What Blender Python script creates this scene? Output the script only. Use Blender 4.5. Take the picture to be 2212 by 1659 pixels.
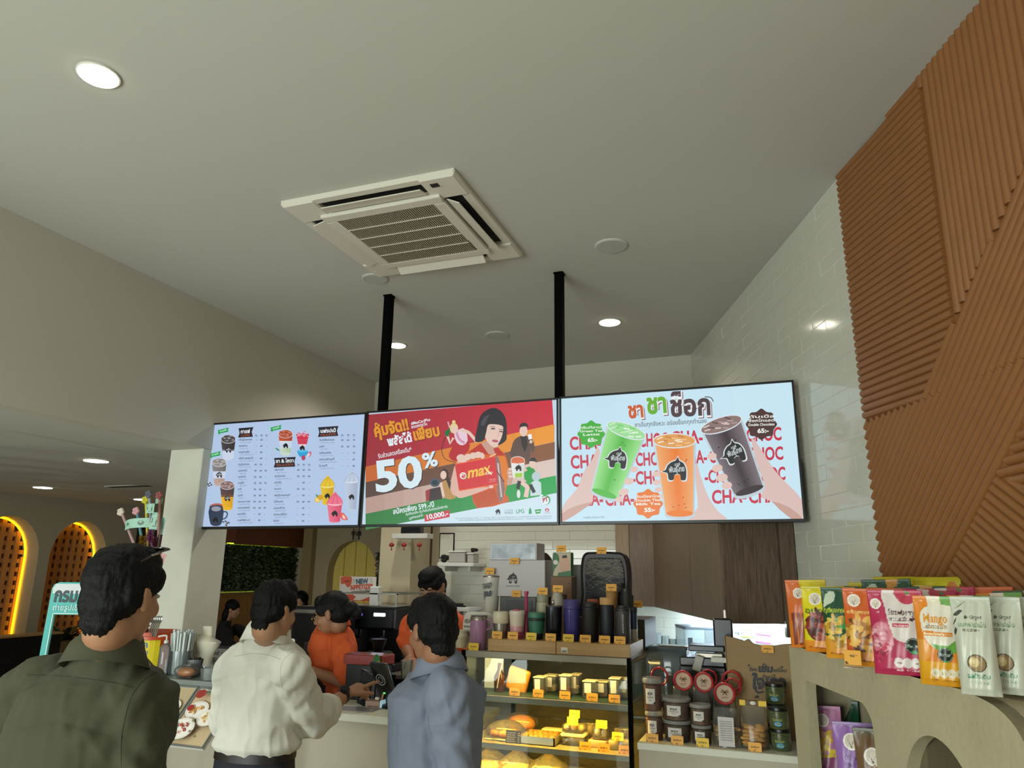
import bpy, bmesh, math, random
from math import sin, cos, pi, radians, sqrt, hypot, atan2
from mathutils import Vector, Matrix, noise
from mathutils.geometry import tessellate_polygon
random.seed(7)
for o in list(bpy.data.objects): bpy.data.objects.remove(o)
SC = bpy.context.scene
COL = SC.collection

# ---------------------------------------------------------------- camera
FPX, PITCH, ROLL, YAW, AR = 1569.93, 0.253392, 0.0118170, 0.354172, 0.0
CY, SY = cos(YAW), sin(YAW)
def W(xc, yc, z=0.0):                       # camera-heading frame (also the tiled right wall's) -> room frame
    return Vector((xc*CY - yc*SY, xc*SY + yc*CY, z))
_F = Vector((0, cos(PITCH), sin(PITCH))); _R0 = Vector((1, 0, 0)); _U0 = _R0.cross(_F)
_R = cos(ROLL)*_R0 + sin(ROLL)*_U0; _U = _R.cross(_F)
F3, R3, U3 = W(*_F), W(*_R), W(*_U)
EYE = Vector((0, 0, 1.7))
cd = bpy.data.cameras.new('camera'); cam = bpy.data.objects.new('camera', cd); COL.objects.link(cam)
cd.sensor_width = 36; cd.lens = FPX/2212*36; cd.clip_start = .05; cd.clip_end = 60
cam.matrix_world = Matrix(((R3.x, U3.x, -F3.x, 0), (R3.y, U3.y, -F3.y, 0), (R3.z, U3.z, -F3.z, 1.7), (0, 0, 0, 1)))
SC.camera = cam

# ---------------------------------------------------------------- light, exposure
SC.view_settings.view_transform = 'Standard'; SC.view_settings.look = 'None'
SC.view_settings.gamma = 1; SC.view_settings.use_curve_mapping = False
SC.view_settings.exposure = 0.06
wd = bpy.data.worlds.new('world'); SC.world = wd; wd.use_nodes = True
bg = wd.node_tree.nodes['Background']; bg.inputs[0].default_value = (.90, .97, .96, 1); bg.inputs[1].default_value = .98
def area(name, loc, rot, sx, sy, power, col):
    l = bpy.data.lights.new(name, 'AREA'); l.shape = 'RECTANGLE'; l.size = sx; l.size_y = sy; l.energy = power; l.color = col
    o = bpy.data.objects.new(name, l); COL.objects.link(o); o.location = loc; o.rotation_euler = rot; return o
# daylight through the shop front, behind and to the left of the camera
area('window_daylight', (-2.9, -2.85, 1.25), (radians(93), 0, radians(-4)), 3.6, 1.9, 240, (.90, 1.0, .95))
area('side_daylight', (-8.6, 1.0, 1.4), (radians(90), 0, radians(-70)), 3.0, 1.8, 420, (.90, 1.0, .98))

# ---------------------------------------------------------------- helpers
def lin(c): return c/12.92 if c <= .04045 else ((c+.055)/1.055)**2.4
def rgb(h):
    if isinstance(h, str):
        h = h.lstrip('#'); return tuple(lin(int(h[i:i+2], 16)/255) for i in (0, 2, 4))
    return tuple(h[:3])
_mats = {}
def mat(name, col='#888888', rough=.6, metal=0., bump=0., bs=60., var=0., vs=8., emit=0., ecol=None, spec=.5, stretch=None, trans=0., coat=0., grain=None, attr=False, subs=0.):
    if name in _mats: return _mats[name]
    m = bpy.data.materials.new(name); m.use_nodes = True; nt = m.node_tree; b = nt.nodes['Principled BSDF']
    c = rgb(col); b.inputs['Base Color'].default_value = (*c, 1)
    b.inputs['Roughness'].default_value = rough; b.inputs['Metallic'].default_value = metal
    b.inputs['Specular IOR Level'].default_value = spec
    if coat: b.inputs['Coat Weight'].default_value = coat; b.inputs['Coat Roughness'].default_value = .12
    if trans: b.inputs['Transmission Weight'].default_value = trans
    tc = nt.nodes.new('ShaderNodeTexCoord'); mp = nt.nodes.new('ShaderNodeMapping'); nt.links.new(tc.outputs['Object'], mp.inputs[0])
    if stretch: mp.inputs['Scale'].default_value = stretch
    src = None
    if attr:
        a = nt.nodes.new('ShaderNodeAttribute'); a.attribute_name = 'Col'; src = a.outputs['Color']
        nt.links.new(src, b.inputs['Base Color'])
    if var or grain:
        n = nt.nodes.new('ShaderNodeTexNoise'); n.inputs['Scale'].default_value = vs; n.inputs['Detail'].default_value = 5
        nt.links.new(mp.outputs[0], n.inputs['Vector'])
        r = nt.nodes.new('ShaderNodeValToRGB'); r.color_ramp.elements[0].position = .3; r.color_ramp.elements[1].position = .7
        c2 = rgb(grain) if grain else tuple(min(1, x*(1+var)) for x in c)
        c1 = c if grain else tuple(x*(1-var) for x in c)
        r.color_ramp.elements[0].color = (*c1, 1); r.color_ramp.elements[1].color = (*c2, 1)
        nt.links.new(n.outputs[0], r.inputs[0])
        if not attr: nt.links.new(r.outputs[0], b.inputs['Base Color'])
    if bump:
        n2 = nt.nodes.new('ShaderNodeTexNoise'); n2.inputs['Scale'].default_value = bs; n2.inputs['Detail'].default_value = 4
        nt.links.new(mp.outputs[0], n2.inputs['Vector'])
        bp = nt.nodes.new('ShaderNodeBump'); bp.inputs['Strength'].default_value = bump; bp.inputs['Distance'].default_value = .01
        nt.links.new(n2.outputs[0], bp.inputs['Height']); nt.links.new(bp.outputs[0], b.inputs['Normal'])
    if emit:
        b.inputs['Emission Strength'].default_value = emit
        if attr: nt.links.new(src, b.inputs['Emission Color'])
        else: b.inputs['Emission Color'].default_value = (*rgb(ecol or col), 1)
    _mats[name] = m; return m
def glass(name, tint='#ffffff', refl=1.0, rough=.03, opac=0.0):
    """thin clear sheet: see-through with a fresnel reflection (opac = share of milky diffuse)"""
    if name in _mats: return _mats[name]
    m = bpy.data.materials.new(name); m.use_nodes = True; nt = m.node_tree; nt.nodes.clear()
    out = nt.nodes.new('ShaderNodeOutputMaterial'); tr = nt.nodes.new('ShaderNodeBsdfTransparent'); tr.inputs[0].default_value = (*rgb(tint), 1)
    gl = nt.nodes.new('ShaderNodeBsdfGlossy'); gl.inputs['Roughness'].default_value = rough
    fr = nt.nodes.new('ShaderNodeFresnel'); fr.inputs[0].default_value = 1.45
    mu = nt.nodes.new('ShaderNodeMath'); mu.operation = 'MULTIPLY'; mu.inputs[1].default_value = refl; nt.links.new(fr.outputs[0], mu.inputs[0])
    mx = nt.nodes.new('ShaderNodeMixShader'); base = tr.outputs[0]
    if opac:
        df = nt.nodes.new('ShaderNodeBsdfDiffuse'); df.inputs[0].default_value = (*rgb(tint), 1)
        m2 = nt.nodes.new('ShaderNodeMixShader'); m2.inputs[0].default_value = opac
        nt.links.new(tr.outputs[0], m2.inputs[1]); nt.links.new(df.outputs[0], m2.inputs[2]); base = m2.outputs[0]
    nt.links.new(mu.outputs[0], mx.inputs[0]); nt.links.new(base, mx.inputs[1]); nt.links.new(gl.outputs[0], mx.inputs[2])
    nt.links.new(mx.outputs[0], out.inputs[0]); _mats[name] = m; return m

class MB:
    """collects simple shapes into one mesh"""
    def __init__(s, M=None): s.v = []; s.f = []; s.c = []; s.M = M or Matrix.Identity(4); s.col = (1, 1, 1)
    def add(s, vs, fs, col=None, sm=False):
        n = len(s.v); s.v += [s.M @ Vector(v) for v in vs]; s.f += [tuple(i+n for i in f) for f in fs]
        s.c += [col or s.col]*len(fs); return s
    def box(s, x0, x1, y0, y1, z0, z1, b=0., col=None, seg=1):
        if b:
            bm = bmesh.new(); bmesh.ops.create_cube(bm, size=1)
            for v in bm.verts: v.co = Vector(((x0+x1)/2 + v.co.x*(x1-x0), (y0+y1)/2 + v.co.y*(y1-y0), (z0+z1)/2 + v.co.z*(z1-z0)))
            bmesh.ops.bevel(bm, geom=bm.edges[:], offset=b, segments=seg, affect='EDGES', profile=.5)
            bm.verts.index_update(); s.add([v.co[:] for v in bm.verts], [[v.index for v in f.verts] for f in bm.faces], col); bm.free(); return s
        vs = [(x, y, z) for z in (z0, z1) for y in (y0, y1) for x in (x0, x1)]
        return s.add(vs, [(0, 2, 3, 1), (4, 5, 7, 6), (0, 1, 5, 4), (2, 6, 7, 3), (0, 4, 6, 2), (1, 3, 7, 5)], col)
    def lathe(s, prof, c=(0, 0, 0), seg=20, col=None, sx=1., sy=1.):
        n = len(prof); vs = []
        for r, z in prof:
            for k in range(seg):
                a = 2*pi*k/seg; vs.append((c[0]+r*cos(a)*sx, c[1]+r*sin(a)*sy, c[2]+z))
        fs = [(i*seg+k, i*seg+(k+1) % seg, (i+1)*seg+(k+1) % seg, (i+1)*seg+k) for i in range(n-1) for k in range(seg)]
        fs.append(tuple(range(seg-1, -1, -1))); fs.append(tuple((n-1)*seg+k for k in range(seg)))
        return s.add(vs, fs, col)
    def tube(s, path, r, seg=8, col=None, closed=False, flat=1.):
        P = [Vector(p) for p in path]; n = len(P); rs = r if isinstance(r, (list, tuple)) else [r]*n; vs = []; up = None
        for i in range(n):
            d = (P[(i+1) % n]-P[i-1]) if closed else (P[min(i+1, n-1)]-P[max(i-1, 0)])
            d.normalize()
            if up is None: up = Vector((0, 0, 1)) if abs(d.z) < .9 else Vector((1, 0, 0))
            a = d.cross(up)
            if a.length < 1e-4: a = d.cross(Vector((0, 1, 0)))
            a.normalize(); b = a.cross(d).normalized(); up = b
            for k in range(seg):
                t = 2*pi*k/seg; vs.append(P[i] + a*cos(t)*rs[i] + b*sin(t)*rs[i]*flat)
        m = n if closed else n-1
        fs = [(i*seg+k, i*seg+(k+1) % seg, ((i+1) % n)*seg+(k+1) % seg, ((i+1) % n)*seg+k) for i in range(m) for k in range(seg)]
        if not closed: fs += [tuple(range(seg-1, -1, -1)), tuple((n-1)*seg+k for k in range(seg))]
        return s.add(vs, fs, col)
    def ball(s, c, r, seg=12, rings=8, col=None):
        if not isinstance(r, (list, tuple)): r = (r, r, r)
        vs = [(c[0], c[1], c[2]-r[2])]
        for i in range(1, rings):
            t = -pi/2+pi*i/rings
            for k in range(seg):
                a = 2*pi*k/seg; vs.append((c[0]+r[0]*cos(t)*cos(a), c[1]+r[1]*cos(t)*sin(a), c[2]+r[2]*sin(t)))
        vs.append((c[0], c[1], c[2]+r[2])); fs = []
        for k in range(seg): fs.append((0, 1+(k+1) % seg, 1+k))
        for i in range(rings-2):
            for k in range(seg): a = 1+i*seg; fs.append((a+k, a+(k+1) % seg, a+seg+(k+1) % seg, a+seg+k))
        a = 1+(rings-2)*seg; T = len(vs)-1
        for k in range(seg): fs.append((a+k, a+(k+1) % seg, T))
        return s.add(vs, fs, col)
    def prism(s, pts, d, col=None):
        """pts: planar loop in 3D, d: extrusion vector"""
        d = Vector(d); P = [Vector(p) for p in pts]; n = len(P); vs = P+[p+d for p in P]
        tri = tessellate_polygon([P]); fs = [tuple(t) for t in tri]+[tuple(i+n for i in t[::-1]) for t in tri]
        fs += [(i, (i+1) % n, (i+1) % n+n, i+n) for i in range(n)]
        return s.add(vs, fs, col)
    def build(s, name, m=None, parent=None, smooth=False, origin=None, color=False, ang=40, **kw):
        me = bpy.data.meshes.new(name); org = Vector(origin) if origin is not None else Vector((0, 0, 0))
        me.from_pydata([v-org for v in s.v], [], s.f)
        if color:
            ca = me.color_attributes.new('Col', 'FLOAT_COLOR', 'CORNER')
            buf = []
            for p in me.polygons:
                cc = s.c[p.index]; buf += [cc[0], cc[1], cc[2], 1.0]*p.loop_total
            ca.data.foreach_set('color', buf)
        bm = bmesh.new(); bm.from_mesh(me); bmesh.ops.recalc_face_normals(bm, faces=bm.faces[:]); bm.to_mesh(me); bm.free()
        if smooth:
            me.polygons.foreach_set('use_smooth', [True]*len(me.polygons)); me.set_sharp_from_angle(angle=radians(ang))
        if m: me.materials.append(m)
        me.update()
        return link(me, name, parent, org, **kw)
def link(me, name, parent=None, loc=(0, 0, 0), **kw):
    o = bpy.data.objects.new(name, me); COL.objects.link(o); o.location = loc
    if parent is not None: adopt(o, parent)
    tag(o, **kw); return o
def adopt(o, parent):
    o.parent = parent
    if parent.get('_w'): o.matrix_parent_inverse = Matrix.Identity(4)
def tag(o, label=None, cat=None, group=None, kind=None):
    if label: o['label'] = label
    if cat: o['category'] = cat
    if group: o['group'] = group
    if kind: o['kind'] = kind
def thing(name, label, cat, loc=(0, 0, 0), rz=0., group=None):
    """Empty at the thing's base; its parts are modelled in its own local frame"""
    o = bpy.data.objects.new(name, None); COL.objects.link(o); o.location = loc; o.rotation_euler = (0, 0, rz); o.empty_display_size = .05
    tag(o, label, cat, group); return o
def struct(name, mb, m, **kw): return mb.build(name, m, kind='structure', **kw)
def copy_tree(o, parent=None, loc=None, rz=None, label=None, scale=None):
    c = o.copy(); COL.objects.link(c)
    if parent is not None: c.parent = parent
    if loc is not None: c.location = loc
    if rz is not None: c.rotation_euler = (0, 0, rz)
    if scale: c.scale = scale
    if label: c['label'] = label
    for ch in [x for x in bpy.data.objects if x.parent == o]: copy_tree(ch, c)
    return c
# pixel of the 2212x1659 photograph -> point on a plane of the room
def ray(x, y): return F3 + R3*((x-1106)/FPX) - U3*((y-829.5)/FPX)
def atY(x, y, Y): d = ray(x, y); return EYE + d*(Y/d.y)
def atX(x, y, X): d = ray(x, y); return EYE + d*(X/d.x)
def atZ(x, y, Z): d = ray(x, y); return EYE + d*((Z-1.7)/d.z)
def atS(x, y, s): return EYE + ray(x, y)*s          # s = depth along the view axis
NR = Vector((-CY, -SY, 0)); DR = Vector((-SY, CY, 0))   # right wall: normal into the room, direction away from camera
def atR(x, y, xc): d = ray(x, y); return EYE + d*(xc/(-d.dot(NR)))

# flat printed art: polygons and lettering laid on a surface; fn(u, v, h) -> point
_font_cache = {}
def glyphs(s, bold=0.):
    k = (s, bold)
    if k in _font_cache: return _font_cache[k]
    c = bpy.data.curves.new('lettering', 'FONT'); c.body = s; c.size = 1; c.resolution_u = 2 if len(s) > 14 else 3; c.offset = bold
    o = bpy.data.objects.new('lettering', c); COL.objects.link(o); bpy.context.view_layer.update()
    dg = bpy.context.evaluated_depsgraph_get(); me = o.evaluated_get(dg).to_mesh()
    V = [(v.co.x, v.co.y) for v in me.vertices]; Fs = [tuple(p.vertices) for p in me.polygons]
    o.evaluated_get(dg).to_mesh_clear(); bpy.data.objects.remove(o); bpy.data.curves.remove(c)
    w = max([v[0] for v in V] or [1]); _font_cache[k] = (V, Fs, w); return _font_cache[k]
def spline(pts, n=5, closed=True):
    out = []; N = len(pts); rng = range(N) if closed else range(N-1)
    for i in rng:
        if closed: p0, p1, p2, p3 = pts[i-1], pts[i], pts[(i+1) % N], pts[(i+2) % N]
        else: p0, p1, p2, p3 = pts[max(i-1, 0)], pts[i], pts[i+1], pts[min(i+2, N-1)]
        for k in range(n):
            t = k/n
            out.append(tuple(.5*((2*p1[j])+(-p0[j]+p2[j])*t+(2*p0[j]-5*p1[j]+4*p2[j]-p3[j])*t*t+(-p0[j]+3*p1[j]-3*p2[j]+p3[j])*t**3) for j in range(len(p1))))
    if not closed: out.append(tuple(pts[-1]))
    return out
class Art:
    """u right, v down; fn maps (u, v, height) to 3D"""
    def __init__(s, fn, eps=.0003): s.fn = fn; s.mb = MB(); s.h = 1; s.eps = eps
    def up(s): s.h += 1; return s
    def face(s, pts, fs, col):
        vs = [s.fn(p[0], p[1], s.h*s.eps) for p in pts]; s.mb.add(vs, fs, rgb(col))
    def poly(s, pts, col, smooth=0):
        s.up()
        if smooth: pts = spline(pts, smooth)
        tri = tessellate_polygon([[Vector((p[0], p[1], 0)) for p in pts]])
        s.face(pts, [tuple(t) for t in tri], col)
    def rect(s, u0, v0, u1, v1, col): s.poly([(u0, v0), (u1, v0), (u1, v1), (u0, v1)], col)
    def disc(s, u, v, r, col, ry=None, n=20, rot=0., a0=0., a1=2*pi):
        ry = ry or r; s.poly([(u+r*cos(a)*cos(rot)-ry*sin(a)*sin(rot), v+r*cos(a)*sin(rot)+ry*sin(a)*cos(rot)) for a in [a0+(a1-a0)*k/n for k in range(n)]], col)
    def line(s, pts, w, col, smooth=0):
        if smooth: pts = spline(pts, smooth, False)
        s.up(); L = []; Rr = []
        ws = w if isinstance(w, (list, tuple)) else [w]*len(pts)
        if len(ws) != len(pts): ws = [ws[min(len(ws)-1, int(i*len(ws)/len(pts)))] for i in range(len(pts))]
        for i, p in enumerate(pts):
            a = pts[max(i-1, 0)]; b = pts[min(i+1, len(pts)-1)]; dx, dy = b[0]-a[0], b[1]-a[1]; q = hypot(dx, dy) or 1
            L.append((p[0]-dy/q*ws[i]/2, p[1]+dx/q*ws[i]/2)); Rr.append((p[0]+dy/q*ws[i]/2, p[1]-dx/q*ws[i]/2))
        n = len(pts); s.face(L+Rr, [(i, i+1, n+i+1, n+i) for i in range(n-1)], col)
    def grad(s, quad, c0, c1, n=8):
        """quad: 4 points; colour runs from the edge p0-p3 to the edge p1-p2"""
        s.up(); a, b = rgb(c0), rgb(c1); q = [Vector(p) for p in quad]
        for i in range(n):
            t0, t1 = i/n, (i+1)/n; P = [q[0].lerp(q[1], t0), q[0].lerp(q[1], t1), q[3].lerp(q[2], t1), q[3].lerp(q[2], t0)]
            tm = (i+.5)/n; s.face([tuple(p) for p in P], [(0, 1, 2, 3)], tuple(a[k]*(1-tm)+b[k]*tm for k in range(3)))
    def text(s, st, p0, p1, hgt, col, bold=0., slant=0., up=True):
        """from p0 to p1 along the baseline; hgt = font size in u/v units"""
        if up: s.up()
        V, Fs, w = glyphs(st, bold); dx, dy = p1[0]-p0[0], p1[1]-p0[1]; L = hypot(dx, dy) or 1; ex = (dx/L, dy/L); ey = (dy/L, -dx/L)
        if up is None: pass
        pts = []
        for x, y in V:
            X = x/w*L + y*hgt*slant; Y = y*hgt; pts.append((p0[0]+ex[0]*X+ey[0]*Y, p0[1]+ex[1]*X+ey[1]*Y))
        s.face(pts, Fs, col)
    def done(s, name, m, parent, **kw): return s.mb.build(name, m, parent, color=True, **kw)
PRINT = mat('printed_ink', '#ffffff', .55, attr=True)
PRINTG = mat('glossy_print', '#ffffff', .28, attr=True)
# ================================================================ the room
WALLC = mat('wall_paint', '#bab5a6', .8, bump=.02, bs=180)
CEILC = mat('ceiling_paint', '#bbbab1', .85, bump=.015, bs=120)
PILC = mat('pillar_render', '#c9c8ba', .7, bump=.06, bs=25, var=.05, vs=6)
TILE = mat('white_glazed_tile', '#c2c1b2', .1, spec=.5)
GROUT = mat('tile_grout', '#d6d4c6', .8)
BEIGE = mat('beige_wall_paint', '#a8946f', .75)
H = 3.48; ZB = 2.486
struct('floor', MB().box(-9, 3.6, -3.2, 11.3, -.1, 0), mat('floor_terrazzo', '#b0a694', .35, var=.08, vs=30))
struct('ceiling', MB().box(-3.73, 3.6, -3.2, 6.2, H, H+.12), CEILC)
struct('ceiling', MB().box(-9, -3.7299, -3.2, 11.3, ZB, ZB+.12), CEILC)
struct('ceiling', MB().box(-3.7299, -2.0, 6.081, 11.3, ZB, ZB+.12), CEILC)
struct('wall_left', MB().box(-3.73, -3.63, -3.2, 6.08, ZB, H), WALLC)
struct('wall_back', MB().box(-3.73, 1.0, 5.98, 6.08, ZB, H).box(-2.88, .2, 5.98, 6.08, 0, ZB), WALLC)
# right wall, turned 20 degrees to the rest of the room
def rw(xc, yc, z): return W(xc, yc, z)
def rbox(mb, x0, x1, y0, y1, z0, z1, **kw):
    M0 = mb.M; mb.M = Matrix.Rotation(YAW, 4, 'Z'); mb.box(x0, x1, y0, y1, z0, z1, **kw); mb.M = M0; return mb
wall_right = struct('wall_right', rbox(MB(), 1.494, 1.6, -1.5, 6.0, 0, H), GROUT)
struct('wall_front', MB().box(-9, -7.6, -3.3, -3.2, 0, ZB).box(1.8, 3.6, -3.3, -3.2, 0, H).box(-3.73, 3.6, -3.3, -3.2, 2.6, H), WALLC)
struct('wall_far', MB().box(-9, -2.0, 11.2, 11.3, 0, ZB), mat('far_wall_paint', '#a39a86', .8))
struct('wall_corridor', MB().box(-3.1, -3.0, 6.08, 10.95, 0, ZB), BEIGE)
struct('trim_pillar', MB().box(-3.912, -3.632, 3.838, 4.15, 0, ZB, b=.004), PILC)
struct('trim_column', MB().box(-3.27, -2.97, 5.62, 5.98, 0, ZB-.001, b=.004), mat('column_paint', '#b7a98c', .75))

# glazed subway tiles of the right wall: the nearest 300 are pieces of their own, the rest one part
TL, TH_, GP = .30, .0745, .0022
def tile_mesh(w, h, name):
    b = .0016; vs = [(0, 0, 0), (w, 0, 0), (w, 0, h), (0, 0, h), (b, -.0012, b), (w-b, -.0012, b), (w-b, -.0012, h-b), (b, -.0012, h-b)]
    me = bpy.data.meshes.new(name); me.from_pydata(vs, [], [(4, 5, 6, 7), (0, 1, 5, 4), (1, 2, 6, 5), (2, 3, 7, 6), (3, 0, 4, 7)])
    me.materials.append(TILE); return me
full = tile_mesh(TL-GP, TH_-GP, 'tile')
half = tile_mesh(TL/2-GP, TH_-GP, 'tile_half')
rest = MB(); cand = []
TR = Matrix.Rotation(YAW, 4, 'Z')
y_near, y_far = 2.98, 5.98
rows = int((H-1.0)/TH_)
tl = []
for r in range(rows+1):
    z = H - (r+1)*TH_
    if z < .95: break
    off = (r % 2)*TL/2; k = 0
    y = y_near + off
    if off: tl.append((y_near, z, True))
    while y < y_far+.3:
        if W(1.49, y)[1] < 5.96: tl.append((y, z, False))
        y += TL
tl.sort(key=lambda q: (q[0]-2.5)**2+(q[1]-1.9)**2*.9)
# tiles face the room; local x runs away from the camera
for i, (y, z, hf) in enumerate(tl):
    w = (TL/2 if hf else TL)-GP
    rx = random.uniform(-.006, .006); rz = random.uniform(-.006, .006)
    M = Matrix.Translation(W(1.4935, y, z)) @ Matrix.Rotation(YAW+pi/2+rz, 4, 'Z') @ Matrix.Rotation(pi+rx, 4, 'X') @ Matrix.Translation((0, 0, -(TH_-GP)))
    if i < 290:
        o = link(half if hf else full, 'tile'); o.matrix_world = M; o.parent = wall_right
    else:
        rest.M = M; b = .0016; h = TH_-GP
        rest.add([(0, 0, 0), (w, 0, 0), (w, 0, h), (0, 0, h), (b, -.0012, b), (w-b, -.0012, b), (w-b, -.0012, h-b), (b, -.0012, h-b)],
                 [(4, 5, 6, 7), (0, 1, 5, 4), (1, 2, 6, 5), (2, 3, 7, 6), (3, 0, 4, 7)])
rest.build('tiles', TILE, wall_right, kind='stuff')
# back wall tiles (left of the wood cabinet), under the upper wall
wb = [o for o in bpy.data.objects if o.name == 'wall_back'][0]
struct_t = 0
z = ZB
r = 0
while z > 1.02:
    z -= TH_; x = -2.88 + (r % 2)*TL/2; r += 1
    while x < -.55:
        o = link(full, 'tile'); o.location = (x, 5.979, z); o.parent = wb; o.rotation_euler = (random.uniform(-.006, .006), 0, random.uniform(-.006, .006)); x += TL

# ---- reeded terracotta wall panel: half-round slats clipped to slanted fields
SLAT = mat('terracotta_slat', '#86572e', .48, var=.05, vs=9, bump=.03, bs=200)
def pl(x, y):                                  # photo pixel on the panel plane -> (yc, z)
    p = atR(x, y, 1.47); d = p-EYE; return (d.dot(DR), p.z)
def clip_line(poly, p, d):
    """interval of the line p+t*d inside the polygon"""
    ts = []
    n = len(poly)
    for i in range(n):
        a, b = Vector(poly[i]), Vector(poly[(i+1) % n]); e = b-a; den = d.x*e.y-d.y*e.x
        if abs(den) < 1e-9: continue
        w = a-p; t = (w.x*e.y-w.y*e.x)/den; u = (w.x*d.y-w.y*d.x)/den
        if 0 <= u < 1: ts.append(t)
    ts.sort(); return [(ts[i], ts[i+1]) for i in range(0, len(ts)-1, 2)]
panel = thing('wall_panel', 'reeded terracotta panel of half-round slats in slanting fields on the right wall', 'wall panel', W(1.494, 2.99, 0))
panel_M = Matrix.Translation(W(1.494, 2.99, 0))
nslat = [0]; slat_rest = MB()
def slat_field(poly, q0, q1, pitch=.031, shift=0., dd=0.):
    a, b = Vector(q0), Vector(q1); d = (b-a).normalized(); nrm = Vector((-d.y, d.x))
    pj = [Vector(p).dot(nrm) for p in poly]; k = math.floor((min(pj)-a.dot(nrm))/pitch); base = a.dot(nrm)
    while base+k*pitch < max(pj)+pitch:
        c = base+k*pitch+shift; k += 1; p = nrm*c
        for t0, t1 in clip_line(poly, p, d):
            if t1-t0 < .02: continue
            r = pitch*.49; seg = 6; vs = []
            for t in (t0, t1):
                for j in range(seg+1):
                    an = pi*j/seg; off = cos(an)*r; hh = sin(an)*r*.95+.006+dd
                    q = p+d*t+nrm*off; vs.append(W(1.494-hh, q.x, q.y)-panel.location)
            fs = [(j, j+1, seg+2+j, seg+1+j) for j in range(seg)]+[tuple(range(seg+1)), tuple(range(seg+1, 2*seg+2))]
            if nslat[0] < 298:
                m = MB(); m.add(vs, fs); o = m.build('slat', SLAT, panel, smooth=True, ang=50); nslat[0] += 1
            else: slat_rest.add(vs, fs)
YN = 1.2                                        # panel goes on past the frame
A0 = pl(1812, 380); A0 = (2.99, H); tB = (pl(1979, 175)[0], H); J = pl(2052, 696); K = pl(1991, 858); Lf = (2.99, pl(1873, 907)[1])
fA = [A0, tB, J, K, Lf]
e = pl(2212, 347); ext = lambda a, b, y: (y, a[1]+(b[1]-a[1])*(y-a[0])/(b[0]-a[0]))
fB = [tB, (YN, H), (YN, min(H-.01, ext(J, e, YN)[1])), J]
m1 = pl(2212, 766); fC = [K, J, ext(J, e, YN), ext(K, m1, YN)]
if fC[2][1] > H:                                # the seam meets the ceiling before the panel's end
    yy = J[0]+(e[0]-J[0])*(H-J[1])/(e[1]-J[1]); fB = [tB, (yy, H), J]; fC = [K, J, (yy, H), (YN, H), ext(K, m1, YN)]
g0, g1 = pl(2212, 906), pl(2030, 1263); g2 = (g0[0]+(g1[0]-g0[0])*3.2, g0[1]+(g1[1]-g0[1])*3.2)
gt = ext(g1, g0, YN)
fD = [Lf, K, ext(K, m1, YN), gt, g1, (g1[0]+(g1[0]-g0[0])*.9, g1[1]+(g1[1]-g0[1])*.9), (2.99, 1.2)]
fD = [Lf, K, ext(K, m1, YN), gt, (g1[0]+(g1[0]-g0[0])*.9, g1[1]+(g1[1]-g0[1])*.9), (2.99, g1[1]+(g1[1]-g0[1])*.9)]
s1 = pl(2150, 1022); s2 = pl(2212, 1062)
fE = [gt, s1, ext(s1, s2, YN)]
fF = [s1, ext(s1, s2, YN), (YN, g1[1]+(g1[1]-g0[1])*.9), (g1[0]+(g1[0]-g0[0])*.9, g1[1]+(g1[1]-g0[1])*.9)]
slat_field(fA, pl(1840, 700), pl(2045, 575))
slat_field(fB, pl(1979, 175), pl(2045, 660), .034)
slat_field(fC, pl(1991, 858), pl(2052, 696))
slat_field(fD, pl(2030, 1263), pl(2212, 906))
slat_field(fE, pl(2157, 1020), pl(2212, 1006))
slat_field(fF, pl(2157, 1025), pl(2212, 1066))
if slat_rest.v: slat_rest.build('slats', SLAT, panel, kind='stuff', smooth=True)
bk = MB(); p0 = W(1.494, 2.99, 0)
bk.prism([W(1.4935, y, z)-p0 for y, z in ((2.99, .9), (2.99, H), (YN, H), (YN, .9))], NR*.005); bk.build('backing', SLAT, panel)

# ---- wood-fronted cabinet on the right wall under the screens
WOODD = mat('dark_wood_laminate', '#45362a', .45, grain='#6a5644', vs=14, stretch=(9, 9, .5), bump=.04, bs=90)
WOODM = mat('mid_wood_laminate', '#5d4c3c', .45, grain='#7b6753', vs=14, stretch=(9, 9, .5), bump=.04, bs=90)
cab = thing('wall_cabinet', 'wood-grained wall cabinet hung below the right screen over the lit worktop', 'cabinet', W(1.49, 4.0, 1.47))
cab.rotation_euler = (0, 0, YAW)
# local frame: x = xc-1.49, y = yc-4.0
zc1 = .98
MB().box(-.372, -.004, -.075, 1.78, 0, zc1).build('body', WOODD, cab)
MB().box(-.378, -.08, -.095, -.075, -.012, zc1, b=.0015).build('end_panel', WOODD, cab)
MB().box(-.079, -.004, -.12, -.085, -.075, zc1, b=.0015).build('filler_panel', WOODD, cab)
for (y0, y1, mm, nm) in ((-.09, .55, WOODM, 'door'), (.554, 1.19, WOODM, 'door'), (1.194, 1.78, WOODM, 'door')):
    MB().box(-.392, -.372, y0, y1, -.012, zc1, b=.0015).build(nm, mm, cab)
cab2 = thing('wall_cabinet', 'narrow light wood cabinet side on the white back wall, left of the dark doors', 'cabinet', (-1.245, 5.975, 1.47))
MB().box(0, .56, -.22, 0, 0, .98).build('body', WOODM, cab2); MB().box(.111, .558, -.238, -.22, -.01, .98, b=.0015).build('door', WOODM, cab2); MB().box(.002, .108, -.238, -.22, -.01, .98, b=.0015).build('door', mat('light_wood_laminate', '#7d684e', .45, grain='#957e60', vs=14, stretch=(9, 9, .5)), cab2)
lt = MB().box(-.12, -.04, -.05, 1.75, -.022, -.0005).build('light_strip', mat('cool_led', '#ffffff', emit=42, ecol='#d4ecff'), cab, label='cool white light strip under the cabinet')

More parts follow.
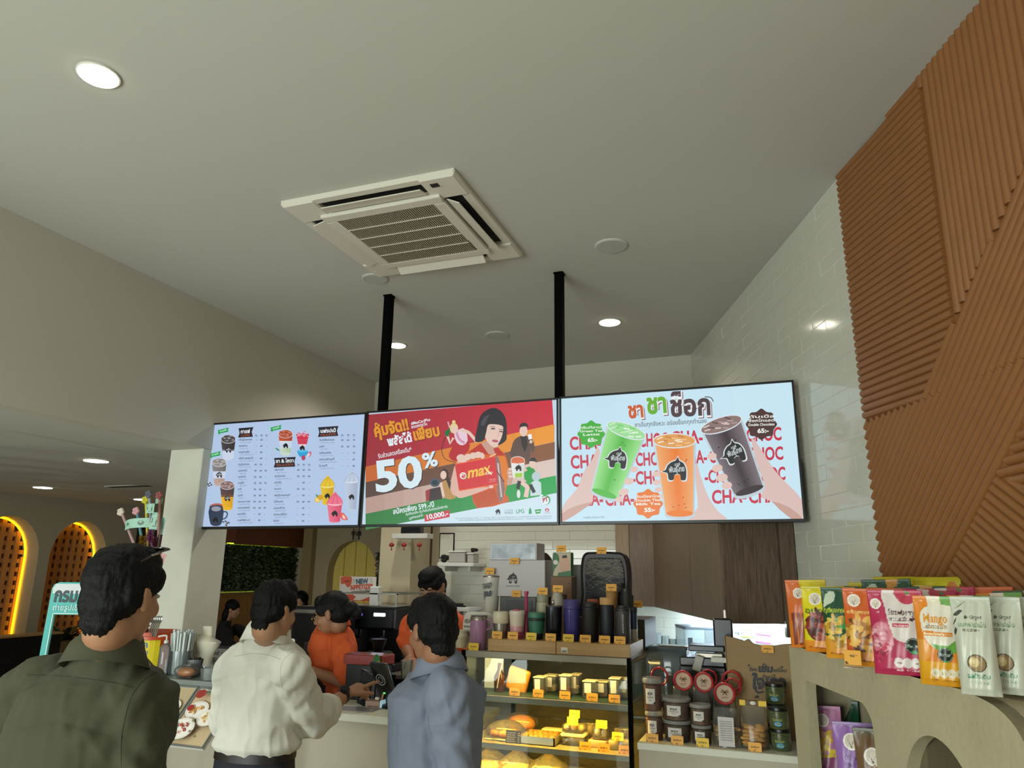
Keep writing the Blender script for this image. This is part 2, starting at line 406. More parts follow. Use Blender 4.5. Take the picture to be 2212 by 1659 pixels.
# ---- ceiling lights and speakers
LEDW = mat('downlight_glow', '#fff4dc', emit=14, ecol='#fff3de'); RIM = mat('white_plastic', '#c9c8c0', .4)
def downlight(p, r, label, on=True, pw=34, grp=None):
    t = thing('ceiling_light' if on else 'ceiling_speaker', label, 'light' if on else 'speaker', (p.x, p.y, p.z), group=grp)
    MB().lathe([(r, 0), (r+.007, -.001), (r+.007, -.006), (r, -.008)], seg=28).build('rim', RIM, t, smooth=True)
    if on:
        MB().lathe([(r, -.0075), (r*.985, -.0105)], seg=28).build('diffuser', LEDW, t)
        l = bpy.data.lights.new('lamp', 'SPOT'); l.energy = pw; l.color = (1, .95, .86); l.spot_size = radians(140); l.spot_blend = .8; l.shadow_soft_size = .06
        o = bpy.data.objects.new('lamp', l); COL.objects.link(o); o.parent = t; o.location = (0, 0, -.02)
    else: MB().lathe([(r*.995, -.0075), (r*.985, -.0105)], seg=28).build('grille', mat('speaker_grille', '#bdbdb4', .8, bump=.6, bs=900), t)
    return t
downlight(atZ(213, 161, H), .068, 'round lit ceiling light at the upper left corner of the photo, largest of all')
downlight(atZ(1317, 695, H), .075, 'round lit ceiling light to the right of the right black pole', pw=95)
downlight(atZ(858, 745, H), .068, 'round lit ceiling light just behind the left black pole', pw=95)
downlight(atZ(1320, 530, H), .085, 'round unlit white grille in the ceiling right of the air conditioner', False)
downlight(atZ(810, 601, H), .075, 'round white ceiling grille just below the corner of the air conditioner', False)
downlight(atZ(1074, 723, H), .085, 'small round white ceiling grille between the two black poles', False)
downlight(atZ(208, 994, ZB), .085, 'round lit light in the lower ceiling at left, nearest to the white pillar top', pw=3)
downlight(atZ(93, 1052, ZB), .085, 'round lit light in the lower ceiling above the yellow arches', pw=3)
downlight(atZ(306, 1078, ZB), .085, 'round lit light in the lower ceiling behind the banknote bouquet', pw=3)
# small reflections: second row of lights over the customers, out of frame, that the glazed tiles mirror
downlight(Vector((-2.2, -.6, H)), .075, 'round lit ceiling light behind the viewer, outside the photo', pw=10)
downlight(Vector((.1, 1.0, H)), .075, 'round lit ceiling light overhead near the reeded panel, outside the photo', pw=10)
v = atZ(280, 1049, ZB)
t = thing('ceiling_vent', 'thin dark slot vent in the lower ceiling at left', 'vent', v)
MB().box(-.28, .28, -.05, .05, -.008, 0).build('frame', RIM, t)
for i in range(3): MB().box(-.26, .26, -.036+i*.027, -.02+i*.027, -.012, -.008).build('slot', mat('vent_dark', '#2a2a28', .8), t)

# ---- ceiling cassette air conditioner
ACW = mat('ac_white', '#cfcabb', .45); ACD = mat('ac_dark', '#171512', .7); ACG = mat('ac_grille', '#a79d8a', .5)
ac = thing('air_conditioner', 'square white four-way cassette air conditioner set in the ceiling', 'air conditioner', (-1.757, 3.15, H))
# edges run along the room's axes; near the camera is -y
g = .475
m = MB()
# panel ring with four outlets left open
def ring(m, pts_out, pts_in, z0, z1):
    n = len(pts_out)
    for i in range(n):
        j = (i+1) % n
        m.add([(*pts_out[i], z0), (*pts_out[j], z0), (*pts_in[j], z1), (*pts_in[i], z1)], [(0, 1, 2, 3)])
sq = lambda a: [(-a, -a), (a, -a), (a, a), (-a, a)]
m.box(-g+.002, g-.002, -g+.002, g-.002, -.006, -.001)
m.box(-g, g, -g, -g+.05, -.028, -.001, b=.006); m.box(-g, g, g-.05, g, -.028, -.001, b=.006)
m.box(-g, -g+.05, -g+.046, g-.046, -.0278, -.001, b=.004); m.box(g-.05, g, -g+.046, g-.046, -.0278, -.001, b=.004)
for sx in (-1, 1):
    for sy in (-1, 1):
        x0, x1 = sorted((sx*.285, sx*(g-.004))); y0, y1 = sorted((sy*.285, sy*(g-.004)))
        m.box(x0, x1, y0, y1, -.035, -.002, b=.008)
m.box(-.33, .33, -.33, .33, -.03, -.002)
m.build('panel', ACW, ac)
d = MB()
for s_ in (-1, 1):
    y0, y1 = sorted((s_*.335, s_*.425)); d.box(-.28, .28, y0, y1, -.012, -.0062); d.box(y0, y1, -.28, .28, -.012, -.0062)
d.build('air_outlet', ACD, ac)
# the four louvre flaps, hanging at different tilts
def flap(kind, tilt):
    M = {'f': Matrix.Rotation(0, 4, 'Z'), 'r': Matrix.Rotation(pi/2, 4, 'Z'), 'b': Matrix.Rotation(pi, 4, 'Z'), 'l': Matrix.Rotation(-pi/2, 4, 'Z')}[kind]
    f = MB(M @ Matrix.Translation((0, -.345, -.03)) @ Matrix.Rotation(radians(tilt), 4, 'X'))
    f.box(-.275, .275, -.075, 0, -.004, .002, b=.0018); f.build('flap', ACW, ac)
flap('f', 12); flap('r', 26); flap('b', 28); flap('l', 16)
fr = MB()
a_, b_ = .335, .275
fr.box(-a_, a_, -a_, -b_, -.052, -.03, b=.004); fr.box(-a_, a_, b_, a_, -.052, -.03, b=.004)
fr.box(-a_, -b_, -b_, b_, -.052, -.03, b=.003); fr.box(b_, a_, -b_, b_, -.052, -.03, b=.003)
fr.build('grille_frame', ACW, ac, smooth=True)
MB().box(-b_, b_, -b_, b_, -.036, -.031).build('filter', ACD, ac)
for i in range(46):
    x = -b_+.006+i*(2*b_-.012)/45; MB().box(x-.0024, x+.0024, -b_, b_, -.051, -.040).build('grille_bar', ACG, ac)
for i in range(1, 5):
    y = -b_+i*2*b_/5; MB().box(-b_, b_, y-.0025, y+.0025, -.0525, -.041).build('cross_bar', ACW, ac)
MB().box(.33, .37, -.43, -.40, -.0375, -.034).build('sensor', ACD, ac)
ar = Art(lambda u, v, h: Vector((u, v, -.0525-h)))
ar.text('▲ MITSUBISHI', (.283, .255), (.283, .14), .016, '#20201e', .02); ar.text('P·A', (.375, -.42), (.40, -.42), .014, '#54524a')
ar.done('lettering', PRINT, ac)

# ---- black poles the screens hang from
BLK = mat('black_powder_coat', '#020202', .7, spec=.05)
for px, py, lab in ((841, 640, 'black square ceiling pole holding the left and middle screens'), (1208, 588, 'black square ceiling pole holding the middle and right screens')):
    p = atY(px, py, 3.99); q = thing('ceiling_pole', lab, 'pole', (p.x, 3.99, 2.3))
    MB().box(-.025, .025, -.025, .025, -.30, H-2.3-.003).build('post', BLK, q)
    MB().box(-.03, .03, -.03, .03, H-2.3-.008, H-2.3-.0005).build('ceiling_plate', BLK, q)
    MB().box(-.30, .30, -.004, .012, -.02, .02).build('bracket', BLK, q)
# ================================================================ the three menu screens
GLOW = mat('screen_glow', '#000000', .35, emit=.89, attr=True)
_nt = GLOW.node_tree
for l in list(_nt.links):
    if l.to_socket.name == 'Base Color': _nt.links.remove(l)
BEZ = mat('screen_bezel', '#0b0c10', .3)
TVY = 3.906
def tv(x0, x1, z0, z1, label, bgc):
    t = thing('television', label, 'television', (x0, TVY, z0), group='menu screens in a row')
    w, h = x1-x0, z1-z0; bz = .012
    MB().box(.001, w-.001, .012, .05, 0, h, b=.004).box(w*.2, w*.8, .05, .075, h*.15, h*.8, b=.01).build('housing', BEZ, t)
    fr = MB().box(.001, w-.001, 0, .012, .001, .016, b=.001).box(.001, w-.001, 0, .012, h-bz, h-.001, b=.001).box(.001, bz, 0, .012, bz, h-bz, b=.001).box(w-bz, w-.001, 0, .012, bz, h-bz, b=.001)
    fr.build('bezel', BEZ, t)
    s = MB(); s.add([(bz, .009, .014), (w-bz, .009, .014), (w-bz, .009, h-bz), (bz, .009, h-bz)], [(0, 1, 2, 3)], rgb(bgc))
    sc = s.build('screen', GLOW, t, color=True); return t, sc
def tv_art(t, ox, oy, sc_):
    L = t.location
    return Art(lambda u, v, h: atY(u/sc_+ox, v/sc_+oy, TVY+.009-h)-L, eps=.00002)
def cup_logo(a, x, y, s, rot=0., rim=True, wr=True):
    """the black elephant badge, trunk to the left, white scribble inside"""
    E_ = [(-1.0, .15), (-.75, .05), (-.62, -.25), (-.35, -.5), (-.05, -.62), (.12, -.86), (.22, -.62), (.5, -.45), (.68, -.1), (.72, .3), (.66, .74), (.34, .74), (.3, .42), (.1, .32), (-.12, .42), (-.2, .74), (-.52, .72), (-.6, .3), (-.75, .22)]
    T = lambda p, k=1.: (x+(p[0]*cos(rot)-p[1]*sin(rot))*s*k, y+(p[0]*sin(rot)+p[1]*cos(rot))*s*k)
    if rim: a.poly([T(p, 1.13) for p in E_], '#d9e2e2', smooth=3)
    a.poly([T(p) for p in E_], '#17151a', smooth=3)
    if wr:
        a.text('พันธุ์ไทย', T((-.5, .22)), T((.6, .12)), s*.52, '#c9d2d4', .03)
        a.text('กาแฟ', T((-.1, -.22)), T((.3, -.3)), s*.3, '#c9d2d4', .02)
# ---------------- left: price menu
t1, sc1 = tv(-3.650, -2.4265, 1.953, 2.672, 'leftmost hanging menu screen with coffee and tea price lists', '#b4cbea')
a = tv_art(t1, 440, 890, 6.32)
def tabl(pts, th, en, p0, p1):
    a.poly(pts, '#23222c'); a.text(th, p0, p1, 66, '#e8eef6', .035); a.text(en, (p0[0]+2, p0[1]+50), (p1[0], p1[1]+44), 44, '#9c4a35', .02)
tabl([(475, 222), (680, 205), (655, 270), (672, 338), (470, 350), (490, 285)], 'กาแฟ', 'COFFEE', (505, 292), (635, 282))
tabl([(960, 628), (1258, 612), (1238, 676), (1250, 745), (956, 758), (975, 692)], 'ชา & โซดา', 'TEA & SODA', (985, 694), (1228, 684))
tabl([(1562, 208), (1840, 190), (1820, 256), (1838, 326), (1560, 342), (1578, 275)], 'แฟรปเป้', 'FRAPPE', (1592, 284), (1805, 272))
INK, INK2 = '#3c4458', '#6d7890'
def rows(x0, x1, y0, dy, items, px, dpx, fs=36):
    n = len(items)
    for i, (th, en, w1, w2, pr) in enumerate(items):
        x = x0+(x1-x0)*i/max(1, n-1); y = y0+dy*i
        a.text(th, (x, y+8), (x+w1, y+2), fs, INK, .02, up=(i == 0)); a.text(en, (x+18, y+40), (x+18+w2, y+34), fs*.62, INK2, 0, up=False)
        for k, q in enumerate(pr):
            cx_ = px[k]+dpx*i
            if q == '-': a.text('-', (cx_-6, y+4), (cx_+8, y+3), 30, INK, .02, up=False)
            else: a.text(q, (cx_-16, y+6), (cx_+16, y+5), 30, INK, .03, up=False)
rows(478, 460, 384, 84.5, [
 ('•พันธุ์ไทยกาแฟ', 'PunThai Coffee', 180, 150, '- 60 -'.split()), ('•ชาเนสทาน', 'Coco Sun Tea', 120, 110, '- 60 -'.split()), ('•ชาเนสทานเย็น', 'Thai Milk Espresso', 150, 190, '- 60 -'.split()),
 ('•กรีนที เอสเพรสโซ่', 'Green Tea Espresso', 200, 200, '- 60 -'.split()), ('พันธุ์ไทยโบราณ', 'PunThai Classic', 150, 160, '45 55 -'.split()), ('เอสเพรสโซ่', 'Espresso', 120, 90, '45 60 70'.split()),
 ('อเมริกาโน่', 'Americano', 105, 100, '55 60 -'.split()), ('คาปูชิโน่', 'Cappuccino', 85, 100, '55 60 70'.split()), ('ลาเต้', 'Latte', 50, 45, '55 60 -'.split()), ('มอคค่า', 'Mocha', 70, 60, '55 60 70'.split()),
 ('คาราเมล กาแฟ', 'Caramel Coffee', 170, 150, '55 65 75'.split()), ('คาราเมลเอสเพรสโซ่', 'Caramel Espresso', 165, 150, '55 60 70'.split()), ('เอสเพรสโซ่ร้อน', 'Espresso Shot', 115, 110, '- 65 -'.split()), ('กาแฟน้ำผึ้งมะนาว', 'Lemon Honey Coffee', 175, 190, '- 60 -'.split())], (718, 790, 858), -2.4)
rows(970, 952, 795, 87, [
 ('กรีนที ลาเต้', 'Green Tea Latte', 120, 150, '60 65 75'.split()), ('ดับเบิ้ลชาไทย', 'Double Thai Milk Tea', 145, 220, '50 55 60'.split()), ('ชาดำเย็น', 'Black Tea', 95, 80, '- 50 -'.split()), ('ชามะนาว', 'Lemon Tea', 95, 100, '50 55 -'.split()),
 ('•พันธุ์ไทยเลมอนที', 'PunThai Lemon Tea', 215, 190, '- 60 -'.split()), ('โกโก้นมสด', 'Cocoa Latte', 125, 130, '55 60 70'.split()), ('สตรอเบอร์รี่ โซดา', 'Sparkling Soda', 155, 140, '- 65 -'.split()), ('สตรอเบอร์รี่โซดา', 'Strawberry Soda', 185, 160, '- 50 -'.split()), ('ส้มโซดา', 'Orange Soda', 80, 120, '- 50 -'.split())], (1292, 1366, 1440), -1.2)
rows(1578, 1575, 388, 88, [
 ('ดับเบิ้ลช็อกโกแลต', 'Double Chocolate', 205, 190, '55 65 75'.split()), ('นมสด', 'Fresh Milk', 70, 100, '55 60 70'.split()), ('คุกกี้แอนด์ครีม', 'Cookies & Cream', 165, 170, '- - 75'.split()), ('สตรอเบอร์รี่ สมูทตี้', 'Strawberry Smoothie', 210, 230, '- - 65'.split()), ('ส้ม สมูทตี้', 'Orange Smoothie', 110, 185, '- - 65'.split())], (1892, 1972, 2052), -1)
for xs, y in (((718, 790, 858), 328), ((1292, 1366, 1440), 728), ((1892, 1974, 2052), 325)):
    for x, s in zip(xs, ('ร้อน', 'เย็น', 'ปั่น')): a.text(s, (x-16, y), (x+16, y-2), 26, INK, .03, up=False); a.line([(x-14, y+14), (x+14, y+12)], 2.5, INK)
def banner(x, y):
    a.poly([(x, y+18), (x+150, y-22), (x+138, y+8), (x+146, y+36), (x+35, y+60), (x+16, y+78), (x+12, y+62), (x, y+66), (x+8, y+40)], '#17a049'); a.text('ขายดี', (x+30, y+46), (x+122, y+20), 34, '#bff0cf', .03)
banner(192, 232); banner(82, 555); banner(912, 196)
def cup(x, y, w, h, liquid, top, base=None, wb=None, lg=True, cream=None, pale='#cdd9ec', hue2=None):
    """a clear cup seen from a little above: rim ellipse, body tapering down"""
    wb = wb or w*.68; ry = w*.3
    a.poly([(x-w/2, y), (x+w/2, y), (x+wb/2, y+h), (x+wb/4, y+h+ry*.45), (x-wb/4, y+h+ry*.45), (x-wb/2, y+h)], pale, smooth=0)
    def band(t0, t1, c0, c1):
        q = lambda t, s_: (x+s_*((w*(1-t)+wb*t)/2-2), y+h*t)
        a.grad([q(t0, -1), q(t0, 1), q(t1, 1), q(t1, -1)], c0, c1, 6)
    for t0, t1, c0, c1 in liquid: band(t0, t1, c0, c1)
    if liquid and liquid[-1][1] >= .98: a.disc(x, y+h, wb/2-2, liquid[-1][2], wb*.16)
    a.disc(x, y, w/2, '#dfe6f2', ry); a.disc(x, y, w/2-6, top, ry-5)
    if lg: cup_logo(a, x, y+h*.55, w*.26, rim=False, wr=w > 150)
def ice(x, y, w, c1, c2, n=8):
    for i in range(n):
        t = i*2.4; r = w*.5*sqrt((i+.5)/n)
        cx_, cy_ = x+r*cos(t), y+r*sin(t)*.5; a.line([(cx_-14, cy_+6*sin(i)), (cx_+15, cy_-7*cos(i*2))], 8, c1 if i % 2 else c2)
# cups in the left column
cup(335, 370, 205, 260, [(.05, .55, '#4a4243', '#2f2a2d'), (.55, .62, '#8d8990', '#77747b')], '#5b5556'); ice(335, 365, 170, '#2d2a2f', '#b9b6bd', 14)
cup(212, 690, 205, 300, [(.05, .4, '#8b8584', '#6f6967'), (.72, .98, '#c3a79d', '#b39288')], '#9d9693'); ice(212, 688, 170, '#d1cfd2', '#6d6768', 14)
for p in ((60, 985), (88, 970), (105, 995), (72, 1008)): a.disc(p[0], p[1], 15, '#5b4a48', 10, rot=-.5)
cup(322, 1000, 205, 320, [(.05, .4, '#5d4847', '#4b3838'), (.4, .5, '#7b5641', '#6b4a39'), (.5, 1, '#f0b72b', '#dc9f1d')], '#8f7370'); ice(322, 996, 170, '#dccfd2', '#6f5453', 14)
a.poly([(78, 1310), (262, 1310), (250, 1500), (205, 1552), (125, 1552), (85, 1500)], '#2d3b52', smooth=3); a.disc(170, 1300, 92, '#32415a', 52)
a.disc(170, 1322, 66, '#9a9ba8', 34); a.poly([(82, 1290), (120, 1256), (200, 1246), (250, 1262), (258, 1290), (200, 1268), (120, 1280)], '#b8624a', smooth=2); cup_logo(a, 160, 1470, 52, rim=False, wr=False)
a.line([(255, 1360), (310, 1365), (322, 1400), (300, 1445), (250, 1465)], 16, '#2d3b52', smooth=5)
for p in ((268, 1500), (300, 1492), (318, 1520), (340, 1510), (308, 1545)): a.disc(p[0], p[1], 17, '#5c5254', 11, rot=.5)
# middle top cups
cup(1118, 300, 200, 270, [(.05, .35, '#c8542f', '#a63c20'), (.36, .44, '#dfe8e6', '#cdd9dc'), (.7, 1, '#c9dfc9', '#a9c79d')], '#b85a3f', lg=False); ice(1118, 290, 170, '#e09a82', '#8e3420', 14)
cup_logo(a, 1118, 458, 46, rim=False, wr=False); a.poly([(980, 488), (1010, 500), (1038, 528), (1015, 526), (992, 510)], '#1f8a3d', smooth=2)
a.poly([(1262, 300), (1440, 300), (1408, 440), (1290, 440)], '#d13a55'); a.disc(1350, 345, 88, '#e7a7b6', 38); a.disc(1350, 350, 80, '#d0304d', 32); ice(1350, 300, 150, '#e8b9c4', '#d0556f', 16)
a.poly([(1300, 440), (1400, 440), (1385, 470), (1315, 470)], '#e7d3dc'); a.poly([(1282, 520), (1420, 530), (1395, 600), (1340, 618), (1300, 595)], '#29a6dc', smooth=3); a.disc(1350, 528, 68, '#5fc3ea', 20); cup_logo(a, 1345, 488, 46, rim=False, wr=False)
a.disc(1362, 625, 28, '#b04468', 36); a.disc(1442, 575, 26, '#c9718c', 40, rot=.5); a.disc(1430, 585, 16, '#ecd6e0', 28, rot=.5)
# frappes on the right
def frappe(x, y, w, h, c, cd_, swirl, lg=True):
    wb = w*.72
    a.poly([(x-w/2, y), (x+w/2, y), (x+wb/2, y+h), (x+wb/4, y+h+14), (x-wb/4, y+h+14), (x-wb/2, y+h)], c)
    a.grad([(x-w/2+4, y+8), (x+w/2-4, y+8), (x+wb/2-4, y+h), (x-wb/2+4, y+h)], c, cd_, 6)
    a.disc(x, y, w/2, swirl, w*.16)
    a.poly([(x-w*.46, y), (x-w*.36, y-w*.34), (x-w*.12, y-w*.62), (x+w*.05, y-w*.78), (x+w*.2, y-w*.55), (x+w*.42, y-w*.3), (x+w*.46, y)], c, smooth=4)
    for i in range(4): k = (i-1.5)*.22; a.line([(x+w*k*1.6, y+w*.05), (x+w*(k*1.2+.05), y-w*.3), (x+w*.08, y-w*.66)], 7, cd_, smooth=4)
    if lg: cup_logo(a, x, y+h*.55, w*.27, rim=False, wr=False)
frappe(2018, 945, 185, 385, '#c3cfe2', '#9fadc6', '#d5deec'); frappe(1688, 1010, 185, 245, '#e8c42c', '#cf9f16', '#f2df7a')
a.disc(1555, 1200, 42, '#e3b93a', 38); a.disc(1555, 1200, 30, '#f2dc8a', 27); a.disc(1592, 1165, 40, '#d9a21e', 36); a.poly([(1532, 1120), (1562, 1140), (1556, 1165), (1536, 1152)], '#2b8a4a')
frappe(1788, 1250, 205, 245, '#f0718c', '#d34a6c', '#f7b4c2')
a.poly([(1880, 1372), (1925, 1395), (1968, 1470), (1900, 1472), (1868, 1430)], '#e0604f', smooth=3); a.poly([(1895, 1400), (1925, 1425), (1940, 1462), (1900, 1452)], '#f6c9c0', smooth=3)
a.done('menu_graphics', GLOW, t1, label='price lists and drink pictures')
# ---------------- middle: red promotion
t2, sc2 = tv(-2.424, -1.159, 1.955, 2.677, 'middle hanging screen with the red 50% promotion', '#c2d8ea')
a = tv_art(t2, 780, 860, 5.144)
a.grad([(50, 185), (2122, 14), (2140, 300), (50, 765)], '#9c2b38', '#d0203a', 14)
def stripe(yl0, yr0, yl1, yr1, c0, c1, xr=2148): a.grad([(50, yl0), (xr, yr0), (xr, yr1), (50, yl1)], c0, c1, 10)
stripe(762, 290, 936, 486, '#c4622c', '#f09a2e'); stripe(936, 486, 1110, 672, '#54403a', '#8a5534', 2152); stripe(1110, 672, 1286, 862, '#b8958a', '#dcc6bc', 2160)
a.grad([(50, 1286), (2165, 860), (2174, 1055), (50, 1480-15)], '#33793f', '#0fa24a', 10)
a.poly([(50, 1418), (50, 1465), (2174, 1055), (2186, 1385), (300, 1418)], '#d2e6f2') if False else None
a.poly([(310, 1418), (2176, 1053), (2188, 1386)], '#cfe4f0')
OR, WH = '#e59a2a', '#e8f2f8'
for d_, c in ((7, '#6b1f1a'), (0, OR)):
    a.text('คุ้มจัด!!', (152+d_, 430+d_), (536+d_, 345+d_), 170, c, .045); a.text('เพียบ', (585+d_, 470+d_), (880+d_, 412+d_), 165, c, .045)
a.text('พลัสได้', (300, 530), (570, 478), 128, WH, .045); a.text('#MaxCardPlus', (560, 298), (770, 250), 44, WH, .02); a.text('ลดแรงทุกวัน', (560, 338), (735, 298), 44, WH, .02)
a.text('รับส่วนลดเครื่องดื่ม*', (192, 670), (565, 590), 66, WH, .012)
for d_, c in ((9, '#3a2620'), (0, '#d9edf5')):
    a.text('50', (160+d_, 1040+d_), (690+d_, 965+d_), 470, c, .035, slant=.06); a.text('%', (700+d_, 775+d_), (860+d_, 745+d_), 225, c, .03)
a.text('สมัครเพียง 599.-/ปี', (358, 1290), (815, 1205), 78, WH, .025); a.text('คุ้มตั้งแต่ต้น คุ้มยิ่งขึ้นกับบัตรแม็กซ์การ์ด', (498, 1305), (965, 1215), 38, WH, .01); a.text('มูลค่ารวมกว่า', (535, 1350), (690, 1312), 40, WH, .01)
a.poly([(706, 1300), (984, 1242), (984, 1322), (706, 1374)], '#c93244'); a.text('10,000.-', (722, 1352), (970, 1302), 76, WH, .03)
SK, SKD, HR = '#e6c6b8', '#c79a88', '#26202a'
# woman at the fuel pump (left), skirt red
a.poly([(1040, 520), (1195, 480), (1200, 570), (1150, 640), (1050, 705), (975, 650), (1000, 570)], '#b8202c', smooth=2)
a.poly([(1035, 395), (1105, 340), (1160, 350), (1185, 470), (1130, 525), (1065, 495)], '#e7cbd8', smooth=2); a.line([(1110, 360), (1185, 375), (1235, 425), (1290, 490)], 34, SK, smooth=3)
a.line([(1025, 440), (990, 505), (960, 420)], 28, SK); a.line([(1060, 370), (1085, 450), (1150, 500)], 26, '#cf94ad', smooth=2)
a.disc(1032, 335, 46, '#e3cf8e', 58); a.disc(1040, 350, 34, SK, 44); a.disc(1030, 265, 20, '#e3cf8e'); a.poly([(925, 375), (985, 330), (992, 380), (965, 432), (935, 410)], '#1f6b34'); a.line([(965, 262), (985, 330)], 16, '#d8a9b8')
a.line([(940, 430), (905, 520), (900, 610), (940, 680), (1050, 715)], 7, '#33232a', smooth=4)
# man in brown suit
a.poly([(1700, 470), (1760, 425), (1850, 420), (1905, 460), (1930, 560), (1900, 610), (1885, 560), (1865, 730), (1830, 700), (1812, 660), (1660, 650), (1675, 540)], '#5c463e', smooth=2)
a.poly([(1770, 425), (1840, 420), (1850, 520), (1820, 600), (1785, 520)], '#2b2224'); a.disc(1805, 365, 44, SK, 62); a.poly([(1758, 350), (1768, 290), (1810, 272), (1850, 290), (1858, 345), (1840, 315), (1775, 322)], HR, smooth=3)
a.poly([(1850, 405), (1895, 398), (1900, 455), (1862, 460)], '#eef0ee'); a.line([(1880, 500), (1895, 470)], 30, SK)
# woman with machine (lower left)
a.poly([(905, 925), (1000, 915), (1060, 1000), (1050, 1110), (930, 1110)], '#b98d52', smooth=2); a.disc(925, 850, 48, '#3a2723', 66); a.line([(955, 880), (985, 960), (1005, 1010)], 40, '#3a2723'); a.disc(915, 855, 34, SK, 48); a.line([(880, 940), (915, 1090)], 34, SK)
a.disc(820, 940, 56, '#3d5566', 46); a.disc(820, 940, 36, '#23313c', 28); a.poly([(765, 1010), (880, 985), (905, 1120), (750, 1145)], '#3b2a2d'); a.poly([(715, 1030), (765, 1010), (750, 1140), (722, 1150)], '#a03038')
# crouching man in green
a.poly([(1815, 800), (1870, 760), (1930, 800), (1945, 900), (1900, 950), (1860, 930), (1815, 900)], '#179a3c', smooth=2); a.disc(1905, 728, 38, SK, 50); a.poly([(1872, 700), (1890, 664), (1935, 668), (1948, 705), (1900, 700)], HR, smooth=3)
a.line([(1780, 930), (1850, 990), (1830, 1100)], 52, SK); a.line([(1760, 920), (1740, 1010)], 40, '#24222b'); a.poly([(1885, 945), (1945, 900), (2000, 940), (2005, 1075), (1880, 1090)], '#c7dde0', smooth=1); a.disc(1945, 870, 48, '#b9ccd2', 50); a.line([(1880, 960), (1925, 1050)], 40, '#24222b'); a.disc(1750, 1065, 20, '#dfe4e2', 46)
# central woman: arm, shirt, neck, face, hair, card
a.poly([(1125, 640), (1250, 560), (1330, 520), (1420, 590), (1500, 560), (1580, 600), (1625, 700), (1640, 900), (1600, 1060), (1640, 1150), (1290, 1225), (1230, 1080), (1100, 1050), (1000, 960), (1030, 800)], '#d25a1e', smooth=2)
a.poly([(1230, 1080), (1480, 1000), (1540, 1170), (1290, 1222)], '#c04a20'); a.poly([(1500, 640), (1560, 600), (1632, 760), (1600, 1060), (1540, 1165), (1505, 950)], '#e07a1c', smooth=2)
a.poly([(1320, 500), (1520, 470), (1500, 600), (1440, 628), (1380, 590)], SKD, smooth=2)
a.poly([(1250, 560), (1330, 500), (1420, 628), (1340, 620), (1200, 600)], '#bb2a20'); a.poly([(1470, 560), (1520, 545), (1600, 640), (1500, 640)], '#bb2a20')
a.poly([(1495, 640), (1540, 700), (1560, 850), (1600, 1000), (1560, 1160), (1520, 1100), (1505, 900)], '#8d6a6a', smooth=2); a.line([(1520, 720), (1560, 1100)], 16, '#d6c3c0'); a.line([(1500, 800), (1590, 930)], 12, '#7a2a30')
a.poly([(1372, 300), (1400, 210), (1480, 160), (1560, 200), (1600, 330), (1590, 430), (1540, 520), (1470, 545), (1400, 480), (1370, 400)], SK, smooth=3)
a.poly([(1265, 470), (1290, 330), (1330, 190), (1420, 120), (1500, 112), (1570, 160), (1612, 250), (1618, 420), (1600, 480), (1520, 525), (1560, 440), (1580, 330), (1545, 300), (1470, 290), (1410, 300), (1390, 380), (1360, 470), (1300, 488)], HR, smooth=3)
a.poly([(1330, 300), (1360, 220), (1430, 180), (1400, 230), (1370, 300)], '#4a4352', smooth=2)
a.disc(1466, 340, 26, '#5b4146', 9, rot=.05); a.disc(1556, 372, 22, '#5b4146', 8, rot=.2); a.line([(1435, 316), (1490, 320)], 6, '#4d383b'); a.line([(1530, 345), (1580, 352)], 6, '#4d383b')
a.line([(1525, 370), (1532, 420), (1510, 428)], 5, SKD); a.disc(1490, 476, 36, '#b3566a', 15, rot=.12)
a.poly([(1030, 780), (1065, 720), (1100, 700), (1100, 1010), (1050, 1090), (990, 1010)], '#dcb0a0', smooth=2); a.poly([(1080, 1020), (1440, 985), (1300, 1050), (1120, 1110), (1060, 1090)], '#dfb5a6', smooth=2)
a.poly([(1040, 730), (1490, 640), (1520, 960), (1090, 1035)], '#d42a35'); a.poly([(1040, 730), (1490, 640), (1492, 652), (1042, 742)], '#e8683a'); a.poly([(1088, 1024), (1520, 950), (1520, 960), (1090, 1035)], '#f0703c')
a.line([(1500, 620), (1430, 650)], 10, '#fbe0a0')
for x, y, r in ((1105, 660, 46), (1185, 655, 42), (1245, 640, 42), (1300, 630, 40), (1345, 640, 26)): a.disc(x, y, r, SK, 36, rot=-.3)
a.poly([(1070, 700), (1110, 650), (1180, 640), (1172, 705), (1110, 715)], SK, smooth=2); a.disc(1445, 985, 26, SK, 18)
a.disc(1134, 862, 38, '#f0ece4'); a.disc(1134, 862, 27, '#d42a35'); a.text('PT', (1112, 878), (1158, 868), 44, '#f0ece4', .03); a.line([(1170, 845), (1172, 880), (1150, 902)], 7, '#3aa04a', smooth=3)
a.text('ma', (1180, 890), (1370, 850), 165, '#f3c14a', .03, slant=.3); a.text('X', (1375, 850), (1445, 830), 118, '#f3c14a', .03, slant=.2); a.line([(1370, 775), (1450, 850)], 13, '#ffe08a'); a.text('CARD', (1388, 852), (1462, 836), 30, '#f0ece4', .03); a.text('PLUS', (1430, 918), (1496, 906), 24, '#e8a8a0', .02); a.text('THAILAND', (1410, 942), (1500, 926), 18, '#e8a8a0')
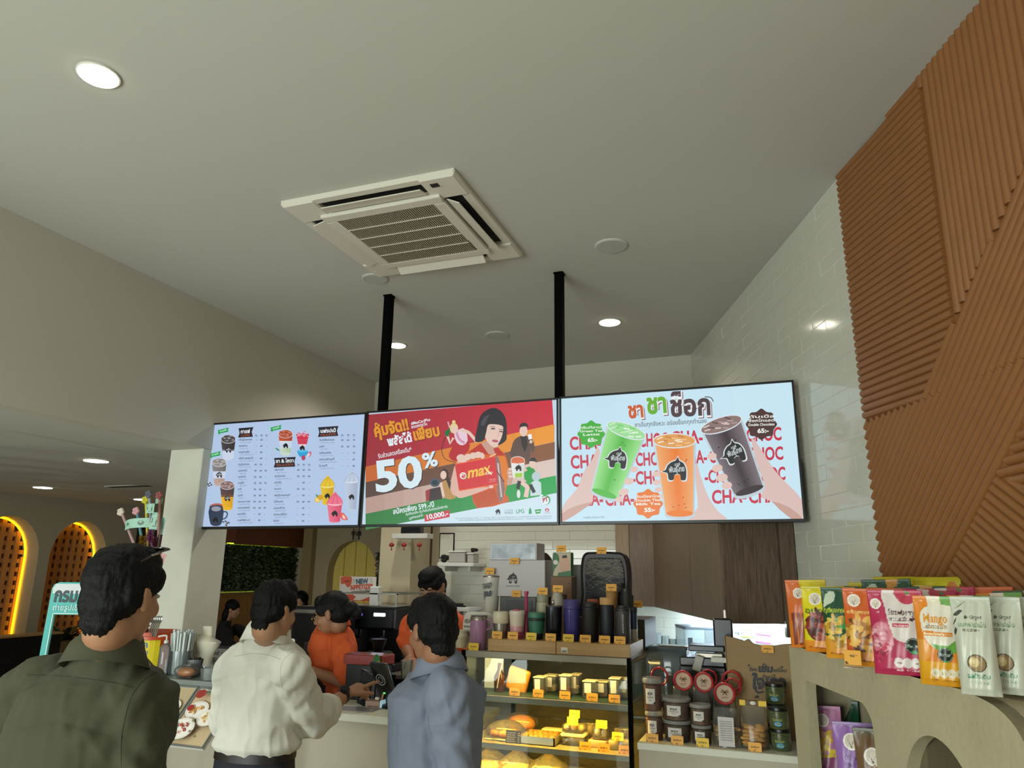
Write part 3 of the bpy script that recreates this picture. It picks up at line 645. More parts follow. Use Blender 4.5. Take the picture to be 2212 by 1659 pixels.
# drink in her other hand
a.line([(1645, 800), (1660, 880), (1640, 960)], 60, SKD); a.poly([(1662, 690), (1820, 690), (1802, 885), (1685, 885)], '#e4e9e4'); a.grad([(1668, 735), (1812, 735), (1805, 820), (1680, 820)], '#e9ebe6', '#cfd6d3', 4); a.poly([(1708, 835), (1795, 830), (1790, 880), (1712, 883)], '#a3cc3e'); a.disc(1740, 690, 78, '#e9dcd0', 44); a.disc(1740, 690, 70, '#d7683f', 36); a.poly([(1668, 690), (1815, 690), (1812, 720), (1672, 722)], '#dc6a42'); cup_logo(a, 1748, 775, 46, rim=False, wr=False)
for x, y in ((1645, 790), (1645, 830), (1650, 870), (1815, 800)): a.disc(x+8, y, 22, SK, 15)
# logos bottom right
a.disc(2050, 1132, 54, '#2aa050'); a.disc(2044, 1138, 46, '#dfeef2'); a.text('PT', (2020, 1160), (2080, 1140), 62, '#b5243c', .05, slant=.2); a.poly([(1985, 1080), (2025, 1070), (2010, 1100), (1995, 1130)], '#dfeef2')
cup_logo(a, 1520, 1258, 36, rim=False, wr=False); a.text('พันธุ์ไทย', (1495, 1300), (1550, 1298), 16, '#3c3c48'); a.text('COFFEE', (1592, 1262), (1690, 1258), 30, '#7d97a8'); a.text('WORLD', (1592, 1288), (1690, 1284), 32, '#7d97a8', .02)
a.text('LPG', (1722, 1282), (1812, 1276), 62, '#1c9a5a', .015); a.poly([(1866, 1235), (1890, 1233), (1896, 1285), (1862, 1288)], '#1c9a5a', smooth=1); a.line([(1877, 1218), (1878, 1238)], 12, '#1c9a5a'); a.poly([(1930, 1240), (2003, 1232), (1990, 1280), (1942, 1286)], '#1f9a48', smooth=1); a.text('max', (1945, 1268), (1990, 1262), 26, '#e6f0e8', .03)
a.disc(2066, 1244, 24, '#c84a5c', 20); a.disc(2066, 1248, 12, '#cfe4f0', 10); a.text('autobacs', (2030, 1284), (2102, 1278), 18, '#8a3c50')
a.text('*ระยะเวลาร่วมรายการ 2567 - 31 ธันวาคม 2567 เฉพาะสาขาที่ร่วมรายการ ตามเงื่อนไขที่บริษัทฯ กำหนด สิทธิพิเศษ', (1040, 1345), (2118, 1318), 24, '#6f8aa4'); a.text('ขอสงวนสิทธิ์ในการเปลี่ยนแปลงเงื่อนไขโดยไม่ต้องแจ้งให้ทราบล่วงหน้า - สอบถามเพิ่มเติมที่พนักงาน', (1085, 1366), (2110, 1342), 24, '#6f8aa4')
a.done('promo_graphics', GLOW, t2, label='red promotion with a large 50%')
# ---------------- right: three iced drinks
t3, sc3 = tv(-1.156, .108, 1.956, 2.681, 'rightmost and nearest hanging screen showing three iced drinks', '#c6e6f4')
a = tv_art(t3, 1190, 800, 3.881)
a.grad([(50, 240), (2010, 92), (2118, 1250), (100, 1280)], '#c4e4f3', '#cbeaf8', 4)
RD = '#c92c48'
def chch(y, segs, hh):
    for st, x0, x1, dy in segs: a.text(st, (x0, y+dy), (x1, y+dy-(x1-x0)*.045), hh, RD, .03, up=False)
a.up()
chch(665, [('CHA-', 158, 420, 0), ('CHOC', 740, 985, -25), ('CHA-', 1010, 1275, -45), ('CHOC', 1640, 1935, -70)], 152)
chch(822, [('CHA-', 166, 430, 0), ('CHOC', 712, 970, -22), ('CHA-', 1090, 1310, -38), ('CHOC', 1330, 1560, -48), ('CHOC', 1650, 1950, -64)], 152)
chch(975, [('CHA-', 176, 430, 0), ('-CHOC', 680, 1000, -18), ('-CHOC', 1290, 1600, -32), ('CHOC', 1700, 1968, -48)], 152)
chch(1138, [('CHA-', 190, 440, 0), ('CHA-', 455, 700, -4), ('CHA-', 1350, 1640, -22), ('CHA-', 1660, 1930, -26)], 156)
# hands and arms
SK2, SK3 = '#dcbfb8', '#c9a093'
a.poly([(92, 1250), (105, 1130), (220, 990), (270, 860), (350, 740), (390, 640), (410, 700), (370, 850), (350, 1000), (350, 1100), (280, 1150), (100, 1270)], SK2, smooth=3)
a.poly([(100, 1270), (95, 1200), (200, 1140), (345, 1105), (250, 1180)], SK3, smooth=2)
a.poly([(1680, 570), (1740, 630), (1850, 800), (1930, 900), (2100, 1080), (2112, 1240), (2020, 1250), (1850, 1100), (1760, 1060), (1790, 960), (1720, 760)], SK2, smooth=3)
a.poly([(1850, 1098), (2020, 1248), (2112, 1245), (2000, 1150)], SK3, smooth=2)
a.poly([(1220, 770), (1260, 900), (1320, 1060), (1400, 1180), (1470, 1260), (1160, 1266), (1230, 1150), (1210, 900)], SK2, smooth=3)
def glass_(tl_, tr_, br_, bl_, c0, c1, rim, top, icec):
    P = [Vector(p) for p in (tl_, tr_, br_, bl_)]
    a.grad([tl_, tr_, br_, bl_], '#c9d8e0', '#b9c9d4', 3)
    k = lambda s_, t: tuple((P[0].lerp(P[1], s_)).lerp(P[3].lerp(P[2], s_), t))
    a.grad([k(.05, .02), k(.5, .02), k(.5, .97), k(.05, .97)], c0, c1, 7); a.grad([k(.5, .02), k(.95, .02), k(.95, .97), k(.5, .97)], c1, c0, 7)
    m_ = (P[0]+P[1])/2; r = (P[1]-P[0]).length/2; rot = atan2(P[1].y-P[0].y, P[1].x-P[0].x)
    mb_ = (P[2]+P[3])/2; rb = (P[2]-P[3]).length/2; a.disc(mb_.x, mb_.y, rb, '#c2d0da', rb*.3, rot=rot); a.disc(mb_.x, mb_.y-rb*.12, rb*.9, c1, rb*.22, rot=rot)
    a.disc(m_.x, m_.y, r+4, '#dfeaf0', r*.36, rot=rot); a.disc(m_.x, m_.y, r-6, top, r*.31, rot=rot)
    for i in range(13):
        t = i*2.4; q = r*.8*sqrt((i+.5)/13); x_, y_ = m_.x+q*cos(t), m_.y+q*sin(t)*.3+q*cos(t)*sin(rot)
        a.line([(x_-26, y_+10*sin(i*1.7)), (x_+24, y_-10*cos(i*2.1))], 11, icec[i % len(icec)])
    for i in range(9): s_, t_ = random.uniform(.2, .8), random.uniform(.15, .9); q = k(s_, t_); a.disc(q[0], q[1], 8, rim, 6, n=8)
glass_((470, 450), (795, 560), (560, 1095), (335, 1000), '#9be28c', '#4db83c', '#3f9a38', '#9fdf9b', ['#c9f0c4', '#6fcf66', '#e6f8e2'])
glass_((856, 590), (1215, 590), (1205, 1215), (955, 1215), '#f0a868', '#ec7a18', '#b8581c', '#e3a055', ['#fbe6cc', '#cf7f2c', '#f3c288'])
glass_((1255, 510), (1600, 400), (1795, 985), (1535, 1060), '#7c7078', '#33232a', '#2a1a20', '#8d7470', ['#d8c6c2', '#5b4444', '#b09a98'])
cup_logo(a, 558, 735, 108, .12); cup_logo(a, 1050, 830, 118); cup_logo(a, 1535, 685, 116, -.3)
for x, y, r in ((700, 830, 34), (655, 930, 40), (610, 1020, 42), (575, 1080, 34), (885, 870, 34), (890, 940, 34), (900, 1000, 30), (905, 1060, 30), (1350, 720, 40), (1395, 820, 44), (1435, 900, 48), (1475, 965, 44)): a.disc(x, y, r, '#e3c3ba', r*.72, rot=-.2)
def seal(x, y, r, c, lines, pr):
    a.poly([(x+cos(i*pi/12)*(r if i % 2 else r*1.14), y+sin(i*pi/12)*(r if i % 2 else r*1.14)) for i in range(0, 24)] if False else [(x+cos(i*pi/8)*r*(1.12 if i % 2 == 0 else .95), y+sin(i*pi/8)*r*(1.12 if i % 2 == 0 else .95)) for i in range(16)], c, smooth=3)
    n = len(lines)
    for i, st in enumerate(lines): w_ = min(1.5, .22*len(st))*r*.62; a.text(st, (x-w_, y-r*.5+i*r*.28+8), (x+w_, y-r*.52+i*r*.28+4), r*.26, '#f2f6ee', .02)
    a.text(pr, (x-r*.28, y+r*.62), (x+r*.52, y+r*.58), r*.42, '#f2f6ee', .04)
seal(338, 535, 104, '#3fae36', ['กรีนทีลาเต้', 'Green Tea', 'Latte'], '65:-'); seal(815, 1118, 112, '#e8761f', ['ดับเบิ้ลชาไทย', 'Double Thai', 'Milk Tea'], '55:-'); seal(1765, 452, 118, '#4a2c2a', ['ดับเบิ้ล', 'ช็อกโกแลต', 'Double Chocolate'], '65:-')
for d_, c in ((14, '#8c4550'), (7, '#e9f3f4')):
    a.text('ชา', (650+d_, 400+d_), (778+d_, 388+d_), 175, c, .07); a.text('ชา', (805+d_, 362+d_), (972+d_, 350+d_), 225, c, .07); a.text('ช็อก', (1000+d_, 385+d_), (1340+d_, 368+d_), 235, c, .07)
a.text('ชา', (650, 400), (778, 388), 175, '#cc5a2a', .035); a.text('ชา', (805, 362), (972, 350), 225, '#66b02c', .035); a.text('ช็อก', (1000, 385), (1340, 368), 235, '#4d3a42', .035)
a.text('ชาเข้มทุกจังหวะ อร่อยช็อกทุกทำนอง', (702, 475), (1305, 440), 50, '#6a6a72', .012); a.text('ภาพเพื่อการโฆษณาเท่านั้น', (272, 1243), (450, 1238), 24, '#6a7884')
a.line([(1290, 222), (1340, 228), (1362, 262)], 8, '#55505a', smooth=3)
a.done('drink_graphics', GLOW, t3, label='three iced drinks over red lettering')
# ================================================================ low-ceilinged seating area at left and beyond
def arch_pts(y0, y1, ztop, z0, n=14):
    r = (y1-y0)/2; c = (y0+y1)/2; zc = ztop-r*1.15
    return [(y0, z0)]+[(c-r*cos(pi*k/n), zc+r*1.15*sin(pi*k/n)) for k in range(n+1)]+[(y1, z0)]
AW = mat('arch_wall_paint', '#9c917a', .85, bump=.03, bs=60)
def wall_with_arches(name, fixed, a0, a1, zt, arches, thick, m, axis='x'):
    """vertical wall (plane X or Y = fixed) with arched openings, built as columns of strips"""
    mb = MB(); P = (lambda u, z, d=0: (fixed-d, u, z)) if axis == 'x' else (lambda u, z, d=0: (u, fixed+d, z))
    def quad(u0, u1, za, zb_, zc_, zd): mb.add([P(u0, za), P(u1, zb_), P(u1, zc_), P(u0, zd)], [(0, 1, 2, 3)])
    cur = a0
    for (y0, y1, ztop, z0) in arches:
        quad(cur, y0, 0, 0, zt, zt); pts = arch_pts(y0, y1, ztop, z0); top = pts[1:-1]
        quad(y0, y1, 0, 0, z0, z0)
        for p, q in zip(top, top[1:]): quad(p[0], q[0], p[1], q[1], zt, zt)
        loop = pts
        for p, q in zip(loop, loop[1:]): mb.add([P(*p), P(*q), P(*q, thick), P(*p, thick)], [(0, 1, 2, 3)])
        mb.add([P(*loop[-1]), P(*loop[0]), P(*loop[0], thick), P(*loop[-1], thick)], [(0, 1, 2, 3)])
        cur = y1
    quad(cur, a1, 0, 0, zt, zt)
    return struct(name, mb, m)
ar1 = (5.43, 6.21, 2.25, .85); ar2 = (6.35, 7.13, 2.25, .85)
wall_with_arches('wall_arches', -8.1, -3.2, 7.55, ZB, [ar1, ar2], .26, AW)
struct('wall_arches', MB().box(-8.2, -8.1, 8.35, 10.95, 0, ZB).box(-8.6, -8.45, -3.2, 11, 0, ZB), AW)
TERRA = mat('terracotta_block', '#a9713a', .75, var=.08, vs=12)
YLED = mat('yellow_led', '#ffd21c', emit=5, ecol='#ffc60e')
for i, (y0, y1, zt_, z0) in enumerate((ar1, ar2)):
    s_ = thing('lattice_screen', ('yellow-lit arched terracotta lattice at the left edge of the photo', 'arched terracotta lattice niche just left of the teal sign, second arch')[i], 'lattice', (-8.36, (y0+y1)/2, z0), group='arched lattice niches')
    w = (y1-y0)-.02; h = zt_-z0-.02; p = .098; nb = MB(); c = 0
    def inside(y, z):
        r = w/2; zc = h-r*1.15
        return abs(y) < r+.05 and (z < zc or (y/(r+.03))**2+((z-zc)/(r*1.15+.03))**2 < 1)
    # blocks between square holes: vertical and horizontal bars, each block a piece
    ny = int(w/p)+1
    # the lattice of bars
    k = 0
    yy = -w/2-.02
    for a in range(ny+1):
        y = -w/2+(a)*w/ny; r = w/2
        zt2 = h-r*1.15+r*1.15*sqrt(max(0, 1-(y/r)**2)) if abs(y) < r else h-r*1.15
        MB().box(-.03, .03, y-.026, y+.026, 0, zt2+.015).build('lattice_bar', TERRA, s_)
    for b in range(int(h/p)+1):
        z = b*p+.03; r = w/2; zc = h-r*1.15
        hw = r if z < zc else r*sqrt(max(0, 1-((z-zc)/(r*1.15))**2))
        if hw > .05: MB().box(-.024, .024, -hw, hw, z-.024, z+.024).build('lattice_rail', TERRA, s_)
    MB().box(-.05, -.042, -w/2, w/2, 0, h).build('backing', mat('lattice_back', '#6b4a28', .8), s_)
    path = [(.06, q[0]-(y0+y1)/2, q[1]-z0) for q in arch_pts(y0+.014, y1-.014, zt_-.014, z0)]
    MB().tube(path, .010, 6).build('led_strip', YLED, s_, label='yellow light strip round the arch')
# doorway past the arches, brown
struct('door_1', MB().box(-8.16, -8.11, 7.56, 8.34, 0, 2.2).box(-8.14, -8.09, 7.56, 7.62, 0, 2.25), mat('brown_door', '#3a2416', .5))
struct('wall_arches', MB().box(-8.2, -8.1, 7.55, 8.35, 2.25, ZB), AW)
# planted wall
gw = thing('green_wall', 'dark planted wall with a yellow-green glow along its top edge, left of the restroom arch', 'plant wall', (-8.1, 9.2, 1.38))
MB().box(.001, .05, 0, 1.72, 0, .68).build('backing', mat('moss_dark', '#0d140a', .9), gw)
lv = MB()
for i in range(5200):
    y, z = random.uniform(.0, 1.72), random.uniform(-.01, .68); x = .05+random.uniform(0, .09); s_ = random.uniform(.018, .045)
    a_ = Vector((random.uniform(.1, .6), random.uniform(-1, 1), random.uniform(-1, .3))).normalized(); b_ = a_.cross(Vector((1, .2, .1))).normalized()
    c_ = Vector((x, y, z)); q = random.random(); br = .35+.65*noise.noise(Vector((y*2.2, z*4, 3)))
    base = (.014, .035, .010) if q < .6 else ((.03, .06, .014) if q < .88 else (.07, .075, .04))
    k = .6+1.6*max(0, br)
    lv.add([c_-b_*s_*.35, c_+a_*s_, c_+b_*s_*.35, c_-a_*s_], [(0, 1, 2, 3)], tuple(v*k for v in base))
lv.build('foliage', mat('leaf_paint', '#ffffff', .6, attr=True), gw, color=True, kind='stuff')
GLED = mat('green_led', '#b7d51e', emit=3.5, ecol='#b9e02a')
MB().box(.03, .05, .05, 1.62, .70, .712).build('light_strip', GLED, gw); MB().box(.05, .058, .0, 1.62, -.028, -.022).build('light_strip', mat('green_led_dim', '#8f9a1e', emit=.9, ecol='#a8b82a'), gw)
BRV = mat('brown_valance', '#64311c', .6)
v_ = thing('valance', 'reddish brown boxed valance above the planted wall', 'valance', (-8.1, 9.2, 2.09)); MB().box(.001, .22, 0, 1.74, 0, .36, b=.003).build('box', BRV, v_); MB().box(.2, .225, 0, 1.74, -.02, .02).build('lip', BRV, v_)
bn = thing('wood_panelling', 'light brown wood panelling below the planted wall', 'panelling', (-8.1, 8.9, 0))
WP = mat('bench_wood', '#6e4a28', .5, grain='#86602f', vs=10, stretch=(6, 6, .6))
for i in range(12): MB().box(.001, .03, i*.17, i*.17+.168, 0, 1.33, b=.002).build('plank', WP, bn)
# restroom arch in the far wall
wall_with_arches('wall_far', 10.93, -8.1, -3.1, ZB, [(-7.36, -6.40, 2.19, .02)], .22, mat('restroom_wall_paint', '#a39578', .8), axis='y')
YP = mat('yellow_corrugated', '#dcc766', .55)
rd = thing('restroom_door', 'yellow corrugated arched door with restroom figures above', 'door', (-6.88, 11.14, 0))
for i in range(9):
    x = -.5+i*.11; MB().box(x+.002, x+.108, -.03 if i % 2 else -.015, 0, .02, 2.25, b=.004).build('plank', YP, rd)
rs = thing('restroom_sign', 'dark restroom pictogram of a man and a woman above the yellow arch', 'sign', (-6.83, 10.925, 2.29))
a = Art(lambda u, v, h: Vector((u, -.004-h, -v)))
for sx, wmn in ((-.055, 0), (.055, 1)):
    a.disc(sx, -.085, .016, '#241f1a'); a.poly([(sx-.028, -.06), (sx+.028, -.06), (sx+(.038 if wmn else .02), .02), (sx-(.038 if wmn else .02), .02)], '#241f1a'); a.line([(sx-.01, .02), (sx-.01, .09)], .012, '#241f1a'); a.line([(sx+.01, .02), (sx+.01, .09)], .012, '#241f1a')
    for i in (-1, 1): a.line([(sx+i*.028, -.055), (sx+i*.042, .01)], .01, '#241f1a')
a.line([(0, -.1), (0, .1)], .006, '#241f1a'); a.done('pictogram', PRINT, rs)
st_ = MB().box(-7.80, -7.62, 10.80, 10.93, 0, ZB); struct('trim_pilaster', st_, mat('pilaster_paint', '#8d7a50', .8))
# dark foliage panel right of the restroom arch
gp = atY(840, 1400, 8.6); dp = thing('planter_screen', 'tall dark foliage screen between the restroom arch and the cream column', 'plant', (gp.x, 8.6, 0))
zt_ = atY(840, 1190, 8.6).z; MB().box(-.17, .17, 0, .04, 0, zt_).build('panel', mat('dark_panel', '#1a1713', .5), dp)
lf = MB()
for i in range(1500):
    c_ = Vector((random.uniform(-.2, .19), random.uniform(-.1, 0), random.uniform(.8, zt_-.02))); s_ = random.uniform(.02, .05); d_ = Vector((random.uniform(-.6, .6), random.uniform(-.3, .1), random.uniform(-.2, 1))).normalized(); b_ = d_.cross(Vector((0, 1, .1))).normalized()
    hi = c_.z > zt_-.32; col = (.11, .09, .075) if hi and random.random() < .5 else (.012, .017, .010)
    lf.add([c_-b_*s_*.3, c_+d_*s_*1.3, c_+b_*s_*.3, c_-d_*s_], [(0, 1, 2, 3)], col)
lf.build('foliage', mat('leaf_paint'), dp, color=True, kind='stuff')
# black sofa back and wood table at the left edge
sp = atZ(0, 1376, 1.12); BLS = mat('black_leatherette', '#0b0b0a', .45, bump=.1, bs=30)
so = thing('sofa', 'black sofa back with a thin wood top edge at the left edge, below the arches', 'sofa', (sp.x, 0, 0))
MB().box(-.16, 0, 1.5, 5.2, .12, 1.11, b=.02, seg=2).build('backrest', BLS, so, smooth=True); MB().box(-.17, .006, 1.5, 5.2, 1.105, 1.122, b=.003).build('top_rail', mat('sofa_wood', '#8a6a3e', .5), so); MB().box(0, .20, 1.5, 5.2, .12, .46, b=.03, seg=2).build('seat', BLS, so, smooth=True)
for y in (1.6, 3.3, 5.05):
    for x in (-.1, .12): MB().box(x, x+.05, y, y+.05, 0, .12).build('leg', BLS, so)
tp = atZ(0, 1452, .95); tb = thing('table', 'narrow wooden table edge at the left edge in front of the black sofa', 'table', (tp.x, 0, 0))
MB().box(-.42, 0, 1.4, 3.3, .92, .95, b=.004).build('tabletop', mat('table_wood', '#7d5c36', .45, grain='#94713f', vs=6, stretch=(6, .6, 6)), tb)
for y in (1.5, 3.15):
    for x in (-.38, -.08): MB().box(x, x+.04, y, y+.04, 0, .92).build('leg', BLK, tb)
# potted plant seen through the teal frame
pp = atX(135, 1395, -7.3); pt = thing('potted_plant', 'small potted palm seen through the opening of the teal sign', 'plant', (pp.x, pp.y, 0))
MB().lathe([(.16, 0), (.2, .02), (.22, pp.z-.05), (.2, pp.z+.06)], seg=16).build('pot', mat('clay_pot', '#7a5a38', .7), pt, smooth=True)
pm = MB()
for i in range(26):
    an = random.uniform(0, 2*pi); L_ = random.uniform(.3, .5); el = random.uniform(.3, 1.1); pr = []
    for k in range(5): t_ = k/4; pr.append(Vector((cos(an)*cos(el)*L_*t_, sin(an)*cos(el)*L_*t_, pp.z+.05+sin(el)*L_*t_-.18*t_*t_)))
    pm.tube(pr, [.012, .03, .03, .02, .003], 4, flat=.15)
pm.build('fronds', mat('palm_leaf', '#2a3418', .6), pt, kind='stuff')

downlight(Vector((-5.6, 9.2, ZB)), .085, 'unseen added ceiling light that brightens the restroom arch, far behind', pw=30)  # lamp hidden by the screens, added to brighten the far wall and door
downlight(Vector((-7.0, 9.9, ZB)), .085, 'unseen added ceiling light that brightens the far corner by the planted wall', pw=14)  # second unseen lamp, added to lift the light in the far zone
downlight(Vector((-5.0, 2.0, ZB)), .085, 'round lit light in the lower ceiling over the black sofa, outside the photo', pw=14)

# shallow swirling plaster relief in the lower ceiling
n_ = 110; vs = []; 
for j in range(n_+1):
    for i in range(n_+1):
        x, y = -7.3+3.0*i/n_, 3.0+3.3*j/n_; u, v = (i/n_-.5)*2, (j/n_-.5)*2; f_ = max(0, 1-max(abs(u), abs(v))**6)
        r_ = hypot(u*1.2+.2, v); w_ = .5+.5*sin(r_*15+2.2*sin(u*4)+2.0*noise.noise(Vector((u*1.5, v*1.5, 4)))); vs.append((x, y, ZB-.001-.008*w_*f_))
m = MB(); m.add(vs, [(j*(n_+1)+i, j*(n_+1)+i+1, (j+1)*(n_+1)+i+1, (j+1)*(n_+1)+i) for j in range(n_) for i in range(n_)])
struct('trim_ceiling_relief', m, CEILC, smooth=True, ang=180)
# ================================================================ order counter and what stands along it
CTOP = mat('counter_top', '#c3c2b0', .35, var=.03, vs=12); CFR = mat('counter_front', '#a8a08c', .6, bump=.12, bs=14, var=.05, vs=5, stretch=(1, 1, .3))
ct = thing('order_counter', 'long pale stone-effect order counter running under the screens', 'counter', (0, 3.43, 0))
MB().box(-3.35, -1.50, .03, .46, 0, .965).build('body', CFR, ct)
MB().box(-3.38, -1.495, 0, .49, .965, 1.0, b=.003).build('worktop', CTOP, ct)
jc = thing('jar_counter', 'pale stone-effect counter with jars on top, right of the glass case', 'counter', (0, 3.39, 0))
MB().box(-.655, .02, .0, .50, 0, .97).build('body', CFR, jc); MB().box(-.66, .02, -.004, .52, .97, 1.0, b=.003).build('worktop', CTOP, jc)
# raised ledge with the boards at left
GAL = mat('grey_aluminium', '#7f8580', .4, metal=.3)
lg = thing('menu_stand', 'grey metal stand holding sloping picture menus, left of the white shirt', 'stand', (-3.05, 3.16, 0))
MB().box(-.36, .62, 0, .34, 1.12, 1.15, b=.003).build('ledge', GAL, lg)
MB().box(-.36, .62, -.012, 0, 1.085, 1.15).build('rail', GAL, lg)
for x in (-.30, .56): MB().box(x, x+.035, .02, .06, 0, 1.12).build('post', GAL, lg)
# sloping menu boards
TRp = atY(508, 1491, 3.14); BRp = atX(428, 1617, TRp.x); TLp = atY(434, 1485, 3.14); slope = (BRp-TRp)
BWH = mat('board_white', '#d4d4cc', .5)
def menu_board(P0, P1, label, art):
    """P0, P1 top corners, slope vector down towards the customer"""
    t = thing('menu_board', label, 'menu', P0, 0, 'sloping menu boards'); w = P1-P0; n = w.cross(slope).normalized()
    if n.z < 0: n = -n
    mb = MB(); mb.prism([Vector((0, 0, 0)), w, w+slope, slope], -n*.014); mb.build('board', BWH, t)
    mb = MB(); q = lambda u, v, h=0: w*u+slope*v+n*h
    for (u0, v0, u1, v1) in ((0, 0, 1, .022), (0, .978, 1, 1), (0, .022, .03, .978), (.97, .022, 1, .978)): mb.prism([q(u0, v0), q(u1, v0), q(u1, v1), q(u0, v1)], n*.006)
    mb.build('frame', GAL, t)
    a = Art(lambda u, v, h: q(u, v, h), eps=.0004); art(a); a.done('print', PRINTG, t)
def plate(a, u, v, r, food, sauce=None):
    k = 2.1
    a.disc(u, v+.012, r, '#8d7c66', r*.62); a.disc(u, v, r, '#e6e0d4', r*.6); a.disc(u, v, r*.84, '#f1ece2', r*.5)
    random.seed(int(u*100+v*50))
    for i in range(22):
        t_ = random.uniform(0, 6.3); d_ = r*.6*sqrt(random.random()); x, y = u+d_*cos(t_), v+d_*sin(t_)*.55; e_ = random.uniform(0, 3); a.line([(x-.035*cos(e_), y-.022*sin(e_)), (x+.035*cos(e_), y+.022*sin(e_))], .018, random.choice(food))
    if sauce: a.disc(u-r*.55, v-.01, r*.28, sauce, r*.2)
FR, MEAT = ['#d59a3c', '#c5812a', '#e3b25a'], ['#b04a3a', '#9d3a30', '#c76a50']
def art1(a):
    a.rect(.03, .03, .97, .97, '#cdb48f'); a.rect(.03, .03, .97, .10, '#e0ded2'); a.text('Appetizer', (.1, .085), (.6, .085), .06, '#4c7a3c', .03)
    plate(a, .78, .25, .22, FR); plate(a, .33, .42, .27, FR, '#a03430'); plate(a, .74, .55, .24, FR+['#e6c72c']); plate(a, .33, .78, .30, MEAT, '#a03430'); a.disc(.30, .20, .12, '#9b3a34', .08)
    for x, y in ((.62, .83), (.82, .9), (.55, .66)): a.disc(x, y, .03, '#7d7a4a', .02)
def art2(a):
    a.rect(.03, .03, .97, .97, '#bda985'); plate(a, .35, .22, .2, ['#d8d4c2', '#b9b29b']); plate(a, .7, .4, .22, ['#ded9c6', '#a8b06a']); plate(a, .4, .62, .26, ['#e8e2cf', '#9fae62', '#d8c8a0']); plate(a, .72, .84, .22, ['#c99b57', '#8c9a4c'])
wv = Vector((TRp.x-TLp.x, 0, TRp.z-TLp.z))*1.12
menu_board(TLp, TLp+wv, 'sloping menu board with plates of fries and sausage, nearest the white shirt', art1)
menu_board(TLp-wv*1.05, TLp-wv*.05, 'sloping menu board half hidden by the olive shirt', art2)
# ---- banknote bouquet in the orange bucket
def place(px, py, s): return atS(px, py, s)
bc = atY(322, 1450, 3.37); zt_ = atY(322, 1362, 3.37).z
bk = thing('bucket', 'orange bucket with a yellow printed label beside the white pillar', 'bucket', (bc.x, 3.37, 1.15))
hb = zt_-1.15; OB = mat('orange_plastic', '#b8441c', .4)
MB().lathe([(.105, .0), (.110, .004), (.125, hb-.04), (.137, hb-.04), (.137, hb-.022), (.130, hb-.02), (.132, hb), (.138, hb), (.130, hb+.002), (.118, hb-.05), (.10, .02)], seg=28).build('pail', OB, bk, smooth=True)
a = Art(lambda u, v, h: Vector(((.118+h+(1-v)*.007)*sin(u), -(.118+h+(1-v)*.007)*cos(u), hb*(1-v)*.74+.02)), eps=.0006)
for i in range(10): u0 = -1.1+i*.22; a.poly([(u0, .02), (u0+.22, .02), (u0+.22, .95), (u0, .95)], '#d8c21a'); a.h = 1
a.h = 3
for st, v, h_, c, w_ in (('รับบริจาค', .30, .30, '#2b62a8', .85), ('สมทบทุนการศึกษา', .52, .2, '#2b62a8', .9), ('ขอบคุณค่ะ', .78, .24, '#b8323a', .7)): a.text(st, (-w_, v), (w_*.7, v), h_, c, .02)
a.done('label', PRINT, bk)
NOTE = [('#9fc9b4', 'green 20 baht'), ('#c99a94', 'reddish 100 baht')]
def note(P, w, h, yaw, roll, curl, c, label):
    """one banknote, softly curled, clipped to a stick"""
    t = thing('banknote', label, 'banknote', P, 0, 'banknotes of the bouquet')
    M = Matrix.Rotation(yaw, 4, 'Z') @ Matrix.Rotation(roll, 4, 'Y'); n = 8; mb = MB(M)
    f = lambda u, v, hh=0: Vector(((u-.5)*w, curl*(((u-.5)*2)**2)*w*.5-hh, (.5-v)*h-curl*.25*w*max(0, .5-u)**2*2))
    vs = []
    for i in range(n+1):
        for hh in (0, -.0006): vs += [f(i/n, 0, hh), f(i/n, 1, hh)]
    fs = []
    for i in range(n): b = i*4; fs += [(b, b+4, b+5, b+1), (b+2, b+3, b+7, b+6), (b, b+2, b+6, b+4), (b+1, b+5, b+7, b+3)]
    mb.add(vs, fs); mb.build('paper', mat('note_'+c, c, .6), t, smooth=True)
    d_ = tuple(x*.35 for x in rgb(c)); a = Art(lambda u, v, hh: M @ f(u, v, hh+.0005), eps=.0002)
    a.poly([(.08, .12), (.92, .12), (.92, .16), (.08, .16)], d_); a.disc(.72, .5, .1, d_, .26); a.disc(.72, .38, .05, rgb(c), .1); a.text('20', (.1, .62), (.26, .62), .4, d_, .02); a.line([(.3, .8), (.9, .8)], .05, d_); a.done('print', PRINT, t)
YF = 3.36
def nt(px, py, wpx, hpx, yaw, roll, curl, k, lab):
    P = atY(px, py, YF+k); note(P, wpx/435, hpx/435, yaw, roll, curl, NOTE[0][0] if 'green' in lab else NOTE[1][0], lab)
nt(290, 1130, 78, 24, .1, -.06, .35, -.03, 'green banknote curled out sideways to the left between two pencils')
nt(324, 1098, 26, 24, .0, .0, .05, -.04, 'green banknote held flat at the top of the bouquet')
nt(334, 1125, 20, 44, .5, .1, .1, 0, 'pale green banknote folded upright below the top one of the bouquet')
nt(348, 1137, 22, 46, -.3, .25, .2, .05, 'grey-green banknote leaning against the white pillar')
nt(347, 1205, 24, 24, .2, .3, .2, .02, 'pinkish red banknote low on the right of the bouquet')
nt(343, 1082, 18, 14, .3, 0, .1, .02, 'small green banknote fold peeking over the top of the bouquet')
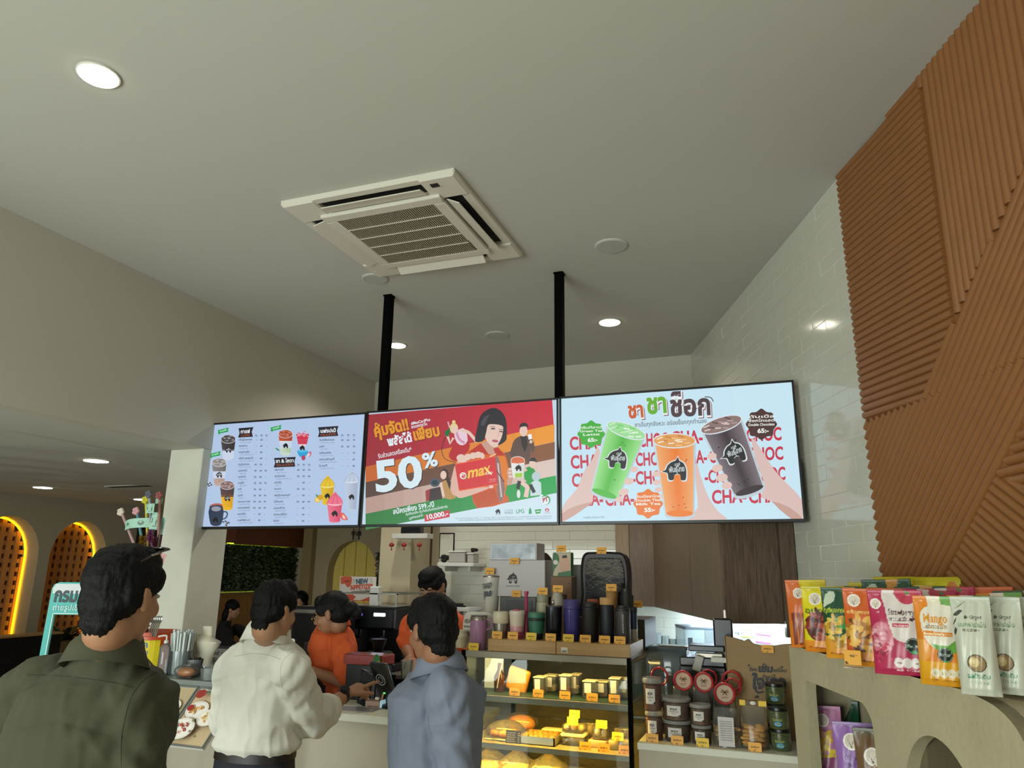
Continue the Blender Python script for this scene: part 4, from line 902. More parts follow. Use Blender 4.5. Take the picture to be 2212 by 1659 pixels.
def stick(x0, y0, x1, y1, c, lab, flower):
    P0, P1 = atY(x0, y0, YF+.01), atY(x1, y1, YF+.01); t = thing('pencil', lab, 'pencil', P0, group='sticks of the bouquet')
    MB().tube([(0, 0, 0), P1-P0], .0075, 8).build('shaft', mat('stick_'+c, c, .5), t, smooth=True)
    f = MB(); d_ = P1-P0
    for i in range(5): f.ball(d_+Vector((.014*cos(i*1.26), -.005, .014*sin(i*1.26))), .012, 8, 6)
    f.ball(d_+Vector((0, -.012, 0)), .01, 8, 6); f.build('flower', mat('fl_'+flower, flower, .6), t, smooth=True)
stick(305, 1215, 262, 1106, '#b58f8f', 'dusty pink pencil with a cream flower, far left in the bouquet', '#d8c9b8')
stick(318, 1225, 295, 1104, '#4f8f94', 'teal pencil with a pink flower crossing the curled banknote', '#cf9aa0')
stick(332, 1230, 322, 1068, '#8f9096', 'tall grey stick with a dark grey bow at the top of the bouquet', '#5a5e6a')
stick(340, 1230, 345, 1070, '#9a6a5a', 'tall brown stick with a dusty red tuft at the top of the bouquet', '#8a4a48')
stick(322, 1235, 315, 1080, '#b8b030', 'yellow stick with yellow ribbon at the top left of the bouquet', '#c0b82c')
def tinsel(px, py, r, hgt, c, lab):
    P = atY(px, py, YF-.02); t = thing('tinsel', lab, 'tinsel', P); mb = MB()
    for i in range(260):
        z = random.uniform(-hgt/2, hgt/2); an = random.uniform(0, 6.3); d_ = Vector((cos(an), sin(an), random.uniform(-.6, .6))); q = Vector((0, 0, z)); w_ = Vector((-sin(an), cos(an), .3))*.0022
        mb.add([q-w_, q+w_, q+d_*r+w_, q+d_*r-w_], [(0, 1, 2, 3)])
    mb.build('strands', mat('tinsel_'+c, c, .25, metal=.7), t, kind='stuff')
    MB().tube([(0, 0, -hgt/2-.02), (0, 0, hgt/2)], .003, 6).build('wire', BLK, t)
tinsel(324, 1160, .022, .07, '#c36aa8', 'shiny pink tinsel in the bouquet'); tinsel(307, 1172, .02, .07, '#c9a21c', 'golden tinsel at the left foot of the bouquet'); tinsel(334, 1172, .018, .05, '#9c4a6c', 'dark red-pink tinsel at the right foot of the bouquet')
P = atY(318, 1330, YF); bs = thing('bouquet_pole', 'pole rising from the orange bucket that carries the banknotes', 'pole', (P.x, YF, 1.17))
MB().tube([(0, 0, 0), (0.01, 0, .55), (.02, 0, .72)], .012, 8).build('rod', mat('rod_dark', '#3a1f16', .6), bs, smooth=True)
cut = thing('cutlery_bundle', 'bundle of steel cutlery standing in the orange bucket', 'cutlery', (atY(330, 1362, 3.27).x, 3.27, zt_-.02)); ST = mat('steel', '#a9a9a4', .25, metal=1)
for i in range(5):
    x = -.03+i*.013; MB().tube([(x, 0, 0), (x+.03, -.01, .07), (x+.036, -.012, .085)], [.004, .004, .008], 6).ball((x+.04, -.013, .095), (.011, .004, .016), 8, 6).build('spoon', ST, cut, smooth=True)
# sanitizer pump, wrapped straws, jewellery bust, cup of brown straws
PLW = mat('white_plastic'); CLP = glass('clear_plastic', '#e8eeee', 1.0, .06, .14)
def pump(px, pyb, Y, r, h, lab, zb=1.15, body=None, s=1.):
    P = atY(px, pyb, Y); t = thing('pump_bottle', lab, 'pump bottle', (P.x, Y, zb))
    MB().lathe([(r*.95, 0), (r, .004), (r, h*.72), (r*.8, h*.8), (r*.35, h*.84), (r*.35, h*.88)], seg=18).build('bottle', body or CLP, t, smooth=True)
    MB().lathe([(r*.42, h*.86), (r*.42, h*.93), (r*.16, h*.94), (r*.16, h*1.05)], seg=12).tube([(0, 0, h*1.05), (-r*.5, -r*.3, h*1.06), (-r*1.5, -r*.6, h*1.03)], r*.17, 8).build('pump_head', PLW, t, smooth=True); return t
pump(354, 1430, 3.215, .028, .19, 'clear sanitizer bottle with a white pump between the orange bucket and the straws')
sj = thing('straw_holder', 'clear holder full of paper-wrapped white straws', 'straws', (atY(386, 1450, 3.30).x, 3.30, 1.15))
MB().lathe([(.052, 0), (.055, .002), (.058, .12), (.056, .12), (.052, .004)], seg=20).build('holder', CLP, sj, smooth=True)
WS = mat('straw_wrap', '#c3ccc8', .5)
for i in range(40):
    an, r_ = i*2.4, .045*sqrt((i+.5)/40); x, y = cos(an)*r_, sin(an)*r_; MB().tube([(x, y, .006), (x*1.35, y*1.35, .215+random.uniform(-.012, .012))], .006, 6).build('straw', WS, sj, smooth=True)
bu = thing('bust_display', 'white jewellery bust stand behind the straws', 'bust', (atY(440, 1440, 3.42).x, 3.42, 1.15)); BW = mat('bust_white', '#c2bba6', .55)
prof = [(-.005, .0, .042), (.05, .0, .045), (.10, .0, .064), (.150, .0, .096), (.156, 0, .094), (.172, 0, .055), (.188, 0, .036), (.232, 0, .033), (.235, 0, .03)]
mb = MB(); seg = 18; vs = []
for z, dx, rx in prof:
    for k in range(seg): an = 2*pi*k/seg; vs.append((dx+rx*cos(an), rx*.42*sin(an)-(.012 if z > .1 and z < .18 and sin(an) < 0 else 0), z+.005))
fs = [(i*seg+k, i*seg+(k+1) % seg, (i+1)*seg+(k+1) % seg, (i+1)*seg+k) for i in range(len(prof)-1) for k in range(seg)]+[tuple(range(seg)), tuple((len(prof)-1)*seg+k for k in range(seg))]
mb.add(vs, fs).build('bust', BW, bu, smooth=True)
nk = thing('napkin_stack', 'fan of white paper napkins leaning beside the jewellery bust', 'napkins', (atY(409, 1400, 3.40).x, 3.40, 1.15))
for i in range(4):
    mb = MB(Matrix.Rotation(-.25+i*.16, 4, 'Y')); mb.prism([(x*1., -.01+i*.006, z) for x, z in spline([(-.05, 0), (-.055, .13), (-.02, .195), (.03, .2), (.055, .15), (.05, 0)], 4)], (0, .003, 0)); mb.build('napkin', BW, nk)
bc_ = thing('straw_cup', 'clear cup packed with dark brown straws at the foot of the bust', 'straws', (atY(421, 1440, 3.27).x, 3.27, 1.15))
MB().lathe([(.028, 0), (.03, .002), (.04, .085), (.039, .085), (.028, .004)], seg=18).build('cup', CLP, bc_, smooth=True)
for i in range(46):
    an, r_ = i*2.4, .025*sqrt((i+.5)/46); x, y = cos(an)*r_, sin(an)*r_; MB().tube([(x, y, .005), (x*1.4, y*1.4, .075+random.uniform(-.006, .022))], .0045, 5).build('straw', mat('brown_straw', '#1c0e0d', .5), bc_)
br = thing('bread_bag', 'clear bag with a browned bun on the grey ledge', 'bread', (atY(398, 1468, 3.19).x, 3.20, 1.15))
MB().ball((0, 0, .028), (.05, .035, .025), 18, 10).build('bun', mat('bun_crust', '#a8672c', .5, var=.2, vs=25), br, smooth=True); MB().ball((0, .0, .034), (.075, .045, .034), 18, 10).build('bag', glass('clear_film', '#f4f4f0', .8, .14, .04), br, smooth=True)
cb = thing('plastic_tub', 'clear empty plastic tub on the grey ledge next to the white shirt', 'tub', (atY(452, 1468, 3.19).x, 3.20, 1.15))
MB().lathe([(.045, 0), (.047, .002), (.055, .06), (.058, .062), (.053, .062), (.045, .004)], seg=20).build('tub', CLP, cb, smooth=True)
# ---- rack of price cards and small jars behind the white shirt
rk = thing('card_rack', 'row of grey price cards on a glass rack behind the white-shirted customer', 'price cards', (atY(505, 1400, 3.82).x, 3.82, 1.0))
MB().box(-.30, .30, -.10, .12, .15, .16).build('glass_shelf', CLP, rk); MB().box(-.30, .30, -.10, -.09, 0, .15).build('front_pane', CLP, rk)
for i in range(4):
    mb = MB(Matrix.Translation((-.22+i*.145, -.03, .162)) @ Matrix.Rotation(-.25, 4, 'X')); mb.box(-.066, .066, 0, .003, 0, .085, b=.001); c_ = mb.build('card', mat('card_grey', '#8f918e', .6), rk)
    a = Art(lambda u, v, h, M=mb.M: M @ Vector((u, -.0008-h, v))); a.rect(-.066, .085, .066, .068, '#27262c')
    for k in range(2): a.text('เมนู', (-.055+k*.06, .045), (-.015+k*.06, .045), .028, '#34343a', .03); a.text('45.-', (-.055+k*.06, .015), (-.015+k*.06, .015), .026, '#34343a', .03)
    a.mb.build('lettering', PRINT, rk, color=True)
for i in range(6):
    x = -.25+i*.1; j = thing('glass_jar', ('leftmost', 'second from left', 'third from left', 'third from right', 'second from right', 'rightmost')[i]+' small clear jar in the row under the grey price cards', 'jar', (rk.location.x+x, 3.83, 1.0), group='jars under the price cards')
    MB().lathe([(.032, 0), (.034, .004), (.034, .075), (.026, .085)], seg=16).build('jar', CLP, j, smooth=True); MB().lathe([(.03, .085), (.03, .102), (.012, .106)], seg=16).build('lid', ST, j, smooth=True)
# ---- back bar with the machines
bb = thing('back_bar', 'dark back bar carrying the coffee machines', 'counter', (-2.9, 5.1, 0))
MB().box(-1.0, .52, 0, .55, 0, .93).build('body', BLK, bb); MB().box(-1.02, .55, -.02, .55, .93, .96, b=.003).build('worktop', mat('bar_top', '#5c564a', .4), bb)
cm = thing('coffee_machine', 'black espresso machine with lit buttons right behind the orange-shirted cashier', 'coffee machine', (atY(800, 1400, 5.2).x, 5.2, .96))
CMB = mat('machine_black', '#0d0e12', .3)
MB().box(-.25, .22, -.02, .4, .0, .06, b=.01).build('base', CMB, cm); MB().box(-.25, .22, .14, .4, .06, .46, b=.012).build('body', CMB, cm); MB().box(-.26, .23, -.06, .2, .30, .47, b=.02, seg=2).build('group_head', CMB, cm)
MB().box(-.26, .23, -.03, .4, .47, .475).box(-.26, .23, -.03, -.02, .56, .57).box(-.26, .23, .38, .39, .56, .57).box(-.26, -.25, -.03, .39, .56, .57).box(.22, .23, -.03, .39, .56, .57).box(-.255, -.245, -.028, -.018, .47, .57).box(.215, .225, -.028, -.018, .47, .57).build('cup_rail', ST, cm)
for x, w_ in ((-.19, .05), (.05, .10)): MB().box(x, x+w_, -.064, -.06, .40, .425, b=.004).build('lit_button', mat('button_glow', '#dfe8ff', emit=2.2), cm)
MB().box(-.11, -.05, -.063, -.06, .40, .418).build('display', mat('blue_display', '#5a52c8', emit=1.0), cm)
for x in (-.13, .08): MB().tube([(x, .04, .30), (x, .04, .24), (x, -.06, .235), (x, -.14, .24)], .014, 8).build('portafilter', CMB, cm, smooth=True)
MB().box(-.02, .06, -.03, .03, .475, .62, b=.006).build('grinder_hopper', PLW, cm)
tall = thing('drinks_machine', 'tall black drinks machine between the white-shirted customer and the cashier', 'machine', (atY(665, 1400, 4.70).x, 4.70, 0))
MB().box(-.16, .17, 0, .35, 0, 1.44, b=.01).build('body', CMB, tall); MB().box(-.14, .15, -.006, 0, 1.05, 1.38, b=.003).build('door', mat('machine_panel', '#14151a', .2), tall); MB().box(-.12, .13, -.012, -.006, 1.395, 1.42).build('handle', ST, tall)
pump(634, 1404, 3.86, .031, .28, 'white pump standing up beside the cheek of the white-shirted customer', zb=1.0, body=PLW)
# scale with green digits
sg = thing('coffee_grinder', 'small black grinder with two tiny green lights behind the cashier', 'grinder', (atY(800, 1430, 4.6).x, 4.6, 1.0))
MB().box(-.09, .09, 0, .2, -.99, .0).build('stand', BLK, sg); MB().box(-.075, .075, .02, .18, 0, .16, b=.015, seg=2).lathe([(.03, .16), (.055, .24)], (0, .1, 0), 14).build('body', CMB, sg); MB().box(-.012, .006, .017, .02, .075, .085).box(.0, .014, .017, .02, .088, .096).build('green_light', mat('green_glow', '#3fdc5a', emit=3), sg)
# appetizer poster
pw0, pw1 = atY(735, 1245, 5.6), atY(810, 1299, 5.6)
po = thing('poster', 'white and orange NEW APPETIZER poster standing above the coffee machine', 'poster', (pw0.x, 5.6, pw1.z))
pw_, ph_ = pw1.x-pw0.x, pw0.z-pw1.z
MB().box(0, pw_, 0, .004, 0, ph_).build('sheet', mat('poster_white', '#c9c0b8', .5), po); MB().box(.02, .03, .004, .012, .96-pw1.z, ph_).box(pw_-.03, pw_-.02, .004, .012, .96-pw1.z, ph_).build('stand', BLK, po)
a = Art(lambda u, v, h: Vector((u*pw_, -.0005-h, (1-v)*ph_)), eps=.0003)
a.poly([(0, .68), (.15, .74), (.38, .74), (.48, .84), (.40, .96), (.6, .98), (.85, .82), (1, .6), (1, 1), (0, 1)], '#b8492c'); a.poly([(.05, .02), (.28, .0), (.34, .12), (.3, .4), (.22, .44), (.14, .3), (.05, .32), (.02, .1)], '#bf5136', smooth=3); a.disc(.17, .2, .03, '#5c2a22'); a.disc(.24, .19, .03, '#5c2a22')
a.text('NEW', (.46, .3), (.8, .27), .28, '#274f5e', .05); a.text('APPETIZER', (.32, .55), (.96, .46), .26, '#c0492f', .04); a.text('ของทานเล่นมาใหม่', (.35, .70), (.85, .62), .15, '#33302e', .02)
for x0, y0, x1, y1 in ((.38, .12, .42, .2), (.36, .24, .41, .25), (.84, .12, .88, .06), (.86, .2, .92, .18)): a.line([(x0, y0), (x1, y1)], .015, '#274f5e')
a.done('print', PRINT, po)
# ---- shelf with lanterns on the column
sh = thing('wall_shelf', 'white box shelf with red lanterns hanging below, on the cream column', 'shelf', (atY(885, 1160, 5.5).x, 5.5, atY(885, 1163, 5.5).z))
MB().box(-.17, .16, 0, .12, 0, .04, b=.003).build('shelf', RIM, sh)
rt = thing('router', 'black box on the small white shelf under the middle screen', 'device', (sh.location.x-.02, 5.56, sh.location.z+.04)); MB().box(-.08, .1, -.04, .04, 0, .075, b=.006).build('body', CMB, rt); MB().box(-.06, .08, -.043, -.04, .02, .05).build('front', mat('machine_panel'), rt)
for i, (px, lab) in enumerate(((846, 'left red lantern under the white shelf'), (873, 'middle red lantern under the white shelf'), (906, 'right red lantern under the white shelf'))):
    P = atY(px, 1177, 5.48); ln = thing('lantern', lab, 'lantern', P, group='red lanterns under the shelf'); RL = mat('lantern_red', '#8f1c18', .5)
    m = MB()
    for k in range(10): an = 2*pi*k/10; m.ball((.006*cos(an), .006*sin(an), 0), (.016, .016, .0165), 8, 8)
    m.build('body', RL, ln, smooth=True); MB().lathe([(.008, .014), (.008, .019)], seg=10).tube([(0, 0, .019), (0, 0, .05)], .001, 4).build('cap', mat('gold', '#b08a3c', .4, metal=.8), ln); MB().tube([(0, 0, -.016), (0, 0, -.045)], [.002, .006], 6).build('tassel', RL, ln)
# ---- shelves on the tiled back wall
def wshelf(px0, px1, py, lab):
    A, B = atY(px0, py, 5.7), atY(px1, py, 5.7); t = thing('wall_shelf', lab, 'shelf', ((A.x+B.x)/2, 5.975, A.z)); w = (B.x-A.x)/2
    MB().box(-w, w, -.27, 0, -.03, 0, b=.003).build('board', RIM, t); [MB().box(q, q+.02, -.24, 0, -.07, -.03).build('bracket', RIM, t) for q in (-w+.04, w-.06)]; return t, A.z
s1_, z1_ = wshelf(944, 1022, 1215, 'upper white wall shelf with clear tubs beside the cream column')
s2_, z2_ = wshelf(975, 1012, 1312, 'lower small white wall shelf behind the black-haired heads')
def tub(px, Y, z, w, d, h, lab, m, lidm):
    t = thing('storage_tub', lab, 'tub', (atY(px, 1200, Y).x, Y, z)); MB().box(-w/2, w/2, -d/2, d/2, 0, h, b=.008, seg=2).build('tub', m, t); MB().box(-w/2-.005, w/2+.005, -d/2-.005, d/2+.005, h, h+.012, b=.004).build('lid', lidm, t); return t
MILK = glass('milky_plastic', '#c9c6ba', .8, .2, .55)
tub(994, 5.82, z1_, .15, .14, .085, 'large milky clear tub on the upper wall shelf', MILK, RIM); tub(1022, 5.82, z1_, .06, .12, .07, 'small milky tub at the right end of the upper wall shelf', MILK, RIM)
DKB = mat('dark_cloth', '#1c1614', .9)
for px, py, r_, lab in ((962, 1208, .045, 'dark knotted bag at the left end of the upper wall shelf'), (1024, 1190, .03, 'dark crumpled bag lying over the small tub on the wall shelf')):
    P = atY(px, py, 5.80); t = thing('cloth_bag', lab, 'bag', (P.x, 5.80, P.z)); m = MB()
    for k in range(6): m.ball((random.uniform(-.6, .6)*r_, random.uniform(-.4, .4)*r_, random.uniform(-.25, .5)*r_), (r_*.6, r_*.5, r_*.45), 10, 8)
    m.build('cloth', DKB, t, smooth=True)
t = thing('tool', 'small dark tool lying on the lower wall shelf', 'tool', (atY(993, 1305, 5.8).x, 5.8, z2_)); MB().box(-.05, .05, -.02, .02, 0, .012, b=.003).box(-.03, .03, -.015, .015, .012, .03, b=.003).build('body', DKB, t)
pf = thing('framed_notice', 'thin dark frame hanging on the tiles above the tub shelf', 'frame', (atY(963, 1210, 5.96).x, 5.965, atY(963, 1205, 5.96).z))
MB().box(-.065, .065, .002, .004, 0, .21).build('sheet', mat('notice_paper', '#b8b6a6', .6), pf); MB().box(-.07, .07, 0, .01, -.005, .004).box(-.07, .07, 0, .01, .206, .215).box(-.07, -.064, 0, .01, 0, .21).box(.064, .07, 0, .01, 0, .21).build('frame', BLK, pf)
# ================================================================ glass cake case with the tumblers on top
CX0, CX1, CYF, CYB, CT = -1.492, -.684, 3.40, 4.12, 1.335
SST = mat('brushed_steel', '#8a8474', .5, metal=.5, bump=.02, bs=300); GLS = glass('case_glass', '#f2f6f4', .5, .02)
case = thing('display_case', 'stainless steel and glass cake display case under the right screens', 'display case', (0, 0, 0))
zm1, zm0 = atY(1200, 1514, CYF).z, atY(1200, 1527, CYF).z; zb1, zb0 = atY(1200, 1620, CYF).z, atY(1200, 1632, CYF).z
MB().box(CX0, CX1, CYF, CYF+.014, CT-.03, CT, b=.002).box(CX0, CX1, CYF+.014, CYB, CT-.009, CT).build('top', SST, case)
MB().box(CX0, CX1, CYF, CYB, 0, .72, b=.004).build('base', SST, case)
for nm, z0, z1 in (('shelf', zm0, zm1), ('shelf', zb0, zb1)):
    MB().box(CX0+.01, CX1-.01, CYF+.012, CYF+.03, z0, z1).box(CX0+.01, CX1-.01, CYF+.03, CYB-.05, z1-.008, z1).build(nm, SST, case)
for x0, x1 in ((CX0-.006, CX0+.014), (CX1-.014, CX1+.004)):
    for y0 in (CYF-.004, CYB-.02): MB().box(x0, x1, y0, y0+.02, .72, CT).build('post', BLK, case)
MB().box(CX0+.014, CX1-.014, CYF, CYF+.004, .72, CT-.03).build('front_glass', GLS, case)
for x in (CX0, CX1-.004): MB().box(x, x+.004, CYF+.016, CYB-.02, .72, CT-.03).build('side_glass', GLS, case)
MB().box(CX0+.014, CX1-.014, CYB-.012, CYB-.006, .72, CT-.03).build('rear_door', glass('rear_glass', '#8b8a80', 1., .05, .25), case)
MB().box(CX0+.02, CX1-.02, CYF+.035, CYB-.06, zm1, zm1+.002).build('mat', mat('green_mat', '#1f3826', .6), case)
WLED = mat('case_led', '#ffffff', emit=220, ecol='#ffc94e')
for z in (zm0-.004, zb0-.004): MB().box(CX0+.05, CX1-.05, CYF+.032, CYF+.046, z+.010, z+.016).build('light_strip', WLED, case)
MB().box(CX0+.05, CX1-.05, CYF+.016, CYF+.030, CT-.018, CT-.010).build('light_strip', mat('case_led_dim', '#ffffff', emit=90, ecol='#ffdd90'), case)
TAGC = {'y': mat('tag_yellow', '#d9b21e', .5), 'o': mat('tag_orange', '#dd9f35', .5)}
_tag = {}
def price_tag(px, py, Y, label, c='o', z0=None, w=.052, h=.034, yaw=0., tilt=-.18, grp='yellow price tags'):
    """folded card tag; its lower edge sits at z0"""
    P = atY(px, py, Y)
    if z0 is not None: P.z = z0
    if c not in _tag:
        mb = MB(Matrix.Rotation(tilt, 4, 'X')); mb.prism([(x, 0, z) for x, z in ((-.5*w, 0), (.5*w, 0), (.5*w, h*.95), (.46*w, h), (-.5*w, h))], (0, .0012, 0)); me = mb.build('card', TAGC[c]); a = Art(lambda u, v, hh, M=mb.M: M @ Vector((u*w, -.0003-hh, v*h)), eps=.0002)
        a.text('พันธุ์ไทย', (-.32, .56), (.32, .56), .22, '#4a3512', .03); a.text('59.-', (-.12, .2), (.12, .2), .2, '#4a3512', .02); a.poly([(-.46, .06), (-.36, .06), (-.4, .16), (-.46, .2)], '#4a2e12'); a.poly([(.38, .94), (.46, .94), (.46, .82)], '#4a2e12')
        pr = a.mb.build('print', PRINT, color=True); _tag[c] = (me.data, pr.data)
        bpy.data.objects.remove(me); bpy.data.objects.remove(pr)
    t = thing('price_tag', label, 'price tag', P, yaw, grp)
    link(_tag[c][0], 'card', t); link(_tag[c][1], 'print', t); return t
def dep(px, py, Y): return Y/ray(px, py).y
X5 = lambda x: x/3.95+840
Y5 = lambda y: y/3.95+1130
# ---- wooden risers
PINE = mat('pine_wood', '#b08a52', .5, grain='#9a7440', vs=3.2, stretch=(.8, 1, 14), bump=.02)
rz = CT; rt_ = atY(1200, 1386, 3.42).z
for x0, x1, lab in ((1054, 1200.5, 'left pine riser box on top of the glass case'), (1201.5, 1360, 'right pine riser box with the small white sticker, on top of the glass case')):
    A, B = atY(x0, 1390, 3.42), atY(x1, 1390, 3.42); t = thing('riser', lab, 'riser', ((A.x+B.x)/2, 3.42, rz)); w = (B.x-A.x)/2
    MB().box(-w, w, 0, .012, 0, rt_-rz, b=.0015).box(-w, w, .012, .33, rt_-rz-.01, rt_-rz).box(-w, -w+.01, .012, .33, 0, rt_-rz-.01).box(w-.01, w, .012, .33, 0, rt_-rz-.01).box(-w+.01, w-.01, .32, .33, 0, rt_-rz-.01).build('box', PINE, t)
    if x0 > 1100:
        s_ = MB().box(-w+.024, -w+.055, -.001, 0, .008, .032).build('sticker', mat('sticker_white', '#cfcabb', .5), t); a = Art(lambda u, v, h: Vector((u-w, -.0012-h, v))); a.text('พันธุ์ไทย', (.028, .018), (.051, .018), .010, '#2a2622', .03); a.done('print', PRINT, t)
R0 = rt_
t = thing('riser', 'dark second tier behind the front row of tumblers', 'riser', (-1.04, 3.77, CT)); Z2 = 1.50-.02
MB().box(-.40, .36, 0, .33, 0, Z2-CT).build('box', mat('tier_dark', '#3b3127', .6), t)
# ---- tumblers
def turned(name, label, cat, px0, px1, ytop, Y, z0, parts, seg=26, grp=None, py_mid=1350):
    """parts: [(name, material, [(radius factor, height factor), ...])]; width and top come from the photo"""
    mid = (px0+px1)/2; s_ = dep(mid, ytop, Y); r = (px1-px0)/2*s_/FPX; P = atY(mid, ytop, Y); h = P.z-z0
    t = thing(name, label, cat, (P.x, Y, z0), group=grp)
    for nm, m, prof in parts: MB().lathe([(a*r, b*h) for a, b in prof], seg=seg).build(nm, m, t, smooth=True, ang=45)
    return t, r, h
def M_(c, r=.35, me=0.): return mat('paint_'+c+str(r), c, r, metal=me)
CREAM, STEELM = M_('#c9bfa2', .4), mat('tumbler_steel', '#8f877c', .3, metal=.8)
tumG = 'tumblers on the display case'
t, r, h = turned('mug', 'lilac-pink steel-rimmed mug with a handle, leftmost on the case', 'tumbler', X5(697), X5(843), Y5(785), 3.47, CT, [('body', M_('#9c6f8e', .35), [(.86, 0), (.9, .01), (1, .55), (1, .86)]), ('rim', STEELM, [(1, .862), (1.0, .94), (.93, .97)]), ('lid', glass('smoke_lid', '#8a8a88', 1, .1, .3), [(.93, .965), (.95, 1.0), (.7, 1.005)])], grp=tumG)
MB().tube([(r*.95, 0, h*.88), (r*1.5, 0, h*.86), (r*1.62, 0, h*.75), (r*1.5, 0, h*.62), (r*.97, 0, h*.58)], r*.11, 8).build('handle', M_('#9c6f8e', .35), t, smooth=True)
a = Art(lambda u, v, hh: Vector(((r+.001)*sin(u), -(r+.001)*cos(u), v)), eps=.0002); a.text('PUNTHAI', (.05, h*.30), (.05, h*.62), .16, '#6f4a66', .02) ; a.mb.build('lettering', PRINT, t, color=True)
turned('tumbler', 'tumbler with cream top half and steel lower half, next to the lilac mug', 'tumbler', X5(887), X5(1025), Y5(752), 3.50, R0, [('body', STEELM, [(.8, 0), (.84, .01), (.93, .55)]), ('sleeve', CREAM, [(.95, .55), (1, .57), (1, .93), (.96, .95)]), ('lid', CREAM, [(.96, .951), (.97, .99), (.8, 1)])], grp=tumG)
t, r, h = turned('tumbler', 'cream tumbler fading to pink below, with a pink flip lid', 'tumbler', X5(1027), X5(1163), Y5(745), 3.50, R0, [('lid', M_('#cdbfae', .4), [(1, .86), (1.02, .9), (1.0, .97), (.85, 1)]), ('body', M_('#cbb9a4', .4), [(.88, .45), (.98, .86)]), ('lower_body', M_('#b8526e', .35), [(.76, 0), (.8, .012), (.86, .25)]), ('middle_band', M_('#c98d8c', .35), [(.86, .25), (.885, .45)])], grp=tumG)
MB().box(-r*.35, r*.35, -r*.6, r*.2, h, h+.006, b=.002).build('flip_lid', M_('#b33a55', .4), t)
MB().lathe([(.008, 0), (.008, .20), (.011, .205), (.011, .22)], seg=12).build('tube', M_('#a83a5c', .35), thing('straw_tube', 'thin pink tube between the pink and the green cups', 'straw', (atY(X5(1172), 1330, 3.53).x, 3.53, R0)), smooth=True)
turned('cup', 'green reusable cup with a dark green band', 'cup', X5(1187), X5(1333), Y5(760), 3.50, R0, [('lid', M_('#3a7058', .5), [(.98, .80), (1.0, .84), (.97, .98), (.7, 1)]), ('band', M_('#142b22', .6), [(.99, .68), (1.0, .69), (1.0, .785), (.98, .80)]), ('body', M_('#2d6650', .45), [(.8, .22), (.97, .68)]), ('foot', M_('#101a18', .5), [(.7, 0), (.73, .012), (.8, .22)])], grp=tumG)
turned('tumbler', 'black tumbler with a clear lid, next to the green cup', 'tumbler', X5(1337), X5(1478), Y5(700), 3.50, R0, [('body', M_('#0b0e16', .25), [(.88, 0), (.92, .01), (1, .95)]), ('lid', glass('smoke_lid'), [(1, .951), (1.03, .96), (1.03, .985), (.8, 1)]), ('badge', M_('#8f8d86', .4), [(.001, .11), (.001, .12)])], grp=tumG)
t, r, h = turned('tumbler', 'violet-blue tumbler with a ribbed lid, tallest coloured one', 'tumbler', X5(1489), X5(1635), Y5(652), 3.50, R0, [('body', M_('#3a3577', .22), [(.74, 0), (.78, .01), (.95, .76)]), ('lid', M_('#3b3674', .45), [(.96, .765), (1.0, .78), (1.0, .83), (.95, .85), (.95, .97), (.86, 1)])], grp=tumG)
turned('tumbler', 'matt black tumbler between the violet one and the wood-capped bottle', 'tumbler', X5(1642), X5(1786), Y5(672), 3.50, R0, [('body', M_('#17130f', .6), [(.86, 0), (.9, .01), (.97, .8)]), ('lid', M_('#110e0c', .55), [(1.0, .805), (1.0, .86), (.9, .88), (.88, .97), (.7, 1)])], grp=tumG)
turned('bottle', 'dark navy bottle with a wide wooden cap', 'bottle', X5(1797), X5(1920), Y5(635), 3.50, R0, [('body', M_('#10131d', .5), [(.95, 0), (1, .012), (1, .80), (.94, .835)]), ('cap', M_('#b98d55', .55), [(.98, .84), (.99, .845), (.99, .99), (.94, 1)])], grp=tumG)
t, r, h = turned('tumbler', 'charcoal grey tumbler with white upright lettering, rightmost in the front row', 'tumbler', X5(1928), X5(2058), Y5(705), 3.50, R0, [('body', M_('#3a3536', .5), [(.93, 0), (.96, .01), (1, .86)]), ('lid', M_('#201d1f', .5), [(1, .865), (1, .93), (.8, .95), (.78, 1)])], grp=tumG)
a = Art(lambda u, v, hh: Vector(((r+.0008)*sin(u), -(r+.0008)*cos(u), v)), eps=.0002); a.text('PUNTHAI COFFEE', (.12, h*.28), (.12, h*.78), .25, '#b8b4ac', .02); a.mb.build('lettering', PRINT, t, color=True)
turned('bottle', 'black bottle with navy and cream bands behind the charcoal tumbler', 'bottle', X5(2052), X5(2116), Y5(715), 3.60, R0, [('body', M_('#9d9580', .5), [(.95, 0), (1, .01), (1, .36)]), ('band', M_('#171c2b', .4), [(1, .36), (1, .44)]), ('upper_body', M_('#23304a', .4), [(1, .44), (1, .84)]), ('lid', M_('#101113', .4), [(1.02, .84), (1.02, .97), (.8, 1)])], grp=tumG)
# back row
turned('bottle', 'small cream bottle standing behind the green cup', 'bottle', X5(1260), X5(1364), Y5(612), 3.62, R0, [('body', M_('#a8a488', .45), [(.95, 0), (1, .02), (1, .80), (.92, .83)]), ('lid', M_('#8f8f78', .5), [(.97, .835), (.97, .98), (.9, 1)])], grp=tumG)
t, r, h = turned('bottle', 'white flask with an oval button behind the black tumbler', 'bottle', X5(1386), X5(1494), Y5(592), 3.63, R0, [('body', M_('#a9a192', .4), [(.95, 0), (1, .02), (1, .82), (.8, .93), (.7, 1)])], grp=tumG)
MB().ball((-r*.5, -r*.88, h*.78), (.011, .006, .013), 12, 8).build('button', STEELM, t, smooth=True)
turned('bottle', 'small bamboo-covered bottle under the price tag by the black flasks', 'bottle', X5(1852), X5(1948), Y5(578), 3.66, R0, [('body', M_('#a4793f', .55), [(.95, 0), (1, .02), (1, .98), (.9, 1)])], grp=tumG)
